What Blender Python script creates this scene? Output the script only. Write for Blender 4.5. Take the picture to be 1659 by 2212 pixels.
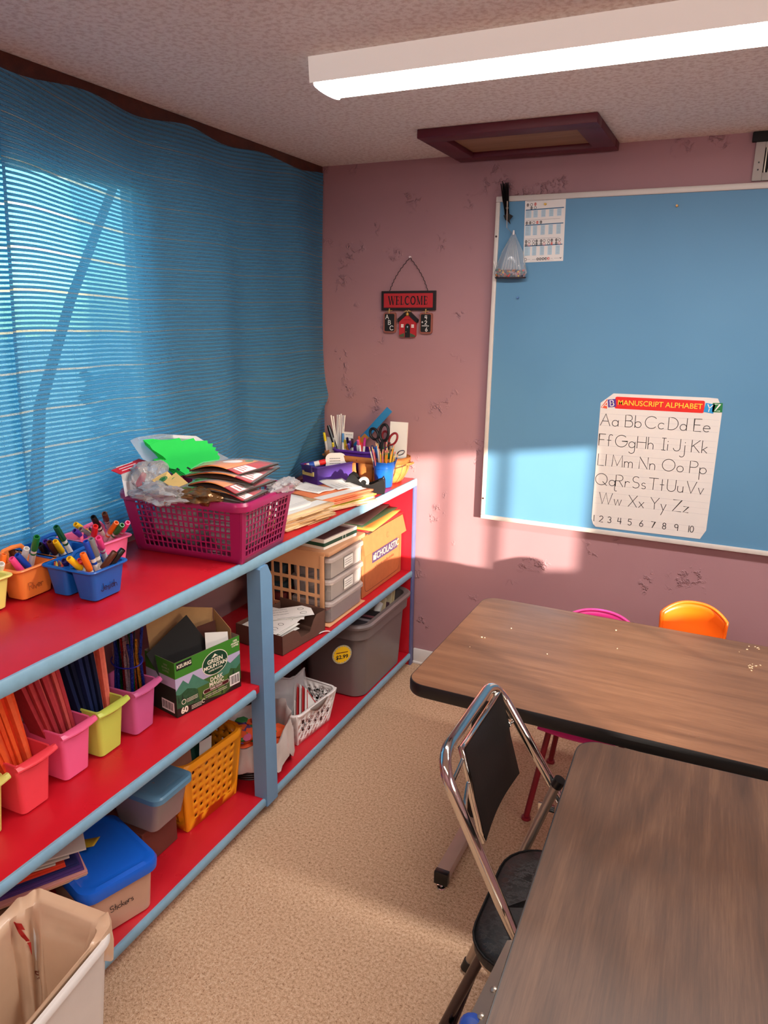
import bpy, bmesh, math, random
from mathutils import Vector, Matrix, noise as mnoise
random.seed(7)
for o in list(bpy.data.objects): bpy.data.objects.remove(o, do_unlink=True)
SC = bpy.context.scene
COL = SC.collection
PI = math.pi

# ------------------------------------------------------------------ camera
CAMZ = 1.77
RM = Matrix(((0.90413692, -0.12290708, 0.40918244),
             (0.42702888, 0.22966261, -0.87458643),
             (0.01351895, 0.96547861, 0.26013131)))
FPX = 1588.0
cam_d = bpy.data.cameras.new('camera'); cam = bpy.data.objects.new('camera', cam_d); COL.objects.link(cam)
cam_d.sensor_fit = 'VERTICAL'; cam_d.sensor_height = 36.0; cam_d.lens = FPX / 2212 * 36.0
cam_d.clip_start = 0.05
cam.matrix_world = Matrix.Translation((0, 0, CAMZ)) @ RM.to_4x4()
SC.camera = cam

# measuring helpers: a pixel of the 1659x2212 photograph met with a plane of the room
def _ray(px, py): return RM @ Vector((px - 829.5, -(py - 1106.0), -FPX))
def az(px, py, z):
    r = _ray(px, py); k = (z - CAMZ) / r.z; return Vector((r.x * k, r.y * k, z))
def ay(px, py, y):
    r = _ray(px, py); k = y / r.y; return Vector((r.x * k, y, CAMZ + r.z * k))
def ax(px, py, x):
    r = _ray(px, py); k = x / r.x; return Vector((x, r.y * k, CAMZ + r.z * k))

# ------------------------------------------------------------------ view, sky, sun
vs = SC.view_settings
SC.display_settings.display_device = 'sRGB'
vs.view_transform = 'Standard'; vs.look = 'None'; vs.gamma = 1.0; vs.use_curve_mapping = False
vs.exposure = 1.22
LAMP = 20.0         # radiance of the ceiling light lenses
SUNE = 7.3         # sun
SKY = 0.40
w = bpy.data.worlds.new('sky'); SC.world = w; w.use_nodes = True
nt = w.node_tree; nt.nodes.clear()
so = nt.nodes.new('ShaderNodeOutputWorld'); sb = nt.nodes.new('ShaderNodeBackground'); st = nt.nodes.new('ShaderNodeTexSky')
st.sky_type = 'NISHITA'; st.sun_disc = False; st.sun_elevation = math.radians(14); st.sun_rotation = math.radians(125)
sb.inputs['Strength'].default_value = SKY
nt.links.new(st.outputs[0], sb.inputs[0]); nt.links.new(sb.outputs[0], so.inputs[0])
SUN = Vector((-1.0, 0.74, -0.15)).normalized()
sl = bpy.data.lights.new('sun', 'SUN'); sl.energy = SUNE; sl.angle = math.radians(0.9); sl.color = (1.0, 0.88, 0.74)
so_ = bpy.data.objects.new('sun', sl); COL.objects.link(so_); so_.location = (6, -4, 4)
so_.rotation_euler = SUN.to_track_quat('-Z', 'Y').to_euler()

# ------------------------------------------------------------------ materials
def lin(c):
    return tuple((x / 255 / 12.92) if x / 255 <= 0.04045 else ((x / 255 + 0.055) / 1.055) ** 2.4 for x in c)
MATS = {}
def N(nt, t, **k):
    n = nt.nodes.new(t)
    for a, b in k.items(): setattr(n, a, b)
    return n
def base(name):
    m = bpy.data.materials.new(name); m.use_nodes = True; nt = m.node_tree; nt.nodes.clear()
    out = N(nt, 'ShaderNodeOutputMaterial'); p = N(nt, 'ShaderNodeBsdfPrincipled')
    nt.links.new(p.outputs[0], out.inputs[0]); return m, nt, p, out
def mixc(nt, fac, a, b):
    n = N(nt, 'ShaderNodeMix', data_type='RGBA')
    for sock, val in ((n.inputs[0], fac), (n.inputs[6], a), (n.inputs[7], b)):
        if hasattr(val, 'links') or hasattr(val, 'is_linked'): nt.links.new(val, sock)
        else: sock.default_value = val if not isinstance(val, tuple) else (val + (1,) if len(val) == 3 else val)
    return n.outputs[2]
def math_(nt, op, a, b=None, c=None, clamp=False):
    n = N(nt, 'ShaderNodeMath', operation=op); n.use_clamp = clamp
    for i, v in enumerate((a, b, c)):
        if v is None: continue
        if hasattr(v, 'is_linked'): nt.links.new(v, n.inputs[i])
        else: n.inputs[i].default_value = v
    return n.outputs[0]
def coord(nt, kind='Object', scale=(1, 1, 1)):
    t = N(nt, 'ShaderNodeTexCoord'); mp = N(nt, 'ShaderNodeMapping'); mp.inputs['Scale'].default_value = scale
    nt.links.new(t.outputs[kind], mp.inputs[0]); return mp.outputs[0]
def noise(nt, vec, scale, detail=3, rough=0.5):
    n = N(nt, 'ShaderNodeTexNoise'); n.inputs['Scale'].default_value = scale; n.inputs['Detail'].default_value = detail
    n.inputs['Roughness'].default_value = rough; nt.links.new(vec, n.inputs['Vector']); return n.outputs['Fac']
def ramp(nt, fac, stops):
    r = N(nt, 'ShaderNodeValToRGB'); el = r.color_ramp.elements
    while len(el) < len(stops): el.new(0.5)
    for e, (p, c) in zip(el, stops):
        e.position = p; e.color = (c, c, c, 1) if not isinstance(c, tuple) else c + (1,)
    nt.links.new(fac, r.inputs[0]); return r.outputs[0]
def bump(nt, p, h, strength=0.3, dist=0.002):
    b = N(nt, 'ShaderNodeBump'); b.inputs['Strength'].default_value = strength; b.inputs['Distance'].default_value = dist
    nt.links.new(h, b.inputs['Height']); nt.links.new(b.outputs[0], p.inputs['Normal'])
def plain(name, rgb, rough=0.5, metal=0.0, var=0.08, scale=14.0, bmp=0.0, bscale=160.0, spec=0.5):
    """one-colour surface with a faint procedural mottle and optional fine bump"""
    if name in MATS: return MATS[name]
    m, nt, p, out = base(name); c = lin(rgb); vec = coord(nt)
    nz = noise(nt, vec, scale)
    lo = tuple(max(0, x * (1 - var)) for x in c); hi = tuple(min(1, x * (1 + var)) for x in c)
    nt.links.new(mixc(nt, nz, lo, hi), p.inputs['Base Color'])
    p.inputs['Roughness'].default_value = rough; p.inputs['Metallic'].default_value = metal
    p.inputs['Specular IOR Level'].default_value = spec
    if bmp: bump(nt, p, noise(nt, vec, bscale), bmp, 0.001)
    MATS[name] = m; return m
def film(name, rgb, opacity=0.35, rough=0.25, tint=(255, 255, 255), gloss=0.5):
    """thin translucent plastic"""
    if name in MATS: return MATS[name]
    m, nt, p, out = base(name)
    vec = coord(nt); nz = noise(nt, vec, 30)
    c = lin(rgb); nt.links.new(mixc(nt, nz, tuple(x * .9 for x in c), c), p.inputs['Base Color'])
    p.inputs['Roughness'].default_value = rough; p.inputs['Specular IOR Level'].default_value = gloss
    tr = N(nt, 'ShaderNodeBsdfTransparent'); tr.inputs[0].default_value = lin(tint) + (1,)
    fr = N(nt, 'ShaderNodeFresnel'); fr.inputs[0].default_value = 1.45
    fac = math_(nt, 'ADD', math_(nt, 'MULTIPLY', fr.outputs[0], 0.7), opacity, clamp=True)
    mx = N(nt, 'ShaderNodeMixShader'); nt.links.new(fac, mx.inputs[0]); nt.links.new(tr.outputs[0], mx.inputs[1])
    nt.links.new(p.outputs[0], mx.inputs[2]); nt.links.new(mx.outputs[0], out.inputs[0])
    MATS[name] = m; return m
def emit(name, rgb, strength):
    m, nt, p, out = base(name); p.inputs['Base Color'].default_value = lin(rgb) + (1,)
    p.inputs['Emission Color'].default_value = lin(rgb) + (1,); p.inputs['Emission Strength'].default_value = strength
    return m
def wood(name, a, b, c, axis='X', rough=0.38, scale=1.0):
    m, nt, p, out = base(name)
    s = (.9, 20, 20) if axis == 'X' else (20, .9, 20)
    v = coord(nt, 'Object', tuple(k * scale for k in s)); v2 = coord(nt, 'Object', tuple(k * scale * 5 for k in s))
    v3 = coord(nt, 'Object', (.55 * scale, 4 * scale, 4) if axis == 'X' else (4 * scale, .55 * scale, 4))
    ws = noise(nt, v3, 1.6, 2); big = noise(nt, v, 1.0, 4, 0.6); fine = noise(nt, v2, 2.0, 5, 0.7)
    rings = math_(nt, 'SINE', math_(nt, 'MULTIPLY', ws, 42))
    f = math_(nt, 'ADD', math_(nt, 'MULTIPLY', rings, 0.05), math_(nt, 'ADD', math_(nt, 'MULTIPLY', big, 0.5), math_(nt, 'MULTIPLY', fine, 0.5)))
    col = N(nt, 'ShaderNodeValToRGB'); el = col.color_ramp.elements; el.new(.5)
    for e, (pp, cc) in zip(el, ((.28, a), (.52, b), (.78, c))): e.position = pp; e.color = lin(cc) + (1,)
    nt.links.new(f, col.inputs[0])
    vec = coord(nt); sp = noise(nt, vec, 210, 1)
    nt.links.new(col.outputs[0], p.inputs['Base Color']); p.inputs['Specular IOR Level'].default_value = 0.34
    nt.links.new(ramp(nt, noise(nt, vec, 5), [(0.3, rough - .06), (0.7, rough + .08)]), p.inputs['Roughness'])
    bump(nt, p, fine, 0.06, 0.001); MATS[name] = m; return m

def m_wall():
    m, nt, p, out = base('mauve_paint')
    vec = coord(nt)
    patch = ramp(nt, noise(nt, vec, 5.5, 2), [(0.585, 0.0), (0.65, 1.0)])
    n1 = noise(nt, vec, 20, 4, 0.6)
    ridge = math_(nt, 'SUBTRACT', 1.0, math_(nt, 'MULTIPLY', math_(nt, 'ABSOLUTE', math_(nt, 'SUBTRACT', n1, 0.5)), 16), clamp=True)
    brk = ramp(nt, noise(nt, vec, 40, 2), [(0.46, 0.0), (0.56, 1.0)])
    h = math_(nt, 'MULTIPLY', math_(nt, 'MULTIPLY', ridge, patch), brk)
    h2 = math_(nt, 'ADD', h, math_(nt, 'MULTIPLY', noise(nt, vec, 120, 3), 0.03))
    nt.links.new(mixc(nt, noise(nt, vec, 3), lin((160, 119, 124)), lin((172, 131, 135))), p.inputs['Base Color'])
    p.inputs['Roughness'].default_value = 0.62; p.inputs['Specular IOR Level'].default_value = 0.3
    bump(nt, p, h2, 0.9, 0.006); return m
def m_ceiling():
    m, nt, p, out = base('popcorn_ceiling'); vec = coord(nt)
    n1 = noise(nt, vec, 130, 3, 0.7); n2 = noise(nt, vec, 64, 3, 0.6)
    nt.links.new(mixc(nt, ramp(nt, n2, [(0.38, 0.0), (0.55, 1.0)]), lin((216, 200, 188)), lin((236, 227, 217))), p.inputs['Base Color'])
    p.inputs['Roughness'].default_value = 0.95; bump(nt, p, n1, 0.5, 0.006); return m
def m_carpet():
    m, nt, p, out = base('beige_carpet'); vec = coord(nt)
    a = noise(nt, vec, 115, 4, 0.7); b = noise(nt, vec, 280, 3, 0.65); c = noise(nt, vec, 2.5, 2)
    f = math_(nt, 'ADD', math_(nt, 'MULTIPLY', a, 0.62), math_(nt, 'MULTIPLY', b, 0.38))
    r = N(nt, 'ShaderNodeValToRGB'); el = r.color_ramp.elements; el.new(.5); el.new(.6)
    for e, (pp, cc) in zip(el, ((.35, (128, 92, 68)), (.43, (200, 160, 126)), (.53, (228, 192, 158)), (.66, (246, 222, 194)))): e.position = pp; e.color = lin(cc) + (1,)
    nt.links.new(f, r.inputs[0])
    nt.links.new(mixc(nt, math_(nt, 'MULTIPLY', c, 0.2), r.outputs[0], lin((196, 152, 118))), p.inputs['Base Color'])
    p.inputs['Roughness'].default_value = 1.0; p.inputs['Specular IOR Level'].default_value = 0.1
    bump(nt, p, f, 1.0, 0.012); return m
def m_curtain():
    m, nt, p, out = base('striped_sheer_curtain')
    uv = N(nt, 'ShaderNodeTexCoord'); sep = N(nt, 'ShaderNodeSeparateXYZ'); nt.links.new(uv.outputs['UV'], sep.inputs[0])
    u, v = sep.outputs[0], sep.outputs[1]
    q = math_(nt, 'DIVIDE', v, 0.0142); t = math_(nt, 'FRACT', q); idx = math_(nt, 'FLOOR', q)
    sheer = ramp(nt, t, [(0.0, 0.0), (0.03, 1.0), (0.40, 1.0), (0.44, 0.0)])
    gold = math_(nt, 'LESS_THAN', math_(nt, 'FRACT', math_(nt, 'DIVIDE', math_(nt, 'ADD', idx, 0.5), 8.0)), 0.125)
    cmb = N(nt, 'ShaderNodeCombineXYZ'); nt.links.new(math_(nt, 'MULTIPLY', u, 420), cmb.inputs[0]); nt.links.new(math_(nt, 'MULTIPLY', v, 60), cmb.inputs[1])
    thr = N(nt, 'ShaderNodeTexNoise'); thr.inputs['Scale'].default_value = 1.0; nt.links.new(cmb.outputs[0], thr.inputs['Vector'])
    cmb2 = N(nt, 'ShaderNodeCombineXYZ'); nt.links.new(math_(nt, 'MULTIPLY', u, 900), cmb2.inputs[0]); nt.links.new(math_(nt, 'MULTIPLY', v, 1500), cmb2.inputs[1])
    glit = N(nt, 'ShaderNodeTexNoise'); glit.inputs['Scale'].default_value = 1.0; nt.links.new(cmb2.outputs[0], glit.inputs['Vector'])
    cord = math_(nt, 'SINE', math_(nt, 'MULTIPLY', t, 2 * PI * 5.2))
    cordc = mixc(nt, math_(nt, 'MULTIPLY_ADD', cord, 0.5, 0.5), lin((40, 116, 166)), lin((104, 184, 226)))
    lurex = ramp(nt, t, [(0.14, 0.0), (0.20, 1.0), (0.30, 1.0), (0.36, 0.0)])
    gm = math_(nt, 'MULTIPLY', math_(nt, 'MULTIPLY', lurex, ramp(nt, glit.outputs[0], [(0.42, 0.0), (0.55, 1.0)])), math_(nt, 'MULTIPLY_ADD', gold, 0.5, 0.5))
    colr = mixc(nt, gm, cordc, lin((226, 204, 160)))
    nt.links.new(colr, p.inputs['Base Color']); p.inputs['Roughness'].default_value = 0.45
    nt.links.new(math_(nt, 'MULTIPLY', gm, 0.7), p.inputs['Metallic'])
    bump(nt, p, math_(nt, 'MULTIPLY', math_(nt, 'SUBTRACT', 1.0, sheer), math_(nt, 'MULTIPLY_ADD', cord, 0.4, 1.0)), 0.7, 0.0025)
    tl = N(nt, 'ShaderNodeBsdfTranslucent'); tl.inputs[0].default_value = lin((70, 170, 215)) + (1,)
    body = N(nt, 'ShaderNodeMixShader'); body.inputs[0].default_value = 0.26
    nt.links.new(p.outputs[0], body.inputs[1]); nt.links.new(tl.outputs[0], body.inputs[2])
    tr = N(nt, 'ShaderNodeBsdfTransparent'); nt.links.new(mixc(nt, gold, lin((150, 222, 242)), lin((240, 228, 196))), tr.inputs[0])
    f = math_(nt, 'MULTIPLY', sheer, math_(nt, 'SUBTRACT', math_(nt, 'MULTIPLY_ADD', thr.outputs[0], 0.7, 0.20), math_(nt, 'MULTIPLY', gm, 0.5)), clamp=True)
    mx = N(nt, 'ShaderNodeMixShader'); nt.links.new(f, mx.inputs[0]); nt.links.new(body.outputs[0], mx.inputs[1]); nt.links.new(tr.outputs[0], mx.inputs[2])
    nt.links.new(mx.outputs[0], out.inputs[0]); return m
def m_red():
    m, nt, p, out = base('glossy_red_paint'); vec = coord(nt); v2 = coord(nt, 'Object', (30, 4, 30))
    nt.links.new(mixc(nt, noise(nt, vec, 9), lin((182, 18, 32)), lin((198, 26, 42))), p.inputs['Base Color'])
    nt.links.new(ramp(nt, noise(nt, vec, 7), [(0.3, 0.27), (0.7, 0.42)]), p.inputs['Roughness'])
    bump(nt, p, noise(nt, v2, 4), 0.12, 0.001); return m
def m_glitter(name, rgb):
    m, nt, p, out = base(name); vec = coord(nt); v = N(nt, 'ShaderNodeTexVoronoi'); v.inputs['Scale'].default_value = 260
    nt.links.new(vec, v.inputs['Vector']); f = ramp(nt, v.outputs['Distance'], [(0.0, 1.0), (0.22, 0.0)])
    nt.links.new(mixc(nt, f, lin(rgb), lin(tuple(min(255, c + 120) for c in rgb))), p.inputs['Base Color'])
    p.inputs['Roughness'].default_value = 0.22; p.inputs['Metallic'].default_value = 0.6; bump(nt, p, v.outputs['Distance'], 0.8, 0.002); return m
def m_kraft(name, rgb):
    return plain(name, rgb, 0.85, var=0.12, scale=40, bmp=0.15, bscale=220, spec=0.2)

WALL = m_wall(); CEIL = m_ceiling(); CARPET = m_carpet(); CURT = m_curtain(); RED = m_red()
EDGE = plain('pale_blue_edge_paint', (126, 166, 190), 0.45, var=0.16, scale=30, bmp=0.2, bscale=60)
POSTM = plain('post_blue_paint', (104, 146, 182), 0.45, var=0.1, scale=10, bmp=0.15, bscale=60)
WHITE = plain('white_paint', (226, 220, 214), 0.45)
WPLA = plain('white_plastic', (232, 226, 222), 0.35)
BLACK = plain('black_plastic', (14, 14, 15), 0.35)
BLKM = plain('matte_black', (16, 15, 15), 0.75)
CHROME = plain('chrome', (214, 212, 208), 0.09, metal=1.0, var=0.03)
STEEL = plain('dull_steel', (176, 164, 150), 0.34, metal=0.85)
PAPER = plain('white_paper', (236, 232, 226), 0.8, var=0.03)
INK = plain('black_ink', (22, 20, 22), 0.6)
GREYINK = plain('grey_ink', (120, 118, 120), 0.7)
RULE = plain('pale_ruled_line', (186, 184, 188), 0.7)
MAN = plain('manila_card', (232, 196, 146), 0.7, var=0.06)
CLEAR = film('clear_plastic', (225, 228, 232), 0.16, 0.12)
CLOUDY = film('cloudy_plastic', (226, 218, 214), 0.42, 0.3)
GLASS = film('window_glass', (230, 240, 245), 0.02, 0.03)
WRINK = film('wrinkled_clear_bag', (214, 214, 216), 0.32, 0.16, gloss=0.8)

# ------------------------------------------------------------------ geometry
class G:
    """collects shapes into one mesh"""
    def __init__(s): s.v = []; s.f = []; s.m = []; s.uv = None
    def add(s, vs, fs, M=None, mi=0):
        b = len(s.v)
        s.v += [tuple(M @ Vector(q)) if M else tuple(q) for q in vs]
        s.f += [tuple(i + b for i in f) for f in fs]; s.m += [mi] * len(fs); return s
    def box(s, a, b, bev=0.0, M=None, mi=0, seg=2):
        a = Vector(a); b = Vector(b)
        bm = bmesh.new(); bmesh.ops.create_cube(bm, size=1.0)
        for v in bm.verts: v.co = Vector(((a.x + b.x) / 2 + v.co.x * (b.x - a.x), (a.y + b.y) / 2 + v.co.y * (b.y - a.y), (a.z + b.z) / 2 + v.co.z * (b.z - a.z)))
        if bev:
            bev = min(bev, 0.48 * min(abs(b.x - a.x), abs(b.y - a.y), abs(b.z - a.z)))
            bmesh.ops.bevel(bm, geom=bm.edges[:], offset=bev, segments=seg, profile=0.5, affect='EDGES')
        bm.verts.index_update(); s.add([v.co[:] for v in bm.verts], [[v.index for v in f.verts] for f in bm.faces], M, mi); bm.free(); return s
    def cbox(s, c, size, bev=0.0, M=None, mi=0):
        c = Vector(c); h = Vector(size) / 2; return s.box(c - h, c + h, bev, M, mi)
    def loft(s, rings, cap0=True, cap1=True, closed=True, M=None, mi=0):
        n = len(rings[0]); vs = [q for r in rings for q in r]; fs = []
        for i in range(len(rings) - 1):
            for j in range(n if closed else n - 1):
                k = (j + 1) % n; fs.append((i * n + j, i * n + k, (i + 1) * n + k, (i + 1) * n + j))
        if cap0: fs.append(tuple(reversed(range(n))))
        if cap1: fs.append(tuple((len(rings) - 1) * n + j for j in range(n)))
        return s.add(vs, fs, M, mi)
    def tube(s, pts, r, n=10, closed=False, M=None, mi=0, flat=None, caps=True):
        pts = [Vector(p) for p in pts]; m = len(pts); rings = []; up = None
        rr = r if isinstance(r, (list, tuple)) else [r] * m
        for i, p in enumerate(pts):
            if closed: t = pts[(i + 1) % m] - pts[i - 1]
            else: t = pts[min(i + 1, m - 1)] - pts[max(i - 1, 0)]
            t.normalize()
            if up is None:
                up = Vector((0, 0, 1)) if abs(t.z) < 0.9 else Vector((1, 0, 0))
            x = t.cross(up).normalized(); up = x.cross(t).normalized()
            fy = flat if flat else 1.0
            rings.append([p + x * math.cos(2 * PI * k / n) * rr[i] + up * math.sin(2 * PI * k / n) * rr[i] * fy for k in range(n)])
        if closed: rings.append(rings[0])
        return s.loft(rings, caps and not closed, caps and not closed, True, M, mi)
    def cyl(s, p, q, r, r2=None, n=16, M=None, mi=0): return s.tube([p, q], [r, r if r2 is None else r2], n, M=M, mi=mi)
    def lathe(s, prof, n=24, M=None, mi=0, cap0=True, cap1=True, sx=1.0, sy=1.0):
        return s.loft([[(r * math.cos(2 * PI * k / n) * sx, r * math.sin(2 * PI * k / n) * sy, z) for k in range(n)] for r, z in prof], cap0, cap1, True, M, mi)
    def sph(s, c, r, n=8, M=None, mi=0):
        c = Vector(c); pr = [(r * math.sin(PI * i / n), -r * math.cos(PI * i / n)) for i in range(1, n)]
        return s.loft([[(c.x + a * math.cos(2 * PI * k / (n * 2)), c.y + a * math.sin(2 * PI * k / (n * 2)), c.z + b) for k in range(n * 2)] for a, b in pr], True, True, True, M, mi)
    def prism(s, poly, z0, z1, M=None, mi=0):
        return s.loft([[(x, y, z0) for x, y in poly], [(x, y, z1) for x, y in poly]], True, True, True, M, mi)
    def grid(s, fn, nu, nv, M=None, mi=0, uvf=None):
        vs = [fn(i / nu, j / nv) for j in range(nv + 1) for i in range(nu + 1)]
        fs = [(j * (nu + 1) + i, j * (nu + 1) + i + 1, (j + 1) * (nu + 1) + i + 1, (j + 1) * (nu + 1) + i) for j in range(nv) for i in range(nu)]
        if uvf:
            s.uv = (s.uv or {})
            b = len(s.v)
            for j in range(nv + 1):
                for i in range(nu + 1): s.uv[b + j * (nu + 1) + i] = uvf(i / nu, j / nv)
        return s.add(vs, fs, M, mi)
    def holes(s, fn, nu, nv, hole, M=None, mi=0, seg=12):
        """perforated sheet: cell (i,j) of nu x nv gets the hole hole(i,j) = None, ('r',fx,fy) or ('o',fx,fy)"""
        for j in range(nv):
            for i in range(nu):
                h = hole(i, j)
                if h is None:
                    s.add([fn(i / nu, j / nv), fn((i + 1) / nu, j / nv), fn((i + 1) / nu, (j + 1) / nv), fn(i / nu, (j + 1) / nv)], [(0, 1, 2, 3)], M, mi); continue
                kk, fx, fy = h; outer = []; inner = []
                if kk == 'r': ang = [PI / 4 + PI / 2 * k for k in range(4)]
                else: ang = [PI / 4 + 2 * PI * k / seg for k in range(seg)]
                for a in ang:
                    c, d = math.cos(a), math.sin(a); mx = max(abs(c), abs(d))
                    outer.append((.5 + .5 * c / mx, .5 + .5 * d / mx))
                    inner.append((.5 + .5 * fx * c / mx, .5 + .5 * fy * d / mx) if kk == 'r' else (.5 + .5 * fx * c, .5 + .5 * fy * d))
                n = len(ang); P = lambda q: fn((i + q[0]) / nu, (j + q[1]) / nv)
                s.add([P(q) for q in outer] + [P(q) for q in inner], [(k, (k + 1) % n, n + (k + 1) % n, n + k) for k in range(n)], M, mi)
        return s
def build(name, g, mats, parent=None, smooth=35, solid=0.0, merge=False, off=0.0):
    me = bpy.data.meshes.new(name); me.from_pydata(g.v, [], g.f)
    mats = mats if isinstance(mats, (list, tuple)) else [mats]
    for m in mats: me.materials.append(m)
    if len(mats) > 1: me.polygons.foreach_set('material_index', g.m)
    if g.uv:
        ul = me.uv_layers.new(name='UVMap')
        for lp in me.loops: ul.data[lp.index].uv = g.uv.get(lp.vertex_index, (0, 0))
    bm = bmesh.new(); bm.from_mesh(me)
    if merge: bmesh.ops.remove_doubles(bm, verts=bm.verts, dist=1e-5)
    if not g.uv: bmesh.ops.recalc_face_normals(bm, faces=bm.faces)
    bm.to_mesh(me); bm.free()
    if smooth: me.shade_smooth(); me.set_sharp_from_angle(angle=math.radians(smooth))
    o = bpy.data.objects.new(name, me); COL.objects.link(o)
    if parent: o.parent = parent
    if solid:
        md = o.modifiers.new('thickness', 'SOLIDIFY'); md.thickness = solid; md.offset = off
    return o
def tag(o, label=None, cat=None, group=None, kind=None):
    if label: o['label'] = label
    if cat: o['category'] = cat
    if group: o['group'] = group
    if kind: o['kind'] = kind
    return o
def thing(name, label, cat, loc=(0, 0, 0), rotz=0.0, group=None):
    o = bpy.data.objects.new(name, None); COL.objects.link(o); o.empty_display_size = 0.05
    o.location = loc; o.rotation_euler = (0, 0, math.radians(rotz)); return tag(o, label, cat, group)
def struct(name, g, mats, label, cat, smooth=35):
    return tag(build(name, g, mats, None, smooth), label, cat, kind='structure')
def copy_tree(o, parent=None):
    c = o.copy(); COL.objects.link(c)
    if parent: c.parent = parent
    for ch in o.children: copy_tree(ch, c)
    return c
def rr(w, d, r, z, n=4, cx=0.0, cy=0.0):
    """rounded rectangle ring"""
    r = min(r, w / 2 - 1e-4, d / 2 - 1e-4); out = []
    for sx, sy, a0 in ((1, 1, 0), (-1, 1, 90), (-1, -1, 180), (1, -1, 270)):
        for k in range(n + 1):
            a = math.radians(a0 + 90 * k / n); out.append((cx + sx * (w / 2 - r) + r * math.cos(a), cy + sy * (d / 2 - r) + r * math.sin(a), z))
    return out
def tub(g, w0, d0, w1, d1, h, r, t=0.003, lip=0.006, lt=0.006, M=None, mi=0, n=4, z0=0.0):
    """open tapered container with a rolled lip"""
    e = 0.008
    rings = [rr(w0 - 2 * e, d0 - 2 * e, max(r - e, .002), z0, n), rr(w0, d0, r, z0 + e * .6, n), rr(w1, d1, r, z0 + h - lt, n), rr(w1 + 2 * lip, d1 + 2 * lip, r + lip, z0 + h - lt, n),
             rr(w1 + 2 * lip, d1 + 2 * lip, r + lip, z0 + h - lt * .3, n), rr(w1 + 1.2 * lip, d1 + 1.2 * lip, r + lip * .6, z0 + h, n), rr(w1 - 2 * t, d1 - 2 * t, max(r - t, .002), z0 + h - .001, n), rr(w0 - 2 * t, d0 - 2 * t, max(r - t, .002), z0 + t + .002, n)]
    return g.loft(rings, True, True, True, M, mi)
def basis(d, up=(0, 0, 1)):
    d = Vector(d).normalized(); u = Vector(up)
    if abs(d.dot(u)) > 0.99: u = Vector((1, 0, 0))
    x = u.cross(d).normalized(); y = d.cross(x)
    return Matrix((x, y, d)).transposed().to_4x4()
def frame(o, x, y):
    """matrix with origin o, x axis and in-plane y hint"""
    x = Vector(x).normalized(); z = x.cross(Vector(y)).normalized(); y = z.cross(x)
    M = Matrix((x, y, z)).transposed().to_4x4(); M.translation = Vector(o); return M
def RZ(a): return Matrix.Rotation(math.radians(a), 4, 'Z')
def RX(a): return Matrix.Rotation(math.radians(a), 4, 'X')
def RY(a): return Matrix.Rotation(math.radians(a), 4, 'Y')
def T(*a): return Matrix.Translation(a)
def dirt(p, s=1.0, seed=0): return mnoise.noise(Vector(p) * s + Vector((seed * 7.3, seed * 3.1, seed)))

# ------------------------------------------------------------------ lettering
def text(s, size, M, mat, parent, name='lettering', bold=0.0, align='CENTER', spacing=1.0):
    cu = bpy.data.curves.new('t', 'FONT'); cu.body = s; cu.size = size; cu.align_x = align; cu.align_y = 'CENTER'
    cu.offset = bold; cu.extrude = 0.0002; cu.resolution_u = 3; cu.space_character = spacing
    o = bpy.data.objects.new('t', cu); COL.objects.link(o)
    dg = bpy.context.evaluated_depsgraph_get(); dg.update()
    me = bpy.data.meshes.new_from_object(o.evaluated_get(dg)); bpy.data.objects.remove(o, do_unlink=True)
    me.transform(M); me.materials.clear(); me.materials.append(mat); me.name = name
    b = bpy.data.objects.new(name, me); COL.objects.link(b)
    if parent: b.parent = parent
    return b
def arc(cx, cy, rx, ry, a0, a1, n=12):
    return [(cx + rx * math.cos(math.radians(a0 + (a1 - a0) * k / n)), cy + ry * math.sin(math.radians(a0 + (a1 - a0) * k / n))) for k in range(n + 1)]
A_ = arc
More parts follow.
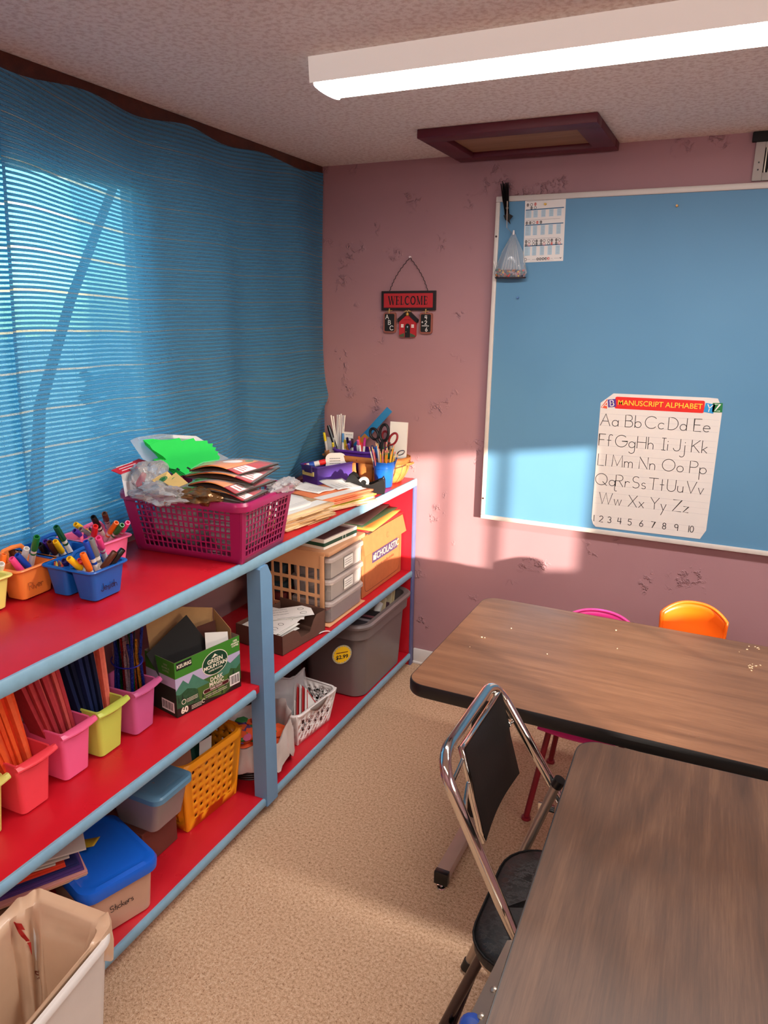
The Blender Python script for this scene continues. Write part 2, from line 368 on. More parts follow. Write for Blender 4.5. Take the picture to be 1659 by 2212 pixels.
GL = {
 'A': (.8, [[(0, 0), (.4, 1), (.8, 0)], [(.16, .38), (.64, .38)]]), 'B': (.62, [[(0, 0), (0, 1), (.3, 1)] + A_(.3, .76, .24, .24, 90, -90) + [(0, .52)], [(.3, .52)] + A_(.33, .26, .28, .26, 90, -90) + [(0, 0)]]),
 'C': (.88, [A_(.5, .5, .5, .5, 45, 315, 20)]), 'D': (.74, [[(0, 0), (0, 1), (.24, 1)] + A_(.24, .5, .5, .5, 90, -90) + [(0, 0)]]), 'E': (.55, [[(.55, 1), (0, 1), (0, 0), (.55, 0)], [(0, .52), (.45, .52)]]),
 'F': (.52, [[(.52, 1), (0, 1), (0, 0)], [(0, .52), (.42, .52)]]), 'G': (.95, [A_(.5, .5, .5, .5, 48, 360, 20) + [(.55, .5)]]), 'H': (.7, [[(0, 0), (0, 1)], [(.7, 0), (.7, 1)], [(0, .52), (.7, .52)]]),
 'I': (.3, [[(.15, 0), (.15, 1)], [(0, 1), (.3, 1)], [(0, 0), (.3, 0)]]), 'J': (.52, [[(.52, 1)] + A_(.26, .27, .26, .27, 0, -170)]), 'K': (.62, [[(0, 0), (0, 1)], [(.6, 1), (0, .45)], [(.12, .56), (.62, 0)]]),
 'L': (.5, [[(0, 1), (0, 0), (.5, 0)]]), 'M': (.86, [[(0, 0), (.06, 1), (.43, .1), (.8, 1), (.86, 0)]]), 'N': (.68, [[(0, 0), (0, 1), (.68, 0), (.68, 1)]]), 'O': (1.0, [A_(.5, .5, .5, .5, 0, 360, 24)]),
 'P': (.6, [[(0, 0), (0, 1), (.3, 1)] + A_(.3, .74, .3, .26, 90, -90) + [(0, .48)]]), 'Q': (1.0, [A_(.5, .5, .5, .5, 0, 360, 24), [(.62, .3), (.98, -.02)]]), 'R': (.62, [[(0, 0), (0, 1), (.3, 1)] + A_(.3, .75, .28, .25, 90, -90) + [(0, .5)], [(.28, .5), (.62, 0)]]),
 'S': (.6, [A_(.31, .75, .27, .25, 40, 270, 12) + A_(.3, .25, .29, .25, 90, -140, 12)]), 'T': (.74, [[(0, 1), (.74, 1)], [(.37, 1), (.37, 0)]]), 'U': (.66, [[(0, 1), (0, .33)] + A_(.33, .33, .33, .33, 180, 360) + [(.66, 1)]]),
 'V': (.74, [[(0, 1), (.37, 0), (.74, 1)]]), 'W': (1.1, [[(0, 1), (.28, 0), (.55, 1), (.82, 0), (1.1, 1)]]), 'X': (.7, [[(0, 1), (.7, 0)], [(0, 0), (.7, 1)]]), 'Y': (.68, [[(0, 1), (.34, .5), (.68, 1)], [(.34, .5), (.34, 0)]]), 'Z': (.68, [[(0, 1), (.68, 1), (0, 0), (.68, 0)]]),
 'a': (.5, [A_(.25, .25, .25, .25, 0, 360, 18), [(.5, .5), (.5, 0)]]), 'b': (.5, [[(0, 1), (0, 0)], A_(.25, .25, .25, .25, 0, 360, 18)]), 'c': (.46, [A_(.25, .25, .25, .25, 45, 315, 14)]), 'd': (.5, [A_(.25, .25, .25, .25, 0, 360, 18), [(.5, 1), (.5, 0)]]),
 'e': (.5, [[(0, .26), (.5, .26)] + A_(.25, .25, .25, .25, 0, 310, 16)]), 'f': (.36, [A_(.28, .8, .16, .2, 40, 180, 8) + [(.12, 0)], [(0, .5), (.3, .5)]]), 'g': (.5, [A_(.25, .25, .25, .25, 0, 360, 18), [(.5, .5), (.5, -.25)] + A_(.26, -.25, .24, .24, 0, -150, 8)]),
 'h': (.42, [[(0, 1), (0, 0)], [(0, .28)] + A_(.21, .28, .21, .22, 180, 0) + [(.42, 0)]]), 'i': (.04, [[(0, .5), (0, 0)], [(0, .72), (0, .76)]]), 'j': (.2, [[(.2, .5), (.2, -.25)] + A_(.0, -.25, .2, .22, 0, -140, 8), [(.2, .72), (.2, .76)]]),
 'k': (.4, [[(0, 1), (0, 0)], [(.38, .5), (0, .2)], [(.1, .28), (.4, 0)]]), 'l': (.02, [[(0, 1), (0, 0)]]), 'm': (.66, [[(0, .5), (0, 0)], [(0, .3)] + A_(.165, .32, .165, .18, 180, 0) + [(.33, 0)], [(.33, .3)] + A_(.495, .32, .165, .18, 180, 0) + [(.66, 0)]]),
 'n': (.42, [[(0, .5), (0, 0)], [(0, .28)] + A_(.21, .28, .21, .22, 180, 0) + [(.42, 0)]]), 'o': (.5, [A_(.25, .25, .25, .25, 0, 360, 18)]), 'p': (.5, [[(0, .5), (0, -.5)], A_(.25, .25, .25, .25, 0, 360, 18)]), 'q': (.56, [A_(.25, .25, .25, .25, 0, 360, 18), [(.5, .5), (.5, -.3)] + A_(.62, -.3, .12, .14, 180, 300, 6)]),
 'r': (.34, [[(0, .5), (0, 0)], [(0, .28)] + A_(.2, .28, .2, .22, 180, 40, 8)]), 's': (.36, [A_(.18, .375, .15, .125, 40, 270, 8) + A_(.18, .125, .17, .125, 90, -140, 8)]), 't': (.3, [[(.15, .95), (.15, 0)], [(0, .5), (.3, .5)]]), 'u': (.42, [[(0, .5), (0, .21)] + A_(.21, .21, .21, .21, 180, 360) + [(.42, .5)], [(.42, .4), (.42, 0)]]),
 'v': (.4, [[(0, .5), (.2, 0), (.4, .5)]]), 'w': (.62, [[(0, .5), (.155, 0), (.31, .5), (.465, 0), (.62, .5)]]), 'x': (.4, [[(0, .5), (.4, 0)], [(0, 0), (.4, .5)]]), 'y': (.42, [[(0, .5), (.21, 0)], [(.42, .5), (.06, -.45)]]), 'z': (.4, [[(0, .5), (.4, .5), (0, 0), (.4, 0)]]),
 '0': (.5, [A_(.25, .5, .25, .5, 0, 360, 18)]), '1': (.05, [[(.02, 1), (.02, 0)]]), '2': (.56, [A_(.28, .73, .27, .27, 160, -30, 10) + [(0, 0), (.56, 0)]]), '3': (.52, [A_(.25, .76, .24, .24, 150, -80, 10) + A_(.25, .27, .27, .27, 80, -150, 10)]), '4': (.58, [[(.1, 1), (0, .4), (.58, .4)], [(.46, 1), (.46, 0)]]),
 '5': (.52, [[(.5, 1), (.06, 1), (.02, .58)] + A_(.24, .31, .28, .31, 110, -140, 12)]), '6': (.52, [[(.4, 1), (.05, .45)] + A_(.26, .27, .26, .27, 150, 510, 16)]), '7': (.56, [[(0, 1), (.56, 1), (.16, 0)]]), '8': (.5, [A_(.25, .76, .22, .24, 0, 360, 14), A_(.25, .26, .25, .26, 0, 360, 14)]), '9': (.5, [A_(.25, .72, .25, .27, 0, 360, 16), [(.5, .75), (.48, 0)]]),
 '+': (.4, [[(0, .5), (.4, .5)], [(.2, .7), (.2, .3)]]), '$': (.5, [A_(.25, .7, .22, .2, 40, 270, 8) + A_(.25, .3, .22, .2, 90, -140, 8), [(.25, 1.05), (.25, -.05)]]), '.': (.06, [[(0, .0), (.05, .02)]]), '-': (.3, [[(0, .45), (.3, .45)]]), '%': (.7, [[(.1, 0), (.6, 1)], A_(.12, .8, .12, .2, 0, 360, 8), A_(.58, .2, .12, .2, 0, 360, 8)]),
}
def stroke(g, pts, w, M, z=0.0, mi=0):
    """flat pen line"""
    n = len(pts); L = []; R_ = []
    for i in range(n):
        a = Vector(pts[max(i - 1, 0)]).to_2d() if False else Vector((pts[max(i - 1, 0)][0], pts[max(i - 1, 0)][1])); b = Vector((pts[min(i + 1, n - 1)][0], pts[min(i + 1, n - 1)][1]))
        d = b - a
        if d.length < 1e-9: d = Vector((1, 0))
        d.normalize(); p = Vector((pts[i][0], pts[i][1])); e = Vector((-d.y, d.x)) * w / 2; k = 1.0
        if 0 < i < n - 1:
            d1 = (p - a); d2 = (b - p)
            if d1.length > 1e-9 and d2.length > 1e-9:
                c = max(0.45, abs(d.dot(d1.normalized()))); k = 1 / c
        ext = Vector((0, 0))
        if i == 0: ext = -d * w * .35
        if i == n - 1: ext = d * w * .35
        L.append((p.x + e.x * k + ext.x, p.y + e.y * k + ext.y, z)); R_.append((p.x - e.x * k + ext.x, p.y - e.y * k + ext.y, z))
    g.add(L + R_, [(i, n + i, n + i + 1, i + 1) for i in range(n - 1)], M)
def swidth(s, gap=.16, space=.45): return sum((space if c == ' ' else GL[c][0] + gap) for c in s) - gap
def write(g, s, h, w, M, gap=.16, space=.45, align='L', slant=0.0, jit=0.0):
    """pen lettering of cap height h and pen width w, baseline at the origin of M"""
    x = {'L': 0, 'C': -swidth(s, gap, space) / 2, 'R': -swidth(s, gap, space)}[align]
    for ci, c in enumerate(s):
        if c == ' ': x += space; continue
        adv, ls = GL[c]; jy = jit * math.sin(ci * 2.3)
        for l in ls: stroke(g, [((x + px + slant * py) * h, (py + jy) * h) for px, py in l], w, M)
        x += adv + gap
def scribble(g, x0, y0, x1, h, w, M, seed=0):
    """unreadably small line of print"""
    R = random.Random(seed); x = x0
    while x < x1:
        l = min(R.uniform(.6, 2.2) * h, x1 - x); stroke(g, [(x, y0), (x + l, y0)], w, M); x += l + h * .45
# ================================================================== the room
XL, XR, YB, YF, ZC = -1.90, 2.00, 3.28, -1.60, 2.436
def wall_with_hole(name, xs, y0, y1, hy0, hy1, hz0, hz1, label):
    g = G()
    a, b = xs
    for (p, q) in (((y0, 0), (hy0, ZC)), ((hy1, 0), (y1, ZC)), ((hy0, 0), (hy1, hz0)), ((hy0, hz1), (hy1, ZC))):
        g.box((a, p[0], p[1]), (b, q[0], q[1]))
    return struct(name, g, WALL, label, 'wall', 0)
struct('floor', G().box((XL - .1, YF - .1, -.06), (XR + .1, YB + .1, 0)), CARPET, 'beige speckled carpet floor', 'floor', 0)
struct('ceiling', G().box((XL - .1, YF - .1, ZC), (XR + .1, YB + .1, ZC + .06)), CEIL, 'off white textured ceiling', 'ceiling', 0)
struct('wall_back', G().box((XL - .1, YB, 0), (XR + .1, YB + .1, ZC)), WALL, 'mauve textured back wall', 'wall', 0)
struct('wall_front', G().box((XL - .1, YF - .1, 0), (XR + .1, YF, ZC)), WALL, 'mauve wall behind the photographer', 'wall', 0)
LW = (0.55, 2.10, 1.06, 2.20)       # window behind the curtain: y0 y1 z0 z1
RW = (0.10, 1.39, 1.00, 1.64)      # window in the right wall
wall_with_hole('wall_left', (XL - .1, XL), YF, YB, *LW, 'mauve left wall with the curtained window')
wall_with_hole('wall_right', (XR, XR + .1), YF, YB, *RW, 'mauve right wall with a low window')
def window(name, x0, x1, W, label, mull):
    g = G(); f = .03
    y0, y1, z0, z1 = W
    for a, b in (((y0, z0), (y0 + f, z1)), ((y1 - f, z0), (y1, z1)), ((y0, z0), (y1, z0 + f)), ((y0, z1 - f), (y1, z1))):
        g.box((x0, a[0], a[1]), (x1, b[0], b[1]))
    for m, t in mull: g.box((x0 + .01, m - t, z0), (x1 - .01, m + t, z1))
    o = struct(name, g, WHITE, label, 'window', 0)
    build('pane', G().box(((x0 + x1) / 2 - .002, y0 + f, z0 + f), ((x0 + x1) / 2 + .002, y1 - f, z1 - f)), GLASS, o, 0)
window('window_1', XL - .085, XL - .035, LW, 'bright window behind the blue curtain', [])
window('window_2', XR + .035, XR + .085, RW, 'low window in the right wall', [(1.05, .012), (.86, .009)])
g = G(); g.box((-1.349, YB - .014, 0), (XR, YB, .083), .004); g.box((-1.349, YB - .02, 0), (XR, YB, .014), .004)
struct('baseboard_back', g, WHITE, 'white baseboard along the back wall', 'baseboard')
struct('trim_1', G().box((XL, YF, 2.375), (XL + .022, YB, ZC), .003), wood('brown_valance_wood', (58, 26, 18), (84, 40, 28), (104, 54, 38), 'X'), 'reddish brown wooden board along the top of the left wall', 'trim')
# outside ground and greenery behind the windows
struct('ground', G().box((-14, -9, -.5), (14, 14, -.3)), plain('pale_gravel', (168, 160, 146), .95, var=.2, scale=3), 'pale gravel ground outside the windows', 'ground', 0)
BARK = plain('dark_bark', (34, 28, 24), .95, var=.3, scale=8, bmp=.5, bscale=30)
LEAFM = plain('dark_leaves', (30, 44, 26), .7, var=.4, scale=6)
def tree(loc, pts, r, label):
    t = thing('leaning_tree', label, 'tree', loc)
    build('trunk', G().tube(pts, r, 8), BARK, t)
# trunks seen through the sheer stripes
tree((-3.1, 2.45, -.3), [(0, 0, 0), (0, .04, 1.1), (0, .13, 1.6), (0, .38, 2.11), (0, .64, 2.54), (0, 1.1, 3.3)], [.04, .034, .028, .024, .022, .02], 'dark leaning tree trunk outside the window behind the blue curtain')
def added_shrub(loc, size, n, label):
    t = thing('added_shrub', label, 'added_shrub', loc)
    build('stem', G().tube([(0, 0, 0), (0, 0, size[2] * .6)], [.03, .02], 6), BARK, t)
    R = random.Random(3); g = G()
    for _ in range(n):
        u = R.random() ** .5; a = R.random() * 2 * PI; z = R.random()
        p = Vector((size[0] * u * math.cos(a), size[1] * u * math.sin(a), .15 + size[2] * z)); M = T(*p) @ Matrix.Rotation(R.random() * 6, 4, 'Z') @ Matrix.Rotation(R.random() * 3, 4, 'X')
        s = R.uniform(.03, .07); g.add([(-s, 0, 0), (0, -s * .5, 0), (s, 0, 0), (0, s * .5, 0)], [(0, 1, 2, 3)], M)
    build('foliage', g, LEAFM, t, 0)
added_shrub((-2.75, 3.12, -.3), (.3, .50, 1.62), 2600, 'added dark bush outside the window that darkens the curtain near the shelf end')  # leafy mass added outside to darken the curtain's lower right

fb = thing('added_fence', 'added pale board fence outside the window that brightens the lower curtain stripes', 'fence', (-5.0, 3.5, -.3))  # pale boards added outside so the low sheer stripes look bright
g = G()
for i in range(44): g.box((-.012, -3.3 + i * .15, .05), (.012, -3.3 + i * .15 + .142, 1.85 + .03 * (i % 2)), .003)
build('boards', g, plain('pale_fence_boards', (236, 232, 224), .8, var=.06), fb, 0)
for i in range(4): build('post', G().box((-.09, -3.2 + i * 2.1, 0), (-.012, -3.11 + i * 2.1, 1.9), .004), plain('pale_fence_boards', (236, 232, 224), .8), fb, 0)
# ------------------------------------------------------------------ curtain
def smooth(a, b, x):
    t = max(0, min(1, (x - a) / (b - a))); return t * t * (3 - 2 * t)
def curtain_x(y, z):
    x = -1.862
    k = smooth(2.45, 1.9, z)
    x += .010 * math.sin(y * 9.1 + .6 * math.sin(z * 2.2)) * (.35 + .65 * k) + .006 * math.sin(y * 17 + z * 3)
    x += .020 * k * math.exp(-((y - 2.46 - .04 * (z - 1.6)) / .10) ** 2)
    d = y - (2.80 + (z - 1.017) * 1.34); f = smooth(1.75, 1.25, z)
    x += .034 * f * (math.exp(d / .16) if d < 0 else math.exp(-d / .03))
    return x
def curtain_v(y, z):
    f = max(0, min(1, (z - 1.5) / .8))
    return z + .085 * smooth(1.45, 2.15, y) * f * f - .05 * smooth(2.2, 3.2, y) * f * f + .0045 * math.sin(y * 9 + .8 + z) * (.4 + .6 * f) + .0012 * math.sin(y * 21 + z * 2) \
        - .035 * smooth(1.7, 1.1, z) * (math.exp(-((y - 2.55) / .14) ** 2) - .6 * math.exp(-((y - 2.85) / .16) ** 2))
def panel(name, y0, y1, dx, label, slit):
    g = G()
    def fn(u, v):
        z = 1.0 + (2.405 - 1.0) * v; ye = y0 + slit * (z - 1.0) if slit and dx > -.001 else y0
        y = ye + (y1 - ye) * u
        if slit and dx < -.001: y = y0 + (y1 + slit * (z - 1.0) - y0) * u
        zt = z - (.012 + .010 * math.sin(y * 13)) * smooth(2.2, 2.405, z)
        return (curtain_x(y, z) + dx + (.010 * math.exp(-(y - ye) / .02) if dx > -.001 and slit else 0), y, zt)
    def uvf(u, v):
        p = fn(u, v); return (p[1], curtain_v(p[1], p[2]) + (0.004 if dx < -.001 else 0))
    nu = int((y1 - y0) / .012)
    g.grid(fn, nu, 110, uvf=uvf)
    o = build(name, g, CURT, None, 180); return tag(o, label, 'curtain')
panel('curtain', 1.447, 3.262, 0.0, 'wide sheer blue curtain with gold stripes hanging to the room corner', .045)
panel('curtain', 0.30, 1.474, -.014, 'narrow strip of sheer blue curtain at the left edge beside the slit', .045)

# ------------------------------------------------------------------ ceiling lights
LENS = emit('lit_lens', (255, 248, 242), LAMP); DIFF = emit('glowing_diffuser_side', (236, 226, 216), .16)
def ceiling_light(label, x0, x1, y0, y1):
    cy = (y0 + y1) / 2; t = thing('ceiling_light', label, 'ceiling light', ((x0 + x1) / 2, cy, ZC)); L = (x1 - x0) / 2; h = (y1 - y0) / 2
    g = G(); zt = -.062
    prof = [(-h - .006, 0), (-h, zt), (h, zt), (h + .006, 0)]
    g.loft([[(x, y, z) for y, z in prof] for x in (-L, L)], True, True, True)
    build('housing', g, DIFF, t, 20)
    n = 14; sec = [(h * .97 * math.cos(PI + PI * k / n), zt - .010 * math.sin(PI * k / n)) for k in range(n + 1)]
    build('lens', G().loft([[(x, y, z) for y, z in sec] for x in (-L + .012, L - .012)], False, False, False), LENS, t, 60)
    for s in (-1, 1):
        e = [(s * L, y * 1.02, z - (.004 if z < zt else 0)) for y, z in sec]; e2 = [(s * (L - .012), y, z) for _, y, z in e]
        build('end_cap', G().loft([e, e2], True, True, True), WHITE, t, 30)
    return t
ceiling_light('long fluorescent ceiling light glowing above the tables', -1.145, 1.30, 1.93, 2.085)
ceiling_light('fluorescent ceiling light behind the photographer', -1.145, 1.30, -.55, -.385)

# ceiling hatch
HX0, HX1, HY0, HY1 = -1.185, -.525, 2.775, 3.262
MAROON = plain('maroon_paint', (88, 20, 34), .5, var=.1)
t = thing('ceiling_hatch', 'maroon framed plywood hatch set in the ceiling above the board', 'hatch', ((HX0 + HX1) / 2, (HY0 + HY1) / 2, ZC))
w_, d_ = HX1 - HX0, HY1 - HY0; fw = .085; g = G()
for a, b in (((-w_ / 2, -d_ / 2), (w_ / 2, -d_ / 2 + fw)), ((-w_ / 2, d_ / 2 - fw), (w_ / 2, d_ / 2)), ((-w_ / 2, -d_ / 2 + fw), (-w_ / 2 + fw, d_ / 2 - fw)), ((w_ / 2 - fw, -d_ / 2 + fw), (w_ / 2, d_ / 2 - fw))):
    g.box((a[0], a[1], -.032), (b[0], b[1], -.0005), .003)
build('frame', g, MAROON, t)
build('panel', G().box((-w_ / 2 + fw, -d_ / 2 + fw, -.012), (w_ / 2 - fw, d_ / 2 - fw, -.0005)), wood('plywood', (128, 92, 66), (150, 112, 84), (168, 130, 100), 'X', .6), t, 0)

# air vent at the top of the back wall
t = thing('air_vent', 'dusty white air vent grille above the board beside the ceiling', 'vent', (.17, YB, 2.35))
g = G()
for a, b in (((-.205, -.083), (-.172, .05)), ((.172, -.083), (.205, .05)), ((-.172, -.083), (.172, -.055)), ((-.172, .03), (.172, .05))): g.box((a[0], -.012, a[1]), (b[0], -.0005, b[1]), .002)
build('frame', g, plain('dusty_white_metal', (176, 168, 160), .6, var=.2), t)
build('backing', G().box((-.172, -.004, -.055), (.172, -.001, .03)), BLKM, t, 0)
for i in range(25): build('slat', G().box((-.168 + i * .0136, -.011, -.055), (-.164 + i * .0136, -.003, .03)), STEEL, t, 0)
for z in (-.02, -.045): build('screw', G().cyl((-.188, -.012, z), (-.188, -.014, z), .003, n=8), BLACK, t)
build('top_bar', G().box((-.22, -.02, .05), (.22, -.0005, .084), .003), BLKM, t)

# ------------------------------------------------------------------ the bookcase along the left wall
SX0, SX1, SY0, SY1 = -1.842, -1.349, .20, 3.262
TOP, MID, LOW = .991, .519, .065
t = thing('bookcase', 'long low red wooden bookcase with pale blue edges under the curtain', 'bookcase', (SX1, SY1, 0))
def L(x, y, z): return (x - SX1, y - SY1, z)
for z, th in ((TOP, .034), (MID, .026), (LOW, .026)):
    s = build('shelf', G().box(L(SX0, SY0, z - th), L(SX1 - .012, SY1 - (0 if z == TOP else .03), z), .002), RED, t)
    for (ya, yb) in (((SY0, SY1),) if z == TOP else ((SY0, 1.872 if z == MID else 1.93), (1.945, SY1))):
        g = G(); n = 60
        rings = []
        for i in range(n + 1):
            y = ya + (yb - ya) * i / n; j = .0012 * mnoise.noise(Vector((y * 9, z * 5, 0)))
            zt, zb = z + .0015 + j, z - th - .004 + j; xa, xb = SX1 - .012, SX1 + j
            rings.append([L(xa, y, zt - .001), L(xb - .004, y, zt), L(xb, y, zt - .006), L(xb, y, zb + .006), L(xb - .004, y, zb), L(xa, y, zb)])
        g.loft(rings, True, True, True); build('edge_strip', g, EDGE, s)
p = build('side_panel', G().box(L(SX0, SY1 - .028, .0), L(SX1 - .010, SY1, TOP - .036), .002), RED, t)
build('edge_strip', G().box(L(SX1 - .010, SY1 - .030, .0), L(SX1 + .001, SY1, TOP - .036), .002), plain('violet_blue_edge', (98, 104, 150), .45, var=.15, scale=25), p)
g = G()
poly = [(1.908, .036), (1.976, .036), (1.976, .905), (1.952, .952), (1.916, .952), (1.908, .945)]
g.loft([[L(x, y, z) for y, z in poly] for x in (SX1 - .048, SX1 + .006)], True, True, True)
build('post', g, POSTM, t, 20)
for y in (1.86, .6, 3.1): build('foot', G().lathe([(.016, 0), (.02, .004), (.02, .03), (.012, .039)], 12, M=T(*L(SX1 - .05, y, 0))), BLACK, t)
# ================================================================== on the top shelf
Z0 = TOP + .0015
INKW = WPLA
PLAS = {}
def plas(name, rgb, rough=.38): return plain(name + '_plastic', rgb, rough, var=.05)
# ---- marker caddies
def caddy(loc, rot, rgb, cname, label, writing=None, handle=True):
    t = thing('marker_caddy', label, 'caddy', loc, rot); m = plas('caddy_' + cname, rgb, .34)
    Lx, Wy, H = .172, .128, .094
    g = G()
    for cx, wx in ((.046, .082), (-.050, .074)):
        tub(g, wx * .80, Wy * .80, wx, Wy, H, .014, .0025, .0, .004, M=T(cx, 0, 0))
    ring = [rr(Lx + .016, Wy + .018, .018, H - .006, 5), rr(Lx + .02, Wy + .022, .02, H - .003, 5), rr(Lx + .016, Wy + .018, .018, H, 5), rr(Lx + .006, Wy - .002, .013, H, 5), rr(Lx + .006, Wy - .002, .013, H - .006, 5)]
    g.loft(ring + [ring[0]], False, False); g.box((-.014, -Wy / 2, H - .006), (.006, Wy / 2, H - .001))
    build('tray', g, m, t)
    if handle:
        pts = [(-.004, -.046, H - .002), (-.004, -.043, H + .020), (-.004, -.030, H + .034), (-.004, 0, H + .037), (-.004, .030, H + .034), (-.004, .043, H + .020), (-.004, .046, H - .002)]
        build('handle', G().tube(pts, .0065, 8, flat=.8), m, t)
    if writing:
        w = G(); write(w, writing, .020 if len(writing) > 3 else .022, .0022, T(.0868, -.036, .030) @ RZ(90) @ RX(86), gap=.13, jit=.08); build('handwriting', w, plain('navy_marker_ink', (18, 20, 60), .5) if cname != 'orange' else plain('faded_orange_ink', (168, 84, 36), .5), t, 0)
    return t
CAD = [
 ((-1.590, 1.418, Z0), 2, (20, 92, 178), 'blue', 'blue plastic marker caddy with handwriting at the front of the top shelf', 'Jesiah'),
 ((-1.775, 1.470, Z0), 1, (18, 84, 168), 'deep_blue', 'blue marker caddy at the back against the curtain behind the handwritten one', None),
 ((-1.772, 1.335, Z0), 3, (238, 132, 62), 'orange', 'orange plastic marker caddy left of the blue caddies', 'River'),
 ((-1.758, 1.612, Z0), 0, (240, 112, 160), 'pink', 'pink plastic marker caddy between the blue caddies and the magenta basket', 'L'),
 ((-1.772, 1.188, Z0), 0, (236, 222, 120), 'yellow', 'pale yellow marker caddy cut off by the left edge of the photo', 't'),
]
for loc, rot, rgb, cn, lab, wr in CAD: caddy(loc, rot, rgb, cn, lab, wr)
MCOL = {'yellow': (244, 190, 24), 'orange': (246, 112, 22), 'navy': (40, 28, 96), 'red': (226, 34, 36), 'blue': (22, 70, 180), 'grey': (118, 120, 122), 'pink': (240, 70, 140), 'brown': (84, 42, 24), 'black': (18, 17, 18),
        'dark green': (12, 84, 52), 'purple': (70, 40, 140), 'green': (18, 120, 54), 'lime': (150, 200, 60), 'white': (236, 232, 226)}
SEEN = {}
def marker(tip, low, col, where, ztip, zlow, flip=False, stub=False):
    a = az(tip[0], tip[1], ztip); b = az(low[0], low[1], zlow); d = (a - b).normalized()
    base_ = a - d * (.132 if not stub else .075)
    if base_.z < Z0 + .012: base_ = a - d * max(.03, (a.z - Z0 - .012) / max(d.z, .2))
    ln = (a - base_).length
    lab = f'{col} felt marker standing in the {where}'
    t = thing('marker', lab, 'marker', base_, 0, f'markers in the {where}')
    M = basis(d); cm = plain('marker_' + col.replace(' ', '_'), MCOL[col], .32); r = .0092
    cl = min(.056, ln * .52)
    if flip: cl = min(.03, ln * .3)
    build('barrel', G().lathe([(r * .8, 0), (r * .88, .004), (r * .88, ln - cl)], 12, M=M), WPLA, t)
    build('cap', G().lathe([(r, ln - cl - .002), (r * 1.05, ln - cl), (r * .94, ln - .002), (r * .82, ln), (r * .6, ln), (r * .55, ln - .012)], 12, M=M), cm, t)
    if ln - cl > .03:
        build('band', G().lathe([(r * .9, ln - cl - .022), (r * .9, ln - cl - .014)], 12, M=M, cap0=False, cap1=False), cm, t)
def zc(x, y, s=5.72, ox=0, oy=1120): return (ox + x / s, oy + y / s)
W1 = 'blue caddy with handwriting'; W2 = 'blue caddy at the back'; W3 = 'orange caddy'; W4 = 'pink caddy'; W5 = 'yellow caddy'
for tip, low, col, wh, zt, zl in [
    ((850, 490), (1020, 640), 'yellow', W1, 1.125, 1.075), ((1020, 430), (1110, 640), 'orange', W1, 1.135, 1.08), ((790, 520), (850, 590), 'navy', W1, 1.105, 1.075), ((985, 520), (1010, 570), 'red', W1, 1.11, 1.085),
    ((1060, 280), (1190, 600), 'blue', W1, 1.165, 1.08), ((1120, 250), (1240, 590), 'grey', W1, 1.17, 1.08), ((1215, 240), (1290, 460), 'pink', W1, 1.165, 1.09), ((1420, 410), (1290, 590), 'brown', W1, 1.125, 1.085), ((1520, 380), (1380, 560), 'black', W1, 1.125, 1.085),
    ((690, 100), (840, 360), 'dark green', W2, 1.165, 1.085), ((560, 280), (620, 400), 'purple', W2, 1.125, 1.08), ((490, 320), (570, 430), 'black', W2, 1.12, 1.08), ((610, 290), (690, 440), 'brown', W2, 1.125, 1.075), ((680, 280), (775, 425), 'yellow', W2, 1.125, 1.075),
    ((930, 70), (1110, 190), 'yellow', W4, 1.13, 1.08), ((920, 150), (1060, 250), 'purple', W4, 1.12, 1.08), ((995, 130), (1110, 215), 'grey', W4, 1.12, 1.08), ((1180, 95), (1150, 260), 'red', W4, 1.14, 1.08), ((1150, -20), (1270, 200), 'black', W4, 1.16, 1.08),
    ((1290, -60), (1350, 130), 'brown', W4, 1.165, 1.08), ((1440, 50), (1340, 200), 'orange', W4, 1.135, 1.085), ((1510, 80), (1420, 190), 'green', W4, 1.13, 1.09), ((1580, 50), (1500, 170), 'pink', W4, 1.135, 1.09), 
    ((130, 360), (170, 470), 'brown', W3, 1.12, 1.085), ((140, 490), (250, 630), 'pink', W3, 1.115, 1.075), ((210, 450), (330, 580), 'blue', W3, 1.115, 1.075), ((455, 225), (390, 530), 'green', W3, 1.17, 1.08), ((330, 370), (290, 500), 'white', W3, 1.125, 1.085), ((30, 480), (70, 560), 'orange', W3, 1.11, 1.08),
    ((45, 440), (5, 680), 'orange', W5, 1.13, 1.075), ((20, 560), (-10, 680), 'white', W5, 1.11, 1.07)]:
    marker(zc(*tip), zc(*low), col, wh, zt, zl)
# crayons
CRAY = [(200, 60, 40), (226, 96, 50), (30, 60, 120), (160, 60, 90), (210, 180, 60), (60, 40, 60), (40, 110, 60), (150, 60, 40), (190, 70, 110), (24, 24, 30)]
R = random.Random(5)
def crayon(p, d, rgb, where, k):
    cx, cy = {W1: (-1.640, 1.418), W3: (-1.822, 1.335), W4: (-1.808, 1.612)}[where]; d = (d * .5 + Vector((0, 0, .5))).normalized()
    p = Vector((min(max(p.x, cx - .020), cx + .020), min(max(p.y, cy - .040), cy + .040), max(p.z, Z0 + .006)))
    t = thing('crayon', f'wax crayon tip poking up in the {where}', 'crayon', p, 0, f'crayons in the {where}')
    m = plain('crayon_%d_%d_%d' % rgb, rgb, .5); M = basis(d)
    build('stick', G().lathe([(.0045, 0), (.0045, .066)], 10, M=M), m, t); build('tip', G().lathe([(.0043, .066), (.0036, .067), (.0014, .078), (.0008, .079)], 10, M=M), m, t)
for k in range(16):
    px, py = zc(R.uniform(560, 800), R.uniform(515, 600)); p = az(px, py, 1.082 + R.uniform(-.003, .006)); d = Vector((R.uniform(-.2, .2), R.uniform(-.2, .2), 1)).normalized()
    crayon(p - d * .078, d, CRAY[k % 10], W1, k)
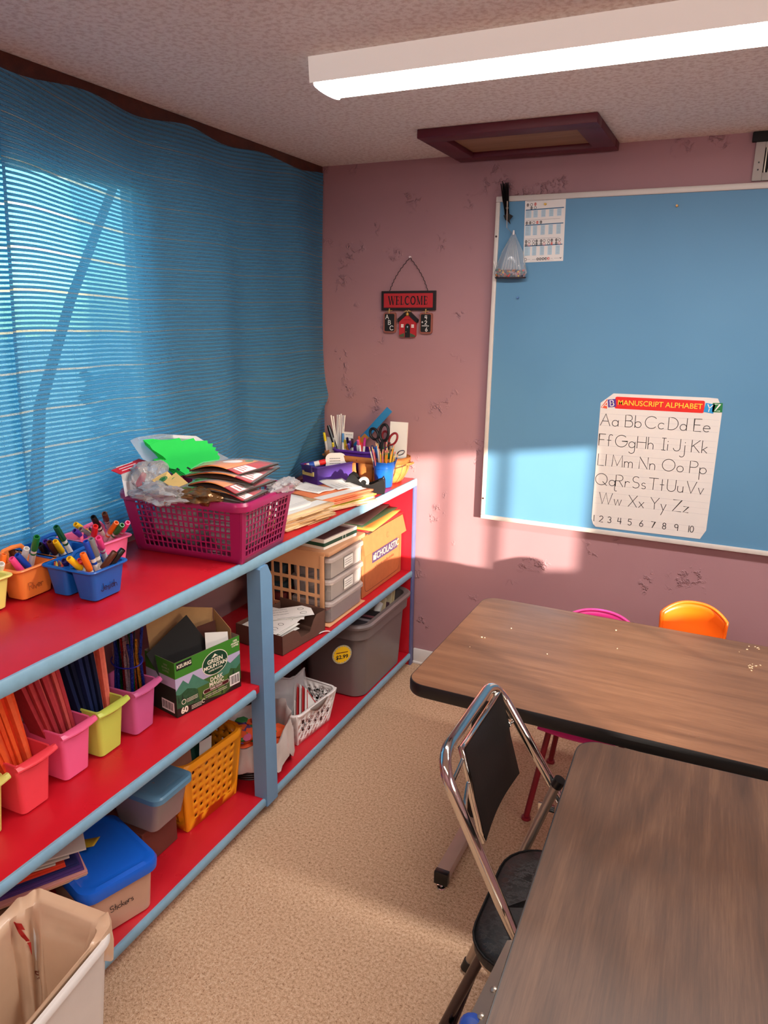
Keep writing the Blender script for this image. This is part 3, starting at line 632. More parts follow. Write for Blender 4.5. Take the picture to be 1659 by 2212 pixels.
for k in range(9):
    px, py = zc(R.uniform(215, 320), R.uniform(335, 400)); p = az(px, py, 1.095); d = Vector((R.uniform(-.2, .2), R.uniform(-.2, .2), 1)).normalized()
    crayon(p - d * .079, d, [(40, 36, 40), (120, 150, 70), (180, 130, 110), (60, 50, 60)][k % 4], W3, k)
for k in range(8):
    px, py = zc(R.uniform(1045, 1140), R.uniform(80, 130)); p = az(px, py, 1.098); d = Vector((R.uniform(-.3, .3), R.uniform(-.2, .2), 1)).normalized()
    crayon(p - d * .079, d, [(70, 30, 30), (210, 90, 50), (40, 30, 50)][k % 3], W4, k)

# ---- magenta basket
MAG = plas('magenta', (152, 26, 84), .33)
BROT = 3.5; BC = Vector((-1.558, 1.935, Z0))
bk = thing('laundry_basket', 'magenta plastic basket with square holes heaped with craft packets', 'basket', BC, BROT)
def side(w0, d0, w1, d1, h, k):
    """map (u,v) to a tapered basket side; k = 0 front(-y) 1 right(+x) 2 back 3 left"""
    def fn(u, v):
        w = w0 + (w1 - w0) * v; d = d0 + (d1 - d0) * v; z = h * v
        return [(-w / 2 + w * u, -d / 2, z), (w / 2, -d / 2 + d * u, z), (w / 2 - w * u, d / 2, z), (-w / 2, d / 2 - d * u, z)][k]
    return fn
def basket(t, w0, d0, w1, d1, h, mat, cells, hole, solid=.003, lip=.012, liph=.018, corner=.03, names=('body', 'rim')):
    g = G()
    for k in range(4): g.holes(side(w0, d0, w1, d1, h, k), cells[k][0], cells[k][1], lambda i, j, k=k: hole(k, i, j, *cells[k]))
    g.add([(-w0 / 2, -d0 / 2, 0), (w0 / 2, -d0 / 2, 0), (w0 / 2, d0 / 2, 0), (-w0 / 2, d0 / 2, 0)], [(0, 1, 2, 3)])
    # rounded corner fillets
    for sx in (-1, 1):
        for sy in (-1, 1): g.tube([(sx * (w0 / 2 - .004), sy * (d0 / 2 - .004), .004), (sx * (w1 / 2 - .004), sy * (d1 / 2 - .004), h)], corner * .16, 10)
    build(names[0], g, mat, t, 30, solid, merge=True)
    r1 = [rr(w1 - .004, d1 - .004, corner, h - .004, 6), rr(w1 + 2 * lip, d1 + 2 * lip, corner + lip, h - liph, 6), rr(w1 + 2 * lip + .003, d1 + 2 * lip + .003, corner + lip, h - liph * .3, 6), rr(w1 + 1.5 * lip, d1 + 1.5 * lip, corner + lip, h + .002, 6), rr(w1 - .006, d1 - .006, corner, h, 6)]
    g = G(); g.loft(r1 + [r1[0]], False, False); build(names[1], g, mat, t, 40)
def mh(k, i, j, nu, nv):
    m = 2 if k in (0, 2) else 1
    if i < m or i >= nu - m or j < 1 or j >= nv - 1: return None
    return ('r', .74, .78)
basket(bk, .405, .262, .462, .322, .208, MAG, [(22, 10), (15, 10), (22, 10), (15, 10)], mh, liph=.026, lip=.016)
# pieces in the basket
def blob(name, label, cat, c, size, mat, seed, amp=.35, seg=20, group=None, flat=None):
    t = G()
    def fn(u, v):
        a = 2 * PI * u; b = PI * (v - .5); d = Vector((math.cos(a) * math.cos(b), math.sin(a) * math.cos(b), math.sin(b)))
        n1 = dirt(d, 2.2, seed); n2 = abs(dirt(d, 4.5, seed + 9)); k = 1 + amp * n1 + amp * .7 * n2
        q = Vector((d.x * size[0] * k, d.y * size[1] * k, d.z * size[2] * k))
        if flat is not None: q.z = max(q.z, flat)
        return q
    t.grid(fn, seg * 2, seg); o = build(name, t, mat, None, 50); o.location = c
    return tag(o, label, cat, group)
BR = RZ(BROT); 
def inb(x, y, z): return BC + (BR @ Vector((x, y, z)))
SMOKE = film('crumpled_bag_film', (206, 202, 204), .55, .22, gloss=.8)
blob('plastic_bag', 'crumpled clear bag filling the left half of the magenta basket', 'bag', inb(-.09, 0, .105), (.105, .115, .10), SMOKE, 3, .16)
blob('plastic_bag', 'crumpled clear bag filling the right half of the magenta basket', 'bag', inb(.10, 0, .105), (.095, .115, .10), SMOKE, 8, .16)
blob('plastic_bag', 'grey wrinkled plastic bag bulging beside the kraft tags', 'bag', az(322, 1035, 1.235), (.06, .055, .05), WRINK, 12, .5)
blob('plastic_bag', 'wrinkled clear bag at the front rim of the magenta basket', 'bag', az(345, 1066, 1.215), (.085, .05, .028), WRINK, 21, .6)
blob('foil_packet', 'brown and gold foil packet at the front rim of the magenta basket', 'packet', az(428, 1072, 1.21), (.07, .04, .022), plain('brown_gold_foil', (120, 84, 50), .25, .5, var=.8, scale=60), 31, .5)
# green foam trees
GREENF = plain('green_foam', (30, 214, 86), .8, var=.04)
P0 = az(400, 1022, 1.225); PX = az(470, 985, 1.262); PY = az(345, 955, 1.345)
def z2(x, y): return (240 + x / 4.147, 930 + y / 4.147)
outline = [(340, 125), (420, 100), (500, 95), (612, 66), (632, 94), (740, 68), (756, 94), (862, 90), (868, 118), (912, 116), (905, 146), (942, 152), (930, 180), (962, 190), (952, 212), (976, 235), (965, 275), (840, 320), (670, 395), (600, 350), (530, 340), (515, 325), (450, 282), (495, 260), (470, 235), (370, 170)]
FM = frame(P0, PX - P0, PY - P0); FI = FM.inverted(); FN = FM.to_3x3().col[2]
def on_plane(px, py):
    r = _ray(px, py); o = Vector((0, 0, CAMZ)); k = (P0 - o).dot(FN) / r.dot(FN); return o + r * k
poly = [(FI @ on_plane(*z2(*q))) for q in outline]
if FN.dot(Vector((0, 0, CAMZ)) - P0) < 0: SGN = -1
else: SGN = 1
cxy = sum((p.x for p in poly)) / len(poly), sum((p.y for p in poly)) / len(poly)
for k in range(5):
    sh = (-.004 * k, -.0015 * k); a = math.radians(-2.2 * k)
    pl = [(cxy[0] + (p.x - cxy[0]) * math.cos(a) - (p.y - cxy[1]) * math.sin(a) + sh[0], cxy[1] + (p.x - cxy[0]) * math.sin(a) + (p.y - cxy[1]) * math.cos(a) + sh[1]) for p in poly]
    zz = -SGN * .005 * k; g = G(); g.prism(pl, zz, zz - SGN * .003)
    if k == 0:
        for (a0, b0), (a1, b1) in (((500, 190), (640, 275)), ((655, 245), (750, 318)), ((560, 320), (600, 350))):
            q0 = FI @ on_plane(*z2(a0, b0)); q1 = FI @ on_plane(*z2(a1, b1)); stroke(g, [(q0.x, q0.y), (q1.x, q1.y)], .0022, None, SGN * .0004)
    o = build('foam_tree', g, GREENF, None, 0); o.matrix_world = FM
    lab = ('top bright green foam tree cutout of the stack in the magenta basket', 'green foam tree cutout second from the top of the stack', 'green foam tree cutout third from the top of the stack', 'green foam tree cutout fourth from the top of the stack', 'bottom green foam tree cutout of the stack')[k]
    tag(o, lab, 'foam cutout', 'green foam trees in the basket')
# clear bag sheet behind the trees
g = G(); bp = [z2(x, y) for x, y in ((230, 90), (300, 60), (480, 30), (620, 40), (820, 50), (900, 100), (1010, 200), (1100, 250), (960, 300), (700, 380), (480, 330), (330, 260))]
pts = [FI @ on_plane(*q) for q in bp]; cc = sum((Vector(p) for p in pts), Vector()) / len(pts); R = random.Random(2)
ring2 = [cc + (p - cc) * .55 + Vector((0, 0, -SGN * .03)) for p in pts]
ring1 = [Vector((p.x, p.y, -SGN * (.030 + R.uniform(-.006, .006)))) for p in pts]
g.loft([ring1, [a * .5 + b * .5 + Vector((0, 0, R.uniform(-.01, .01))) for a, b in zip(ring1, ring2)], ring2], False, True)
o = build('plastic_bag', g, WRINK, None, 60); o.matrix_world = FM; tag(o, 'clear bag opened behind the green foam trees', 'bag')
# red header bag on the left
HRED = plain('red_card', (186, 20, 40), .5, var=.1); ORC = plain('orange_card', (226, 140, 66), .5, var=.1); KRAFT = plain('tan_kraft_card', (206, 172, 104), .7, var=.06)
t = thing('header_bag', 'clear bag with red header card sticking out at the basket\'s left end', 'packet', az(262, 1040, 1.225))
q = [az(*z2(x, y), z) - t.location for x, y, z in ((0, 355, 1.275), (90, 392, 1.262), (372, 290, 1.27), (250, 252, 1.285))]
g = G(); g.add(q + [p - Vector((0, 0, .002)) for p in q], [(0, 1, 2, 3), (7, 6, 5, 4), (0, 4, 5, 1), (1, 5, 6, 2), (2, 6, 7, 3), (3, 7, 4, 0)]); build('header_card', g, HRED, t, 0)
FMh = frame(q[1], q[2] - q[1], q[3] - q[2]); g = G()
for i in range(3): scribble(g, .02, .012 + i * .012, .10, .006, .003, FMh, i)
pass
ob = build('print', g, WPLA, t, 0); ob.location = (0, 0, .0012)
build('pouch', G().loft([[q[1], q[1] + (q[2] - q[1]) * .8, q[1] + (q[2] - q[1]) * .8 + Vector((.01, .01, -.001)), q[1] + Vector((.004, -.004, -.001))], [q[1] + Vector((.02, -.01, -.07)), q[1] + (q[2] - q[1]) * .7 + Vector((.02, 0, -.07)), q[1] + (q[2] - q[1]) * .7 + Vector((.01, .03, -.07)), q[1] + Vector((.01, .02, -.07))]], True, True), WRINK, t, 0)
build('contents', G().tube([q[1] + (q[2] - q[1]) * .3 + Vector((.01, .01, -.06)), q[1] + (q[2] - q[1]) * .55 + Vector((.01, .01, -.02))], [.018, .01], 8), HRED, t)
# kraft tags
for k, (cs, lab) in enumerate(((((360, 440), (440, 508), (560, 420), (505, 365)), 'left tan kraft hang tag with green emblem in the magenta basket'), (((470, 460), (560, 522), (690, 470), (580, 375)), 'right tan kraft hang tag with green emblem in the magenta basket'))):
    zs = (1.245, 1.232, 1.25, 1.268) if k == 0 else (1.25, 1.235, 1.252, 1.275); w_ = [az(*z2(*c), z) for c, z in zip(cs, zs)]
    t = thing('hang_tag', lab, 'tag', w_[0], 0, 'kraft tags in the basket'); q = [p - w_[0] for p in w_]; n_ = (q[1] - q[0]).cross(q[3] - q[0]).normalized()
    if n_.z < 0: n_ = -n_
    g = G(); g.add(q + [p - n_ * .0015 for p in q], [(0, 1, 2, 3), (7, 6, 5, 4), (0, 4, 5, 1), (1, 5, 6, 2), (2, 6, 7, 3), (3, 7, 4, 0)]); build('card', g, KRAFT, t, 0)
    F_ = frame(q[0] + n_ * .0006, q[1] - q[0], q[3] - q[0]); e = (q[1] - q[0]).length; g = G(); cx, cy = e * .52, .028
    for a in range(0, 360, 45): stroke(g, arc(cx + .007 * math.cos(math.radians(a)), cy + .007 * math.sin(math.radians(a)), .006, .006, 0, 360, 8), .0022, F_)
    build('emblem', g, plain('green_print', (20, 130, 70), .6), t, 0)
    g = G(); stroke(g, [(e * .35, .085), (e * .6, .085)], .006, F_); build('hang_slot', g, BLKM, t, 0)
SLV = film('thin_sleeve', (235, 235, 238), .04, .08)
# red and orange packets, fanned
PK = [((680, 545), (1200, 640), (1400, 545), (760, 500), 1.212, 'bottom'), ((690, 490), (1130, 575), (1480, 450), (800, 420), 1.232, 'third'), ((660, 412), (1270, 478), (1510, 330), (800, 330), 1.255, 'second'), ((700, 360), (1160, 400), (1500, 300), (830, 290), 1.275, 'top')]
for k, (a, b, c, d, z, wd) in enumerate(PK):
    zz = (z + .004, z - .006, z, z + .006); w_ = [az(*z2(*q), h) for q, h in zip((a, b, c, d), zz)]
    t = thing('craft_packet', {'bottom': 'red and orange craft packet lowest of the fanned pile in the basket', 'third': 'red and orange craft packet third from the top of the fanned pile', 'second': 'red and orange craft packet second from the top of the fanned pile', 'top': 'topmost red and orange craft packet with a white label and round picture'}[wd], 'packet', w_[0], 0, 'craft packets in the basket')
    q = [p - w_[0] for p in w_]
    def top(u, v, q=q): 
        p = (q[0] * (1 - u) + q[1] * u) * (1 - v) + (q[3] * (1 - u) + q[2] * u) * v; return p + Vector((0, 0, .022 * math.sin(PI * min(1, u * 1.02)) * (1 - .4 * v)))
    def card(u0, u1, v0, v1, lift, nu=10, nv=4): 
        return lambda u, v: top(u0 + (u1 - u0) * u, v0 + (v1 - v0) * v) + Vector((0, 0, lift))
    g = G(); g.grid(card(.0, .74, .0, 1, .0), 12, 4); build('orange_card', g, ORC, t, 60, .0012)
    g = G(); g.grid(card(.74, 1, .0, 1, .0), 8, 4); build('red_card', g, HRED, t, 60, .0012)
    g = G(); g.grid(card(0, .34, .0, .22, .0008), 8, 2); build('red_band', g, HRED, t, 60)
    g = G(); g.grid(card(.77, .95, .12, .50, .0012), 6, 2); build('label', g, PAPER, t, 60)
    g = G()
    for i in range(3): g.grid(card(.79, .93 - .03 * i, .18 + .09 * i, .21 + .09 * i, .0016), 5, 1)
    build('small_print', g, plain('red_print', (190, 60, 60), .6), t, 0)
    if k == 3:
        g = G(); n = 14
        g.add([card(0, 1, 0, 1, .0016)(.50, .66)] + [card(0, 1, 0, 1, .0016)(.50 + .13 * math.cos(2 * PI * i / n), .66 + .2 * math.sin(2 * PI * i / n)) for i in range(n)], [(0, i + 1, (i + 1) % n + 1) for i in range(n)])
        build('round_picture', g, PAPER, t, 0)
        g = G(); g.add([card(0, 1, 0, 1, .0016)(.66 + .05 * math.cos(2 * PI * i / n), .86 + .09 * math.sin(2 * PI * i / n)) for i in range(n)], [tuple(range(n))]); build('green_dot', g, plain('green_print', (20, 130, 70), .6), t, 0)
    g = G(); g.grid(lambda u, v: top(u * 1.03 - .015, v * 1.04 - .02) + Vector((0, 0, .004)), 12, 4); g.grid(lambda u, v: q[0] * (1 - u) * (1 - v) + q[1] * u * (1 - v) + q[2] * u * v + q[3] * (1 - u) * v + Vector((0, 0, -.003)), 4, 4)
    build('sleeve', g, SLV, t, 60)
    g = G(); g.grid(lambda u, v: q[0] * (1 - u) * (1 - v) + q[1] * u * (1 - v) + q[2] * u * v + q[3] * (1 - u) * v + Vector((0, 0, -.001 + .008 * math.sin(PI * u))), 6, 4); build('contents', g, plain('dark_brown_felt', (50, 30, 22), .9), t, 60, .004)
o = blob('plastic_bag', 'clear bag with white and blue bits at the basket\'s right end', 'bag', az(612, 1050, 1.205), (.03, .07, .02), WRINK, 44, .5)

# ---- folders
R = random.Random(11)
def folder(c, rot, size, th, mat, label, group, tilt=0.0, tabs=True, z=0.0):
    t = thing('file_folder', label, 'folder', (c[0], c[1], z), rot, group); w_, d_ = size; g = G()
    n = 8
    for s, l in ((0, 0.0), (1, th)):
        g.grid(lambda u, v: (-w_ / 2 + w_ * u, -d_ / 2 + d_ * v, l + tilt * u * d_ + .0015 * math.sin(u * 5 + s) * (1 if s else 0)), n, 2)
    g.add([(-w_ / 2, -d_ / 2, 0), (-w_ / 2, d_ / 2, 0), (-w_ / 2, d_ / 2, th), (-w_ / 2, -d_ / 2, th)], [(0, 1, 2, 3)])
    build('cover', g, mat, t, 30, .0009)
    build('papers', G().box((-w_ / 2 + .004, -d_ / 2 + .006, .0012), (w_ / 2 - .006, d_ / 2 - .006, max(.0016, th - .0008))), PAPER, t, 0)
    if tabs: build('tab', G().box((w_ / 2 - .002, -d_ / 2 + d_ * R.uniform(.1, .6), 0), (w_ / 2 + .010, -d_ / 2 + d_ * R.uniform(.65, .9), .001)), mat, t, 0)
    return t
zz = Z0 + .0005
for k in range(7):
    th = R.uniform(.005, .0085)
    folder((-1.512 + R.uniform(-.012, .012), 2.325 + R.uniform(-.014, .014) + (.02 if k == 0 else 0), 0), -7 + R.uniform(-5, 5) - (k == 6) * 2, (.235, .30), th, plain('manila_%d' % (k % 3), [(232, 196, 148), (238, 206, 160), (222, 182, 130)][k % 3], .7, var=.05),
           'manila folder in the shorter stack beside the magenta basket', 'manila folders beside the basket', z=zz)
    zz += th + .0015
o = thing('paper_sheet', 'white worksheet lying on the manila folder stack', 'paper', (-1.545, 2.36, zz + .001), -6); build('sheet', G().grid(lambda u, v: (-.105 + .21 * u, -.125 + .25 * v, .004 * math.sin(3 * u + 2 * v)), 8, 8), PAPER, o, 60, .0006)
g = G(); 
for i in range(2): stroke(g, [(.070 + i * .012, -.12), (.070 + i * .012, .11)], .0012, None, .006)
stroke(g, arc(.0, .02, .02, .02, 20, 200, 8), .0008, None, .006); build('print', g, GREYINK, o, 0)
zz = Z0 + .0005
OF = [((232, 190, 150), 'tan'), ((226, 176, 140), 'tan'), ((240, 214, 170), 'cream'), ((214, 206, 90), 'lime'), ((238, 200, 150), 'cream'), ((240, 150, 110), 'salmon'), ((238, 134, 86), 'orange'), ((240, 138, 90), 'orange')]
for k, (c, nm) in enumerate(OF):
    th = R.uniform(.004, .0065)
    folder((-1.492 + R.uniform(-.012, .012) + .012 * (k < 4), 2.665 + R.uniform(-.012, .012) - .01 * (k > 4), 0), -16 + R.uniform(-7, 7), (.225, .29), th, plain('folder_%s_%d' % (nm, k), c, .7, var=.05), 'coloured paper folder in the orange topped stack before the tape dispenser', 'orange and tan folders', z=zz)
    zz += th + .001
for k, (dx, dy, rz, lab) in enumerate(((.02, .11, -30, 'white printed page curling on the orange folders'), (-.05, -.01, -8, 'white page tucked at the left of the orange folders'))):
    o = thing('paper_sheet', lab, 'paper', (-1.515 + dx, 2.665 + dy, zz + .0015 + .0012 * k), rz); build('sheet', G().grid(lambda u, v: (-.10 + .17 * u, -.07 + .12 * v, .001 + .022 * max(0, .5 - u) ** 1.6 + .003 * math.sin(6 * v)), 10, 6), PAPER, o, 60, .0006)
    g = G()
    for i in range(4): scribble(g, -.03, -.05 + i * .02, .05, .006, .002, T(0, 0, .0042), i)
    build('print', g, GREYINK, o, 0)

# ---- purple bin with glue stick and card
PUR = plas('purple', (82, 58, 140), .42)
t = thing('storage_bin', 'purple plastic bin with a notched front holding a glue stick', 'bin', (-1.690, 2.975, Z0), -20)
g = G(); w_, d_, h = .125, .225, .098; tub(g, w_ * .9, d_ * .94, w_, d_, h, .008, .003, .005, .006)
build('body', g, PUR, t, 30)
build('notch', G().cbox((0, -d_ / 2 - .001, h - .016), (.055, .014, .034), .004), plain('dark_purple_recess', (52, 36, 96), .5), t)
build('sticker', G().box((-.045, -d_ / 2 * .975 - .006, .050), (.035, -d_ / 2 * .965 - .003, .070)), plain('yellow_price_sticker', (214, 200, 120), .6, var=.3, scale=90), t, 0)
P = t.matrix_basis
M = T(-1.690, 2.975, Z0) @ RZ(-20)
o = thing('glue_stick', 'white glue stick with a red cap lying in the purple bin', 'glue stick', M @ Vector((-.030, -.100, .088)))
D = basis(M.to_3x3() @ Vector((.55, .75, .22)))
build('tube', G().lathe([(.013, 0), (.013, .06)], 16, M=D), WPLA, o); build('cap', G().lathe([(.0135, .06), (.0135, .088), (.011, .09)], 16, M=D), plain('red_cap', (216, 32, 34), .35), o)
build('band', G().lathe([(.0133, .012), (.0133, .036)], 16, M=D, cap0=False, cap1=False), plain('blue_label', (36, 84, 180), .5), o); build('base', G().lathe([(.0134, -.012), (.0134, 0)], 16, M=D), plain('red_cap', (216, 32, 34), .35), o)
o = thing('white_card', 'white rounded plastic card standing in the purple bin', 'card', M @ Vector((.012, .045, .03))); o.rotation_euler = (math.radians(78), 0, math.radians(38))
build('card', G().prism([(x, y) for x, y, _ in rr(.10, .115, .03, 0, 5, 0, .05)], 0, .003), WPLA, o); g = G()
for i in range(4): scribble(g, -.03, .045 + i * .012, .02, .006, .003, T(0, 0, .0036), i)
build('print', g, GREYINK, o, 0)

# ---- tape dispenser
t = thing('tape_dispenser', 'black desk tape dispenser at the shelf front by the blue cup', 'tape dispenser', (-1.452, 2.885, Z0), 22)
prof = [(-.095, 0), (.095, 0), (.097, .012), (.095, .056), (.088, .072), (.080, .062), (.062, .055), (.046, .046), (.030, .040), (-.000, .041), (-.016, .054), (-.034, .080), (-.050, .088), (-.070, .072), (-.095, .018)]
g = G()
for s in (-1, 1): g.loft([[(x, s * .033, z) for x, z in prof], [(x, s * .024, z) for x, z in prof]], True, True)
low = [(-.093, 0), (.093, 0), (.093, .030), (.04, .022), (-.02, .022), (-.06, .040), (-.093, .012)]
g.loft([[(x, y, z) for x, z in low] for y in (-.026, .026)], True, True)
build('body', g, BLACK, t, 25)
build('tape_roll', G().loft([[(r * math.cos(a), y, r * math.sin(a) + .046) for a in [2 * PI * k / 24 for k in range(24)]] for r, y in ((.012, -.009), (.024, -.009), (.024, .009), (.012, .009), (.012, -.009))], False, False), film('clear_tape', (230, 224, 214), .6, .2), t)
build('hub', G().cyl((0, -.012, .046), (0, .012, .046), .0115, n=20), BLACK, t)
g = G(); n = 12
for i in range(n): y = -.022 + .044 * i / n; g.add([(.086, y, .058), (.086, y + .0036, .058), (.088, y + .0018, .064)], [(0, 1, 2)])
build('cutter', g, CHROME, t, 0, .0008)

# ---- blue cup with pencils
cup = thing('plastic_cup', 'blue plastic cup crammed with pencils at the shelf front', 'cup', (-1.424, 3.035, Z0))
build('body', G().lathe([(.0375, 0), (.040, .003), (.0475, .088), (.050, .090), (.051, .116), (.0520, .118), (.0505, .120), (.048, .117), (.0455, .09), (.037, .006)], 32), plas('cup_blue', (26, 92, 180), .3), cup)
PC = [(226, 160, 40), (232, 150, 30), (236, 190, 60), (40, 70, 130), (30, 110, 70), (20, 20, 24), (60, 130, 190), (200, 60, 50), (230, 224, 214), (214, 120, 130)]
R = random.Random(4)
for k in range(26):
    a = 2 * PI * k / 26 * 2.3; rr_ = .036 * math.sqrt((k + .5) / 26); lean = rr_ / .036 * R.uniform(.12, .34)
    d = Vector((math.cos(a) * lean, math.sin(a) * lean, 1)).normalized(); ln = R.uniform(.135, .185); rgb = PC[k % 10]
    up = k % 3 != 0
    p = Vector((cup.location.x + math.cos(a) * rr_ * .7, cup.location.y + math.sin(a) * rr_ * .7, Z0 + .008))
    o = thing('pencil', 'pencil standing among the others in the blue cup', 'pencil', p, 0, 'pencils in the blue cup'); M = basis(d)
    build('shaft', G().lathe([(.0036, 0), (.0036, ln)], 6, M=M), plain('pencil_%d_%d_%d' % rgb, rgb, .35), o, 20)
    if up:
        build('sharpened_wood', G().lathe([(.0035, ln), (.0012, ln + .016)], 8, M=M), plain('bare_pencil_wood', (222, 180, 130), .7), o); build('lead', G().lathe([(.0012, ln + .016), (.0003, ln + .021)], 6, M=M), INK, o)
    else:
        build('ferrule', G().lathe([(.0037, ln), (.0037, ln + .011)], 8, M=M), plain('pencil_ferrule', (190, 176, 120), .3, .8), o); build('eraser', G().lathe([(.0034, ln + .011), (.0034, ln + .019), (.002, ln + .021)], 8, M=M), plain('pink_eraser', (222, 128, 120), .8), o)

# ---- wooden splint basket
SPL = wood('splint_wood', (166, 96, 44), (196, 122, 62), (214, 146, 84), 'X', .5)
SPV = wood('splint_wood_upright', (170, 98, 46), (200, 126, 64), (218, 150, 86), 'X', .5)
WBX, WBY = -1.572, 3.156
wb = thing('splint_basket', 'oval wooden splint basket of pens and scissors in the corner', 'basket', (WBX, WBY, Z0))
a_, b_, hb = .212, .104, .120
def oval(k, s, z, n=40): a = 2 * PI * k / n; return (a_ * s * math.copysign(abs(math.cos(a)) ** .8, math.cos(a)), b_ * s * math.copysign(abs(math.sin(a)) ** .8, math.sin(a)), z)
n = 40
bulge = lambda v: .80 + .22 * math.sin(PI * min(1, v * .62 + .05))
for i in range(20):
    g = G(); k0 = i * 2 + .08; k1 = i * 2 + 1.92
    g.grid(lambda u, v: oval(k0 + (k1 - k0) * u, bulge(v), hb * v), 4, 8); build('slat', g, SPV, wb, 60, .002)
g = G(); g.loft([[oval(k, bulge(0), .001) for k in range(n)], [oval(k, bulge(0), .004) for k in range(n)]], True, True); build('base', g, SPL, wb, 0)
for s in (1.04, .985):
    g = G(); rings = [[oval(k, s, z) for k in range(n)] for z in (hb - .026, hb + .002)]; g.loft(rings, False, False); build('rim_band', g, SPL, wb, 60, .003)
for sx in (-1, 1):
    build('handle', G().tube([(sx * a_ * 1.0, -.022, hb - .03), (sx * (a_ + .026), -.012, hb - .024), (sx * (a_ + .026), .012, hb - .024), (sx * a_ * 1.0, .022, hb - .03)], .006, 8), SPV, wb)
    build('vine_tie', G().tube([oval((.0 if sx > 0 else 20) + d, 1.05, hb - .024 - .004 * abs(d)) for d in (-6, -4, -2, 0, 2, 4, 6)], .0026, 6), plain('vine', (96, 56, 30), .7), wb)
for k in range(0, 40, 5): build('tack', G().sph(Vector(oval(k, 1.06, hb - .012)), .0022, 4), BLKM, wb)
# purple tray in it
t = thing('pen_tray', 'purple oval plastic tray of markers inside the splint basket', 'tray', (WBX - .055, WBY - .005, Z0 + .045))
g = G(); tub(g, .205, .115, .225, .130, .098, .05, .003, .006, .010, n=6); build('tray', g, plas('bright_purple', (92, 46, 150), .35), t)
TB = Vector((WBX - .055, WBY - .005, Z0 + .05))
PT = [('yellow', (228, 206, 40), 700, 935, 705, 965), ('yellow_short', (230, 206, 60), 719, 957, 720, 965), ('yellow_green', (222, 200, 50), 745, 950, 746, 962), ('navy', (30, 22, 60), 750, 946, 752, 960), ('purple', (80, 36, 120), 756, 953, 757, 964), ('plum', (60, 18, 40), 760.5, 948, 761, 966), ('violet', (110, 90, 190), 753, 959, 754, 967), ('orange_stub', (226, 130, 60), 749, 961, 751, 968), ('pink', (232, 100, 160), 773, 951, 774, 963), ('orange', (230, 90, 30), 775.5, 943, 777, 960), ('red', (210, 50, 50), 781, 956, 782, 966), ('magenta', (214, 50, 150), 788.5, 946, 787, 962), ('white', (226, 224, 226), 772, 961, 773, 967), ('blue', (60, 130, 190), 741, 936, 741, 950)]
for nm, rgb, x0, y0, x1, y1 in PT:
    tp = ay(x0, y0, WBY - .03 + .05 * ((x0 * 7) % 10) / 10 - .02); lw = ay(x1, y1, WBY - .02); lw.z = min(lw.z, tp.z - .02); d = (tp - lw).normalized(); ln = .11
    o = thing('pen', nm.replace('_', ' ') + ' pen or marker in the purple tray of the splint basket', 'pen', tp - d * ln, 0, 'pens in the purple tray'); M = basis(d)
    build('barrel', G().lathe([(.0055, 0), (.0058, ln * .6)], 10, M=M), WPLA, o); build('cap', G().lathe([(.0066, ln * .6), (.0062, ln - .002), (.005, ln)], 10, M=M), plain('pen_' + nm, rgb, .35), o)
for k, (x0, y0, x1, y1) in enumerate(((715, 897, 724, 950), (720, 899, 726, 950), (729, 896, 728, 950), (733, 896, 731, 950), (737, 894, 735, 945), (741, 897, 739, 945), (745, 897, 741, 945))):
    tp = ay(x0, y0, WBY + .012 + .004 * (k % 3)); lw = ay(x1, y1, WBY + .005); d = (tp - lw).normalized()
    o = build('drinking_straw', G().tube([tp - d * .18, tp - d * .09, tp - d * .004, tp], [.0042, .0042, .0042, .0052], 8, flat=.7), PAPER); tag(o, 'paper wrapped white straw standing in the splint basket', 'straw', 'white straws in the corner basket')
def flatcard(name, label, cat, c, h, w_, th, mat, lean, rz, prints=0):
    t = thing(name, label, cat, c, rz); t.rotation_euler = (math.radians(90 - lean), 0, math.radians(rz)); build('card', G().box((-w_ / 2, 0, 0), (w_ / 2, h, th), .0006), mat, t, 0)
    if prints:
        g = G()
        for i in range(prints): scribble(g, -w_ * .3, h * (.9 - .14 * i), w_ * .4, .006, .002, T(0, 0, th + .0005), i)
        build('print', g, GREYINK, t, 0)
    return t
flatcard('white_card', 'white printed card standing in the corner basket behind the pens', 'card', (-1.690, WBY + .02, Z0 + .085), .128, .052, .001, PAPER, 6, 6, 4)
flatcard('white_card', 'blank white card at the left end of the corner basket', 'card', (-1.775, WBY - .01, Z0 + .06), .125, .055, .001, PAPER, 4, -18)
flatcard('paper_pad', 'white paper pad standing upright in the corner basket', 'paper pad', (-1.424, WBY + .030, Z0 + .03), .250, .088, .012, PAPER, 6, 4)
o = thing('black_clip', 'black marker with a clip leaning in the corner basket', 'marker', ay(703, 962, WBY)); d = (ay(711, 924, WBY + .01) - ay(722, 958, WBY)).normalized()
build('barrel', G().lathe([(.009, -.08), (.010, .03), (.008, .05)], 10, M=T(*(ay(716, 940, WBY) - o.location)) @ basis(d)), BLACK, o)
# ruler
p0 = ay(771, 962, WBY + .065); p1 = ay(842, 884, WBY + .075); M = frame(p0, p1 - p0, (0, -.12, 1)); ln = (p1 - p0).length
o = build('wooden_ruler', G().box((-.10, -.017, 0), (ln, .017, .005), .0008, M), [plain('worn_blue_paint', (26, 118, 172), .5, var=.15, scale=25)]); tag(o, 'blue painted wooden ruler slanting up from the corner basket', 'ruler')
b2 = build('worn_patch', G().box((ln * .06, -.0172, -.0003), (ln * .30, .012, .0053), .0005, M), plain('bare_ruler_wood', (190, 120, 50), .6, var=.3), o, 0)
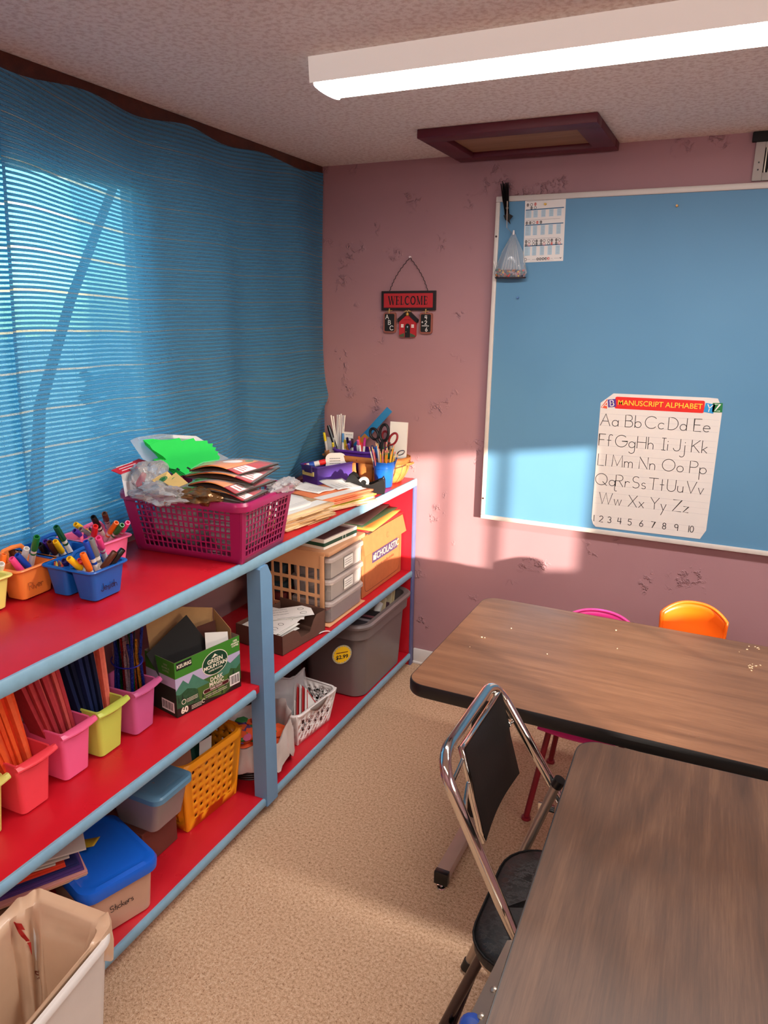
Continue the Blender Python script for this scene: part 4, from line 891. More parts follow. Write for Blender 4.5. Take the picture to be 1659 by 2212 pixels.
# scissors
def scissors(name, px, py, y, size, mat, label, rot):
    o = thing('scissors', label, 'scissors', ay(px, py, y)); o.rotation_euler = (math.radians(84), 0, 0)
    M = RZ(rot)
    for s, (cx, cy, rx, ry, a) in ((-1, (-.026, .048, .015, .021, 28)), (1, (.016, .052, .017, .029, -8))):
        ca, sa = math.cos(math.radians(a)), math.sin(math.radians(a)); loop = []
        for k in range(20):
            x, yy = rx * math.cos(2 * PI * k / 20), ry * math.sin(2 * PI * k / 20); loop.append((size * (cx + x * ca - yy * sa), size * (cy + x * sa + yy * ca), s * .002))
        g = G(); g.tube(loop, .0052 * size, 8, closed=True, M=M); g.tube([(size * cx * .62, size * (cy - ry * .95), s * .002), (size * cx * .2, size * .010, s * .002), (-size * cx * .1, -size * .02, s * .002)], [.0055 * size, .007 * size, .006 * size], 8, M=M)
        build('handle', g, mat, o)
        build('blade', G().prism([(-size * cx * .1 - .006, -size * .018), (-size * cx * .1 + .006, -size * .018), (-size * cx * .3, -size * .09)], s * .0015 - .0007, s * .0015 + .0007, M), STEEL, o, 0)
    build('pivot', G().cyl((0, 0, -.005), (0, 0, .005), .004, n=10, M=M), CHROME, o)
scissors('a', 823, 966, WBY - .065, 1.30, BLACK, 'black handled scissors standing in the corner basket', 6)
scissors('b', 834, 968, WBY - .045, 1.05, plain('dark_red_plastic', (138, 28, 36), .4), 'dark red handled scissors standing in the corner basket', -20)
o = thing('metal_clip', 'shiny metal loop clip at the right rim of the corner basket', 'clip', ay(866, 978, WBY - .02)); loop = [(.020 * math.cos(2 * PI * k / 16), 0, .009 * math.sin(2 * PI * k / 16)) for k in range(16)]
build('loop', G().tube(loop, .0028, 8, closed=True, M=RY(-28)), CHROME, o)
for k, (nm, rgb, x0, y0) in enumerate((('green', (20, 100, 60), 829, 966), ('grey', (110, 112, 112), 837, 950), ('black', (16, 16, 18), 841, 955), ('steel blue', (90, 130, 160), 848, 962), ('dark blue', (30, 44, 110), 804, 962), ('royal blue', (40, 80, 180), 810, 966))):
    tp = ay(x0, y0, WBY - .045); o = thing('pen', nm + ' pen standing beside the scissors in the corner basket', 'pen', tp - Vector((.004, 0, .10)), 0, 'pens beside the scissors'); build('barrel', G().lathe([(.0055, 0), (.0062, .096), (.005, .10)], 10, M=basis((.04, 0, 1))), plain('pen_' + nm.replace(' ', '_'), rgb, .35), o)
# ================================================================== on the middle shelf
Z1 = MID + .0015
def bin_(c, rgb, nm, label, rot=0):
    t = thing('plastic_bin', label, 'bin', (c[0], c[1], Z1), rot, None); m = plas('bin_' + nm, rgb, .36)
    w_, d_, h = .15, .104, .156       # x depth, y width
    g = G(); tub(g, w_ * .86, d_ * .80, w_, d_, h, .013, .003, .003, .006); build('body', g, m, t, 30)
    # drooping front lip, deepest in the middle, and little feet under its ends
    n = 14; rings = []
    for i in range(n + 1):
        u = i / n; y = -.061 + .122 * u; s = math.sin(PI * u); x0 = w_ / 2 + .001; out = .014 + .008 * s; dr = .008 + .016 * s
        rings.append([(x0, y, h + .001), (x0 + out * .5, y, h + .0012), (x0 + out, y, h - .006), (x0 + out, y, h - .010), (x0 + out * .35, y, h - dr), (x0 - .004, y, h - dr - .002)])
    build('front_lip', G().loft(rings, True, True), m, t, 40)
    return t
BINS = [(1.555 - .133 * k - (0.0, .012, .02, .02, .02)[k]) for k in range(5)]
BINS = [1.512, 1.382, 1.258, 1.108, .968]
BX = -1.576
bin_((BX + .002, BINS[0]), (206, 96, 148), 'mauve', 'mauve pink plastic bin of glitter stems nearest the coffee box', 3)
bin_((BX - .004, BINS[1]), (204, 218, 92), 'lime', 'lime green plastic bin holding dark blue and salmon strips', 2)
bin_((BX - .004, BINS[2]), (250, 104, 152), 'pink', 'bright pink plastic bin holding dusky red strips', 1)
bin_((BX + .012, BINS[3]), (248, 72, 84), 'coral', 'coral red plastic bin holding orange strips', 1)
bin_((BX + .012, BINS[4]), (222, 210, 110), 'yellow', 'pale yellow plastic bin with black sheets cut off by the photo\'s left edge', 1)
R = random.Random(21)
def strips(cx, cy, n, cols, nm, label, lean, h, width=.0):
    for k in range(n):
        f = (k + .5) / n - .5; rgb = cols[k % len(cols)]
        y0 = cy - lean * .20 + f * .058 * (n / 9) ** .5; y1 = y0 + lean + f * .062 * (n / 9) ** .5 + R.uniform(-.003, .003); x0 = cx + R.uniform(-.018, .012); tk = .0050
        zt = Z1 + .008 + h; zb = Z1 + .008; x1 = x0 - .016 + R.uniform(-.01, .01); wd = R.uniform(.028, .036)
        t = G(); m = 6
        rings = []
        for i in range(m + 1):
            u = i / m; tk = .0037 + .0034 * u; y = y0 + (y1 - y0) * u + .004 * math.sin(PI * u) * f * 2; x = x0 + (x1 - x0) * u; z = zb + (zt - zb) * u
            rings.append([(x - wd, y - tk, z), (x + wd, y - tk, z), (x + wd, y + tk, z), (x - wd, y + tk, z)])
        t.loft(rings, True, True); o = build('craft_strip', t, plain('strip_%s_%d' % (nm, k % len(cols)), rgb, .75, var=.22, scale=70, spec=.2), None, 20)
        tag(o, label, 'craft strip', label.split(' in the ')[0] + 's')
strips(BX + .014, BINS[3] - .004, 9, [(246, 84, 40), (252, 96, 44), (232, 66, 34), (248, 100, 56)], 'orange', 'orange felt strip in the coral red bin', -.075, .40)
strips(BX + .0, BINS[2], 9, [(176, 54, 62), (190, 66, 70), (160, 44, 54), (206, 88, 84)], 'red', 'dusky red felt strip in the bright pink bin', -.085, .40)
strips(BX - .004, BINS[1] - .02, 5, [(20, 30, 66), (14, 20, 48), (24, 36, 78)], 'navy', 'dark blue felt strip in the lime green bin', -.050, .40)
strips(BX + .004, BINS[1] + .027, 4, [(226, 112, 92), (236, 124, 102)], 'salmon', 'salmon felt strip in the lime green bin', -.016, .40)
for k in range(3):
    o = build('black_sheet', G().cbox((0, 0, .15), (.11, .006, .30), .0008), BLKM); o.location = (BX + .01, BINS[4] + .005 - .014 * k, Z1 + .008); o.rotation_euler = (math.radians(5), 0, 0)
    tag(o, 'black sheet standing in the pale yellow bin at the left edge', 'sheet', 'black sheets in the yellow bin')
GC = [('blue', (20, 40, 130)), ('silver', (150, 130, 140)), ('green', (16, 90, 40)), ('red', (150, 20, 30)), ('gold', (190, 120, 30)), ('dark', (40, 34, 50))]
for k in range(22):
    nm, rgb = GC[k * 6 // 22] if k % 5 else GC[(k // 3) % 6]; f = (k + .5) / 22 - .5
    x = BX + .01 + R.uniform(-.035, .045); y = BINS[0] + f * .074; y2 = BINS[0] + .004 + f * .045 + R.uniform(-.006, .006); x2 = x + R.uniform(-.012, .012); zt = R.uniform(.27, .36)
    key = 'glitter_' + nm
    if key not in MATS: MATS[key] = m_glitter(key, rgb)
    ym = BINS[0] + .002 + f * .042
    o = build('pipe_cleaner', G().tube([(x, y, Z1 + .008), (x * .5 + x2 * .5, (y + ym) / 2 + .002, Z1 + .13), (x2, ym, Z1 + .24), (x2 + R.uniform(-.01, .01), y2 + R.uniform(-.012, .012), Z1 + zt)], .0046, 6), MATS[key])
    tag(o, nm + ' glitter pipe cleaner in the mauve pink bin', 'pipe cleaner', 'glitter pipe cleaners')
o = build('rubber_band', G().tube([(BX + .012 + .056 * math.cos(2 * PI * k / 20), BINS[0] + .003 + .032 * math.sin(2 * PI * k / 20), Z1 + .225 + .012 * math.sin(2 * PI * k / 20)) for k in range(20)], .0022, 6, closed=True), plain('blue_tie', (24, 28, 140), .4)); tag(o, 'blue band tied round the glitter pipe cleaners', 'band')

# ---- coffee box
CB = Vector((-1.442, 1.745, Z1)); crot = -11.8
t = thing('coffee_box', 'green open coffee pod carton printed with mountains', 'carton', CB, crot)
LN, DP, HB = .268, .150, .190
GRN = plain('box_green', (62, 132, 40), .45, var=.05); DG = plain('box_dark_green', (24, 62, 44), .45, var=.15, scale=30); LAV = plain('box_lavender', (186, 176, 206), .45, var=.06); SAP = plain('box_hill_green', (70, 110, 44), .45, var=.35, scale=16)
MTN = plain('box_mountain_green', (70, 128, 104), .45, var=.2, scale=40); DKB = plain('box_dark_base', (34, 26, 24), .45); CREAM = plain('cream_print', (238, 230, 206), .5); BROWNP = plain('brown_print', (72, 22, 20), .5); OVAL = plain('oval_green', (18, 66, 44), .45)
g = G()
th = .0012
for a, b in (((-th, -LN / 2, 0), (0, LN / 2, HB)), ((-DP, -LN / 2, 0), (-DP + th, LN / 2, HB + .004)), ((-DP, -LN / 2, 0), (0, -LN / 2 + th, HB)), ((-DP, LN / 2 - th, 0), (0, LN / 2, HB)), ((-DP, -LN / 2, 0), (0, LN / 2, th))): g.box(a, b)
build('carton', g, m_kraft('grey_card', (128, 112, 96)), t, 0)
def face(poly, lift, mat, name):   # front face polygons in (y, z)
    build(name, G().loft([[(.0002 + lift, y, z) for y, z in poly], [(.0004 + lift, y, z) for y, z in poly]], True, True), mat, t, 0)
def q4(y0, z0, y1, z1): return [(y0, z0), (y1, z0), (y1, z1), (y0, z1)]
H2 = LN / 2
face(q4(-H2, .134, H2, HB), 0, GRN, 'top_band'); face(q4(-H2, .09, H2, .134), 0, LAV, 'sky_print'); face(q4(-H2, 0, H2, .09), 0, SAP, 'hill_print')
face([(-H2, .07), (-H2, .092), (-.105, .120), (-.085, .100), (-.065, .126), (-.035, .098), (0, .07)], .0002, MTN, 'mountain_print')
face([(.03, .07), (.05, .126), (.07, .124), (.09, .104), (H2, .122), (H2, .07)], .0002, MTN, 'mountain_print')
face([(-H2, .0), (-H2, .080), (-.12, .074), (-.09, .086), (-.06, .074), (-.05, .066), (-.045, .03), (-.02, .0)], .0003, plain('box_forest', (36, 84, 52), .5, var=.5, scale=120), 'forest_print')
face([(.06, 0), (.075, .06), (.09, .085), (.115, .075), (H2, .09), (H2, 0)], .0003, plain('box_forest2', (54, 92, 44), .5, var=.5, scale=120), 'forest_print')
face([(-H2, 0), (-H2, .030), (-.06, .022), (.02, .010), (.06, .004), (H2, .030), (H2, 0)], .0004, DKB, 'base_print')
for i in range(14):
    y = -.125 + i * .019 + .004 * math.sin(i * 5); z = .018 + .012 * math.sin(i * 2.7) + (.03 if i < 3 or i > 10 else 0)
    face([(y - .004, z), (y + .004, z), (y, z + .022)], .0005, plain('pine_print', (22, 52, 36), .5), 'tree_print')
el = [(.026 + .052 * math.cos(2 * PI * k / 28), .132 + .040 * math.sin(2 * PI * k / 28)) for k in range(28)]
face([(.026 + .0545 * math.cos(2 * PI * k / 28), .132 + .0425 * math.sin(2 * PI * k / 28)) for k in range(28)], .0006, CREAM, 'oval_border'); face(el, .0008, OVAL, 'oval_badge')
face([(.012, .152), (.020, .158), (.026, .164), (.030, .160), (.040, .152), (.030, .155), (.022, .152)], .0011, CREAM, 'peak_print')
FX = T(.0014, 0, 0) @ RZ(90) @ RX(90)
def ft(s, y, z, size, mat, bold=.0, sp=1.0): text(s, size, FX @ T(y, z, 0), mat, t, bold=bold, spacing=sp)
ft('GREEN', .026, .140, .021, CREAM, .0005); ft('MOUNTAIN', .026, .122, .0185, CREAM, .0005, .96); ft('COFFEE ROASTERS', .026, .108, .007, CREAM, .0001)
ft('DARK', .028, .076, .020, CREAM, .0004); ft('MAGIC', .028, .060, .020, CREAM, .0004)
face([(-.030, .044), (-.026, .037), (.078, .037), (.082, .044), (.078, .051), (-.026, .051)], .0008, CREAM, 'roast_border'); face([(-.028, .044), (-.025, .038), (.077, .038), (.080, .044), (.077, .050), (-.025, .050)], .001, BROWNP, 'roast_band')
ft('DARK ROAST', .026, .044, .0085, CREAM, .0002)
face(q4(-.128, .160, -.068, .186), .0006, BLKM, 'brand_plate'); ft('KEURIG', -.098, .172, .0165, CREAM, .0004)
ft('60', -.106, .016, .028, CREAM, .0012)
face(q4(.084, .018, .128, .058), .0006, PAPER, 'barcode_label')
for i in range(9): face(q4(.088 + i * .0042, .023, .088 + i * .0042 + (.0024 if i % 3 else .0012), .053), .001, INK, 'barcode')
for i, s_ in enumerate(('100%', 'ARABICA', 'COFFEE')): ft(s_, .113, .178 - i * .009, .0085, CREAM, .0002)
g = G(); MM = FX
for i in range(3): scribble(g, -.078, .008 + i * .005, -.038, .003, .0016, MM, i)
for i in range(3): scribble(g, -.095, .040 + i * .005, -.052, .003, .0016, MM, i + 5)
for i in range(2): scribble(g, -.02, .028 - i * .006, .07, .003, .0014, MM, i + 9)
stroke(g, arc(-.107, .046, .008, .008, 0, 360, 14), .002, MM); stroke(g, arc(-.030, .016, .006, .006, 30, 300, 8), .002, MM)
build('small_print', g, CREAM, t, 0)
# side (-y) face of the carton
def sface(x0, z0, x1, z1, lift, mat, name): build(name, G().box((x0, -LN / 2 - .0005 - lift, z0), (x1, -LN / 2 - lift, z1)), mat, t, 0)
sface(-DP, .134, 0, HB, 0, GRN, 'side_band'); sface(-DP, .10, 0, .134, 0, LAV, 'side_sky'); sface(-DP, 0, 0, .10, 0, plain('box_side_dark', (30, 44, 34), .5, var=.3), 'side_print')
sface(-.075, .012, -.012, .048, .0006, PAPER, 'barcode_label')
for i in range(10): sface(-.070 + i * .0052, .018, -.067 + i * .0052 - (.001 if i % 3 else 0), .044, .001, INK, 'barcode')
FS = T(0, -LN / 2 - .0014, 0) @ RX(90)
for i, s_ in enumerate(('100%', 'ARABICA', 'COFFEE')): text(s_, .0095, FS @ T(-.045, .172 - i * .011, 0), plain('dim_print', (120, 140, 100), .5), t, bold=.0002)
CM = T(*CB) @ RZ(crot)
def incb(name, label, cat, pts, th, mat):
    P = [Vector(p) for p in pts]; n_ = (P[1] - P[0]).cross(P[-1] - P[0]).normalized() * th; g = G(); g.loft([P, [p + n_ for p in P]], True, True); o = build(name, g, mat, None, 0); o.matrix_world = CM; return tag(o, label, cat)
incb('black_paper', 'black square sheet standing cornerwise in the coffee carton', 'paper', [(-.050, -.105, .02), (-.040, .075, .12), (-.095, -.005, .285), (-.105, -.16, .20)], .0015, BLKM)
incb('kraft_board', 'tan chipboard sheet with punched holes behind the black paper in the carton', 'board', [(-.142, -.11, .03), (-.125, .125, .03), (-.122, .125, .262), (-.146, -.13, .345)], .0015, m_kraft('chipboard', (176, 138, 96)))
incb('kraft_board', 'tan chipboard end flap at the right end of the coffee carton', 'board', [(-.120, .126, .02), (-.03, .128, .02), (-.035, .129, .205), (-.118, .127, .26)], .0015, m_kraft('chipboard', (176, 138, 96)))
incb('white_card', 'white card corner showing in the coffee carton', 'card', [(-.035, .02, .05), (-.03, .118, .05), (-.04, .118, .198), (-.05, .03, .222)], .001, PAPER)
incb('brown_card', 'dark brown card in the coffee carton beside the white card', 'card', [(-.085, .02, .05), (-.08, .105, .05), (-.085, .105, .232), (-.09, .03, .232)], .001, plain('dark_brown_card', (78, 36, 26), .8))

# ---- brown tray box of cards
BRC = m_kraft('brown_card_tray', (104, 74, 62))
t = thing('card_tray', 'shallow brown cardboard tray of white picture cards behind the post', 'tray', (-1.512, 2.282, Z1), -6.5)
w_, d_, h = .232, .270, .078; g = G()
def wallpoly(poly, a, b): g.loft([a(p) for p in [poly]] if False else [[a(*p) for p in poly], [b(*p) for p in poly]], True, True)
notch = [(-d_ / 2, 0), (d_ / 2, 0), (d_ / 2, h + .015), (d_ / 2 - .055, h + .015), (d_ / 2 - .075, h - .004), (d_ / 2 - .10, h - .045), (d_ / 2 - .155, h - .045), (d_ / 2 - .175, h - .012), (d_ / 2 - .2, h), (-d_ / 2, h)]
wallpoly(notch, lambda y, z: (w_ / 2, y, z), lambda y, z: (w_ / 2 - .002, y, z))
g.box((-w_ / 2, -d_ / 2, 0), (w_ / 2, -d_ / 2 + .002, h)); g.box((-w_ / 2, d_ / 2 - .002, 0), (w_ / 2, d_ / 2, h + .02)); g.box((-w_ / 2, -d_ / 2, 0), (-w_ / 2 + .002, d_ / 2, h)); g.box((-w_ / 2, -d_ / 2, 0), (w_ / 2, d_ / 2, .002))
build('tray', g, BRC, t, 0)
TM = T(-1.512, 2.282, Z1) @ RZ(-6.5)
R = random.Random(9)
for k in range(10):
    x, y = ((-.01, -.05) if k < 7 else (-.03 + .02 * (k - 7), .02 + .018 * (k - 7))); x += R.uniform(-.012, .012); y += R.uniform(-.01, .01)
    z = .046 + k * .004; rz = R.uniform(-9, 9) + (0 if k < 7 else 14 * (k - 6)); tl = R.uniform(1, 5)
    o = thing('picture_card', 'white picture card in the shallow brown cardboard tray', 'card', TM @ Vector((x, y, z)), 0, 'picture cards in the brown tray'); o.rotation_euler = (math.radians(tl), math.radians(R.uniform(-2, 3)), math.radians(rz - 6.5))
    build('card', G().cbox((0, 0, 0), (.175, .125 if k < 7 else .10, .0012)), PAPER, o, 0)
    g = G(); M = T(0, 0, .0009)
    for i in range(3): scribble(g, -.07, .035 - i * .022, -.01, .007, .0022, M, k + i)
    stroke(g, arc(.045, .02, .012, .009, 0, 360, 10), .002, M); stroke(g, arc(.05, -.02, .014, .01, 20, 330, 10), .002, M); stroke(g, [(-.06, -.045), (.07, -.045)], .0015, M)
    build('drawing', g, INK, o, 0)

# ---- crate on its side with three latch boxes
CRT = plain('peach_plastic', (216, 160, 116), .45, var=.05)
KX0, KX1, KY0, KY1, KZ = -1.735, -1.402, 2.438, 2.765, .325
t = thing('milk_crate', 'peach plastic lattice crate lying on its side around clear boxes', 'crate', ((KX0 + KX1) / 2, (KY0 + KY1) / 2, Z1))
w_, d_ = KX1 - KX0, KY1 - KY0
def lat(i, j): return ('r', .76, .78)
g = G()
g.holes(lambda u, v: (-w_ / 2 + w_ * u, -d_ / 2, KZ * .02 + KZ * .96 * v), 8, 5, lambda i, j: lat(i, j) if j < 4 else None)
g.holes(lambda u, v: (-w_ / 2 + w_ * u, d_ / 2, KZ * .02 + KZ * .96 * v), 8, 5, lambda i, j: lat(i, j) if j < 4 else None)
g.holes(lambda u, v: (-w_ / 2, -d_ / 2 + d_ * u, KZ * .02 + KZ * .96 * v), 8, 5, lat)
build('lattice', g, CRT, t, 0, .004)
build('top_panel', G().box((-w_ / 2, -d_ / 2, KZ - .022), (w_ / 2 + .022, d_ / 2, KZ), .008), film('peach_translucent', (226, 170, 128), .72, .3), t); build('base_panel', G().box((-w_ / 2, -d_ / 2, 0), (w_ / 2 + .022, d_ / 2, .006), .003), CRT, t)
g = G()
for y in (-d_ / 2, d_ / 2): g.box((w_ / 2 - .022, y - .004, .004), (w_ / 2, y + .004, KZ - .02), .002)
build('corner_post', g, CRT, t)
CLB = film('clear_box_plastic', (226, 216, 212), .20, .25)
BOXZ = Z1 + .0075
for k in range(3):
    z = BOXZ + k * .0955; lab = ('bottom clear latch box in the peach crate with red pieces inside', 'middle clear latch box in the peach crate with a paper label', 'top clear latch box in the peach crate with a paper label')[k]
    b = thing('clear_box', lab, 'box', (-1.478, 2.602, z), 0, 'clear latch boxes in the crate')
    g = G(); tub(g, .180, .285, .188, .296, .080, .022, .0025, .003, .005, n=5); build('body', g, CLB, b, 30)
    build('lid', G().loft([rr(.196, .304, .024, .074, 5), rr(.200, .308, .026, .076, 5), rr(.200, .308, .026, .088, 5), rr(.192, .300, .024, .0935, 5)], True, True), film('cloudy_lid', (226, 208, 200), .45, .3), b, 30)
    for y in (-.05, .05): build('divider', G().box((-.085, y - .001, .006), (.088, y + .001, .070)), CLOUDY, b, 0)
    if k:
        bx = build('paper_label', G().box((.0965, -.035, .022), (.0975, .042, .066)), PAPER, b, 0); g = G()
        for i in range(3): scribble(g, -.028 , .054 - i * .010, .030, .006, .0022, T(.0980, 0, 0) @ RZ(90) @ RX(90), k * 4 + i)
        build('print', g, INK, b, 0)
    R = random.Random(30 + k)
    for i in range(9):
        c = [[(190, 40, 50), (220, 120, 120), (180, 60, 70)], [(60, 90, 110), (60, 70, 60), (200, 200, 190)], [(60, 70, 80), (120, 60, 50), (40, 60, 90)]][k][i % 3]
        oo = build('small_toy_piece', G().cbox((0, 0, 0), (R.uniform(.02, .05), R.uniform(.02, .05), R.uniform(.012, .03)), .004), plain('piece_%d_%d_%d' % c, c, .5)); oo.location = (-1.478 + R.uniform(-.05, .06), 2.602 + R.uniform(-.11, .11), z + .022 + R.uniform(0, .025)); oo.rotation_euler = (R.uniform(-.4, .4), R.uniform(-.4, .4), R.uniform(0, 3))
        tag(oo, ('reddish piece inside the bottom clear latch box', 'grey green piece inside the middle clear latch box', 'dark piece inside the top clear latch box')[k], 'toy piece', 'pieces in clear box ' + ('below', 'between', 'above')[k])
R = random.Random(61)
for k in range(6):
    oo = build('folded_cloth', G().cbox((0, 0, 0), (.08, .28, .04), .012), plain('crate_cloth_%d' % k, [(60, 44, 40), (120, 40, 44), (50, 70, 80), (70, 60, 52), (44, 56, 70), (96, 60, 40)][k], .8)); oo.location = (-1.655, 2.602, Z1 + .032 + k * .0445); oo.rotation_euler = (R.uniform(-.03, .03), R.uniform(-.05, .05), R.uniform(-.04, .04))
    tag(oo, ['brown', 'red', 'teal', 'grey brown', 'slate blue', 'rust'][k] + ' folded cloth behind the lattice of the peach crate', 'cloth', 'folded cloths in the crate')
# white box with green stripe on the crate
t = thing('white_box', 'flat white box with a dark green stripe lying on the crate', 'box', (-1.535, 2.590, Z1 + KZ + .001), -5)
w_, d_, h = .265, .245, .042; g = G(); g.loft([rr(w_, d_, .004, 0, 2), rr(w_ + .004, d_ + .004, .004, h, 2), rr(w_ - .012, d_ - .012, .003, h, 2), rr(w_ - .02, d_ - .02, .003, h - .012, 2)], True, True); build('box', g, PAPER, t, 0)
DGP = plain('dark_green_print', (28, 74, 54), .5); g = G(); g.loft([rr(w_ + .0042, d_ + .0042, .004, .013, 2), rr(w_ + .0048, d_ + .0048, .004, .028, 2)], False, False); build('stripe', g, DGP, t, 0)
g = G(); stroke(g, arc(0, .020, .012, .013, 0, 360, 16), .0035, T(w_ / 2 + .0035, .02, 0) @ RZ(90) @ RX(90)); build('round_emblem', g, PAPER, t, 0)
build('inside', G().box((-w_ / 2 + .012, -d_ / 2 + .012, h - .013), (w_ / 2 - .012, d_ / 2 - .012, h - .010)), plain('dim_box_inside', (120, 104, 100), .8), t, 0)

# ---- cardboard box with lid
CARD = m_kraft('orange_kraft', (182, 104, 62))
t = thing('cardboard_box', 'tan lidded cardboard carton with a navy printed band at the shelf\'s right end', 'box', (-1.405, 2.997, Z1))
w_, d_, h = .36, .432, .290   # depth x, width y, height
g = G(); g.box((-w_, -d_ / 2, 0), (0, d_ / 2, h - .02), .003); build('box', g, CARD, t, 0)
g = G(); o_ = .008
g.loft([[(o_ + .012, -d_ / 2 - .012, h - .080), (o_ + .012, d_ / 2 + .012, h - .080), (-w_ - .02, d_ / 2 + .012, h - .080), (-w_ - .02, -d_ / 2 - .012, h - .080)], [(.002, -d_ / 2 - .004, h + .004), (.002, d_ / 2 + .004, h + .004), (-w_ - .006, d_ / 2 + .004, h + .004), (-w_ - .006, -d_ / 2 - .004, h + .004)]], True, True)
build('lid', g, CARD, t, 0)
FB = T(.0006, 0, 0) @ RZ(90) @ RX(90)
g = G(); stroke(g, [(-d_ / 2 + .025, .19), (-d_ / 2 + .025, .06)] + arc(-d_ / 2 + .055, .05, .03, .03, 180, 270, 6) + arc(d_ / 2 - .055, .05, .03, .03, 270, 360, 6) + [(d_ / 2 - .025, .19)], .0022, FB); build('printed_outline', g, plain('brown_outline', (110, 60, 36), .7), t, 0)
build('name_band', G().box((.0004, -.115, .140), (.0010, .165, .190)), plain('navy_print', (70, 52, 86), .55), t, 0)
text('SCHOLASTIC', .046, FB @ T(.045, .164, .0006), plain('pale_print', (236, 190, 150), .6), t, bold=.0002, spacing=1.02)
build('logo_mark', G().prism([(-.105, .152), (-.082, .152), (-.082, .178), (-.088, .171), (-.094, .175), (-.100, .171), (-.105, .178)], .0008, .0012, FB), plain('pale_print', (236, 190, 150), .6), t, 0)
text('scholastic.com/bookclubs', .021, FB @ T(.02, .115, .0002), plain('brown_outline', (110, 60, 36), .7), t)
g = G(); stroke(g, arc(.02, .245, .012, .012, 40, 330, 12), .0012, T(.0165, 0, 0) @ RZ(90) @ RX(90) @ T(0, 0, 0)); build('lid_mark', g, plain('brown_outline', (110, 60, 36), .7), t, 0)
zz = Z1 + h + .0055
for k, (c, nm, dx, rz) in enumerate((((60, 40, 34), 'dark brown', .02, 2), ((176, 34, 36), 'red', .03, -3), ((236, 150, 70), 'orange', .035, 4), ((40, 66, 40), 'dark green', .0, -2), ((52, 34, 30), 'black brown', -.02, 5))):
    o = build('paper_folder', G().grid(lambda u, v: (-.30 + .30 * u, -.17 + .36 * v, .0015 * math.sin(4 * u + 3 * v)), 8, 8), plain('lid_folder_%d' % k, c, .6), None, 60, .004); o.location = (-1.425 + dx, 3.00, zz + .002); o.rotation_euler = (math.radians(1.2), 0, math.radians(rz)); zz += .010
    tag(o, nm + ' folder lying on the lid of the cardboard carton', 'folder', 'folders on the carton lid')
o = build('paper_scrap', G().grid(lambda u, v: (.05 * u, .008 * v, .004 + .006 * math.sin(3 * u)), 8, 2), PAPER, None, 60, .001); o.location = (-1.385, 2.36, Z1); o.rotation_euler.z = .9; tag(o, 'small curled white paper scrap on the middle shelf edge', 'scrap')

# ================================================================== on the bottom shelf
Z2 = LOW + .0015
# ---- grey tote
GRY = plas('grey_tote', (112, 102, 100), .34)
TC = (-1.515, 2.925, Z2)
t = thing('storage_tote', 'big grey plastic tote with a yellow price sticker', 'tote', TC)
w_, d_, h = .30, .455, .372
g = G(); tub(g, w_, d_, w_ + .035, d_ + .055, h, .060, .004, .0, .004, n=8); build('body', g, GRY, t, 40)
g = G(); W2_, D2_ = w_ + .037, d_ + .057
rim = [rr(W2_ - .01, D2_ - .01, .062, h - .075, 8), rr(W2_ + .022, D2_ + .022, .07, h - .070, 8), rr(W2_ + .026, D2_ + .026, .07, h - .022, 8), rr(W2_ + .050, D2_ + .050, .08, h - .016, 8), rr(W2_ + .054, D2_ + .054, .08, h - .004, 8), rr(W2_ + .036, D2_ + .036, .075, h + .004, 8), rr(W2_ - .006, D2_ - .006, .062, h, 8)]
g.loft(rim, False, False); build('rim', g, GRY, t, 40)
SM = T(w_ / 2 + .012, -.165, .175) @ RZ(82) @ RX(92); M = T(w_ / 2 * .985 + .006, -.150, .19)
_n = Vector((math.cos(math.radians(-40)), math.sin(math.radians(-40)), -.06)).normalized(); _p = Vector((TC[0] + .112 + .062 * _n.x, TC[1] - .186 + .062 * _n.y, .28)); _r = _ray(738, 1413); _k = (_p - Vector((0, 0, CAMZ))).dot(_n) / _r.dot(_n); _c = Vector((0, 0, CAMZ)) + _r * _k
SM = T(*(_c - Vector(TC))) @ RZ(50) @ RX(93)
g = G(); g.prism([(.046 * math.cos(2 * PI * k / 32), .046 * math.sin(2 * PI * k / 32)) for k in range(32)], .004, .0045, SM); build('price_sticker', g, plain('silver_sticker', (170, 166, 140), .4), t, 0)
g = G(); g.prism([((.043 if k % 2 else .036) * math.cos(2 * PI * k / 40), (.043 if k % 2 else .036) * math.sin(2 * PI * k / 40)) for k in range(40)], .0046, .005, SM); build('starburst', g, plain('sticker_yellow', (246, 196, 20), .45), t, 0)
text('$2.99', .026, SM @ T(0, -.012, .0054), INK, t, bold=.0006)
g = G(); scribble(g, -.026, .010, .026, .008, .0045, SM @ T(0, 0, .0054), 2); build('small_print', g, plain('brown_print2', (110, 50, 20), .6), t, 0)
def sheet(name, label, cat, pts, mat, th=.002, group=None):
    P = [Vector(p) for p in pts]; n_ = (P[1] - P[0]).cross(P[-1] - P[0]).normalized() * th; o = build(name, G().loft([P, [p + n_ for p in P]], True, True), mat, None, 0); return tag(o, label, cat, group)
TX, TY = TC[0], TC[1]
for k in range(7):
    y = TY - .05 + k * .035; c = [(214, 206, 196), (60, 52, 56), (196, 180, 150), (222, 204, 164), (90, 60, 70), (230, 214, 176), (226, 206, 160)][k]; hh = Z2 + [.30, .33, .34, .375, .34, .40, .41][k]
    sheet('book', ['pale', 'dark', 'tan', 'cream', 'plum', 'buff', 'manila'][k] + ' booklet standing in the grey tote', 'booklet', [(TX - .12, y, Z2 + .03), (TX + .11, y + .01, Z2 + .03), (TX + .12, y + .045, hh), (TX - .11, y + .035, hh)], plain('tote_book_%d' % k, c, .7), .008, 'booklets in the tote')
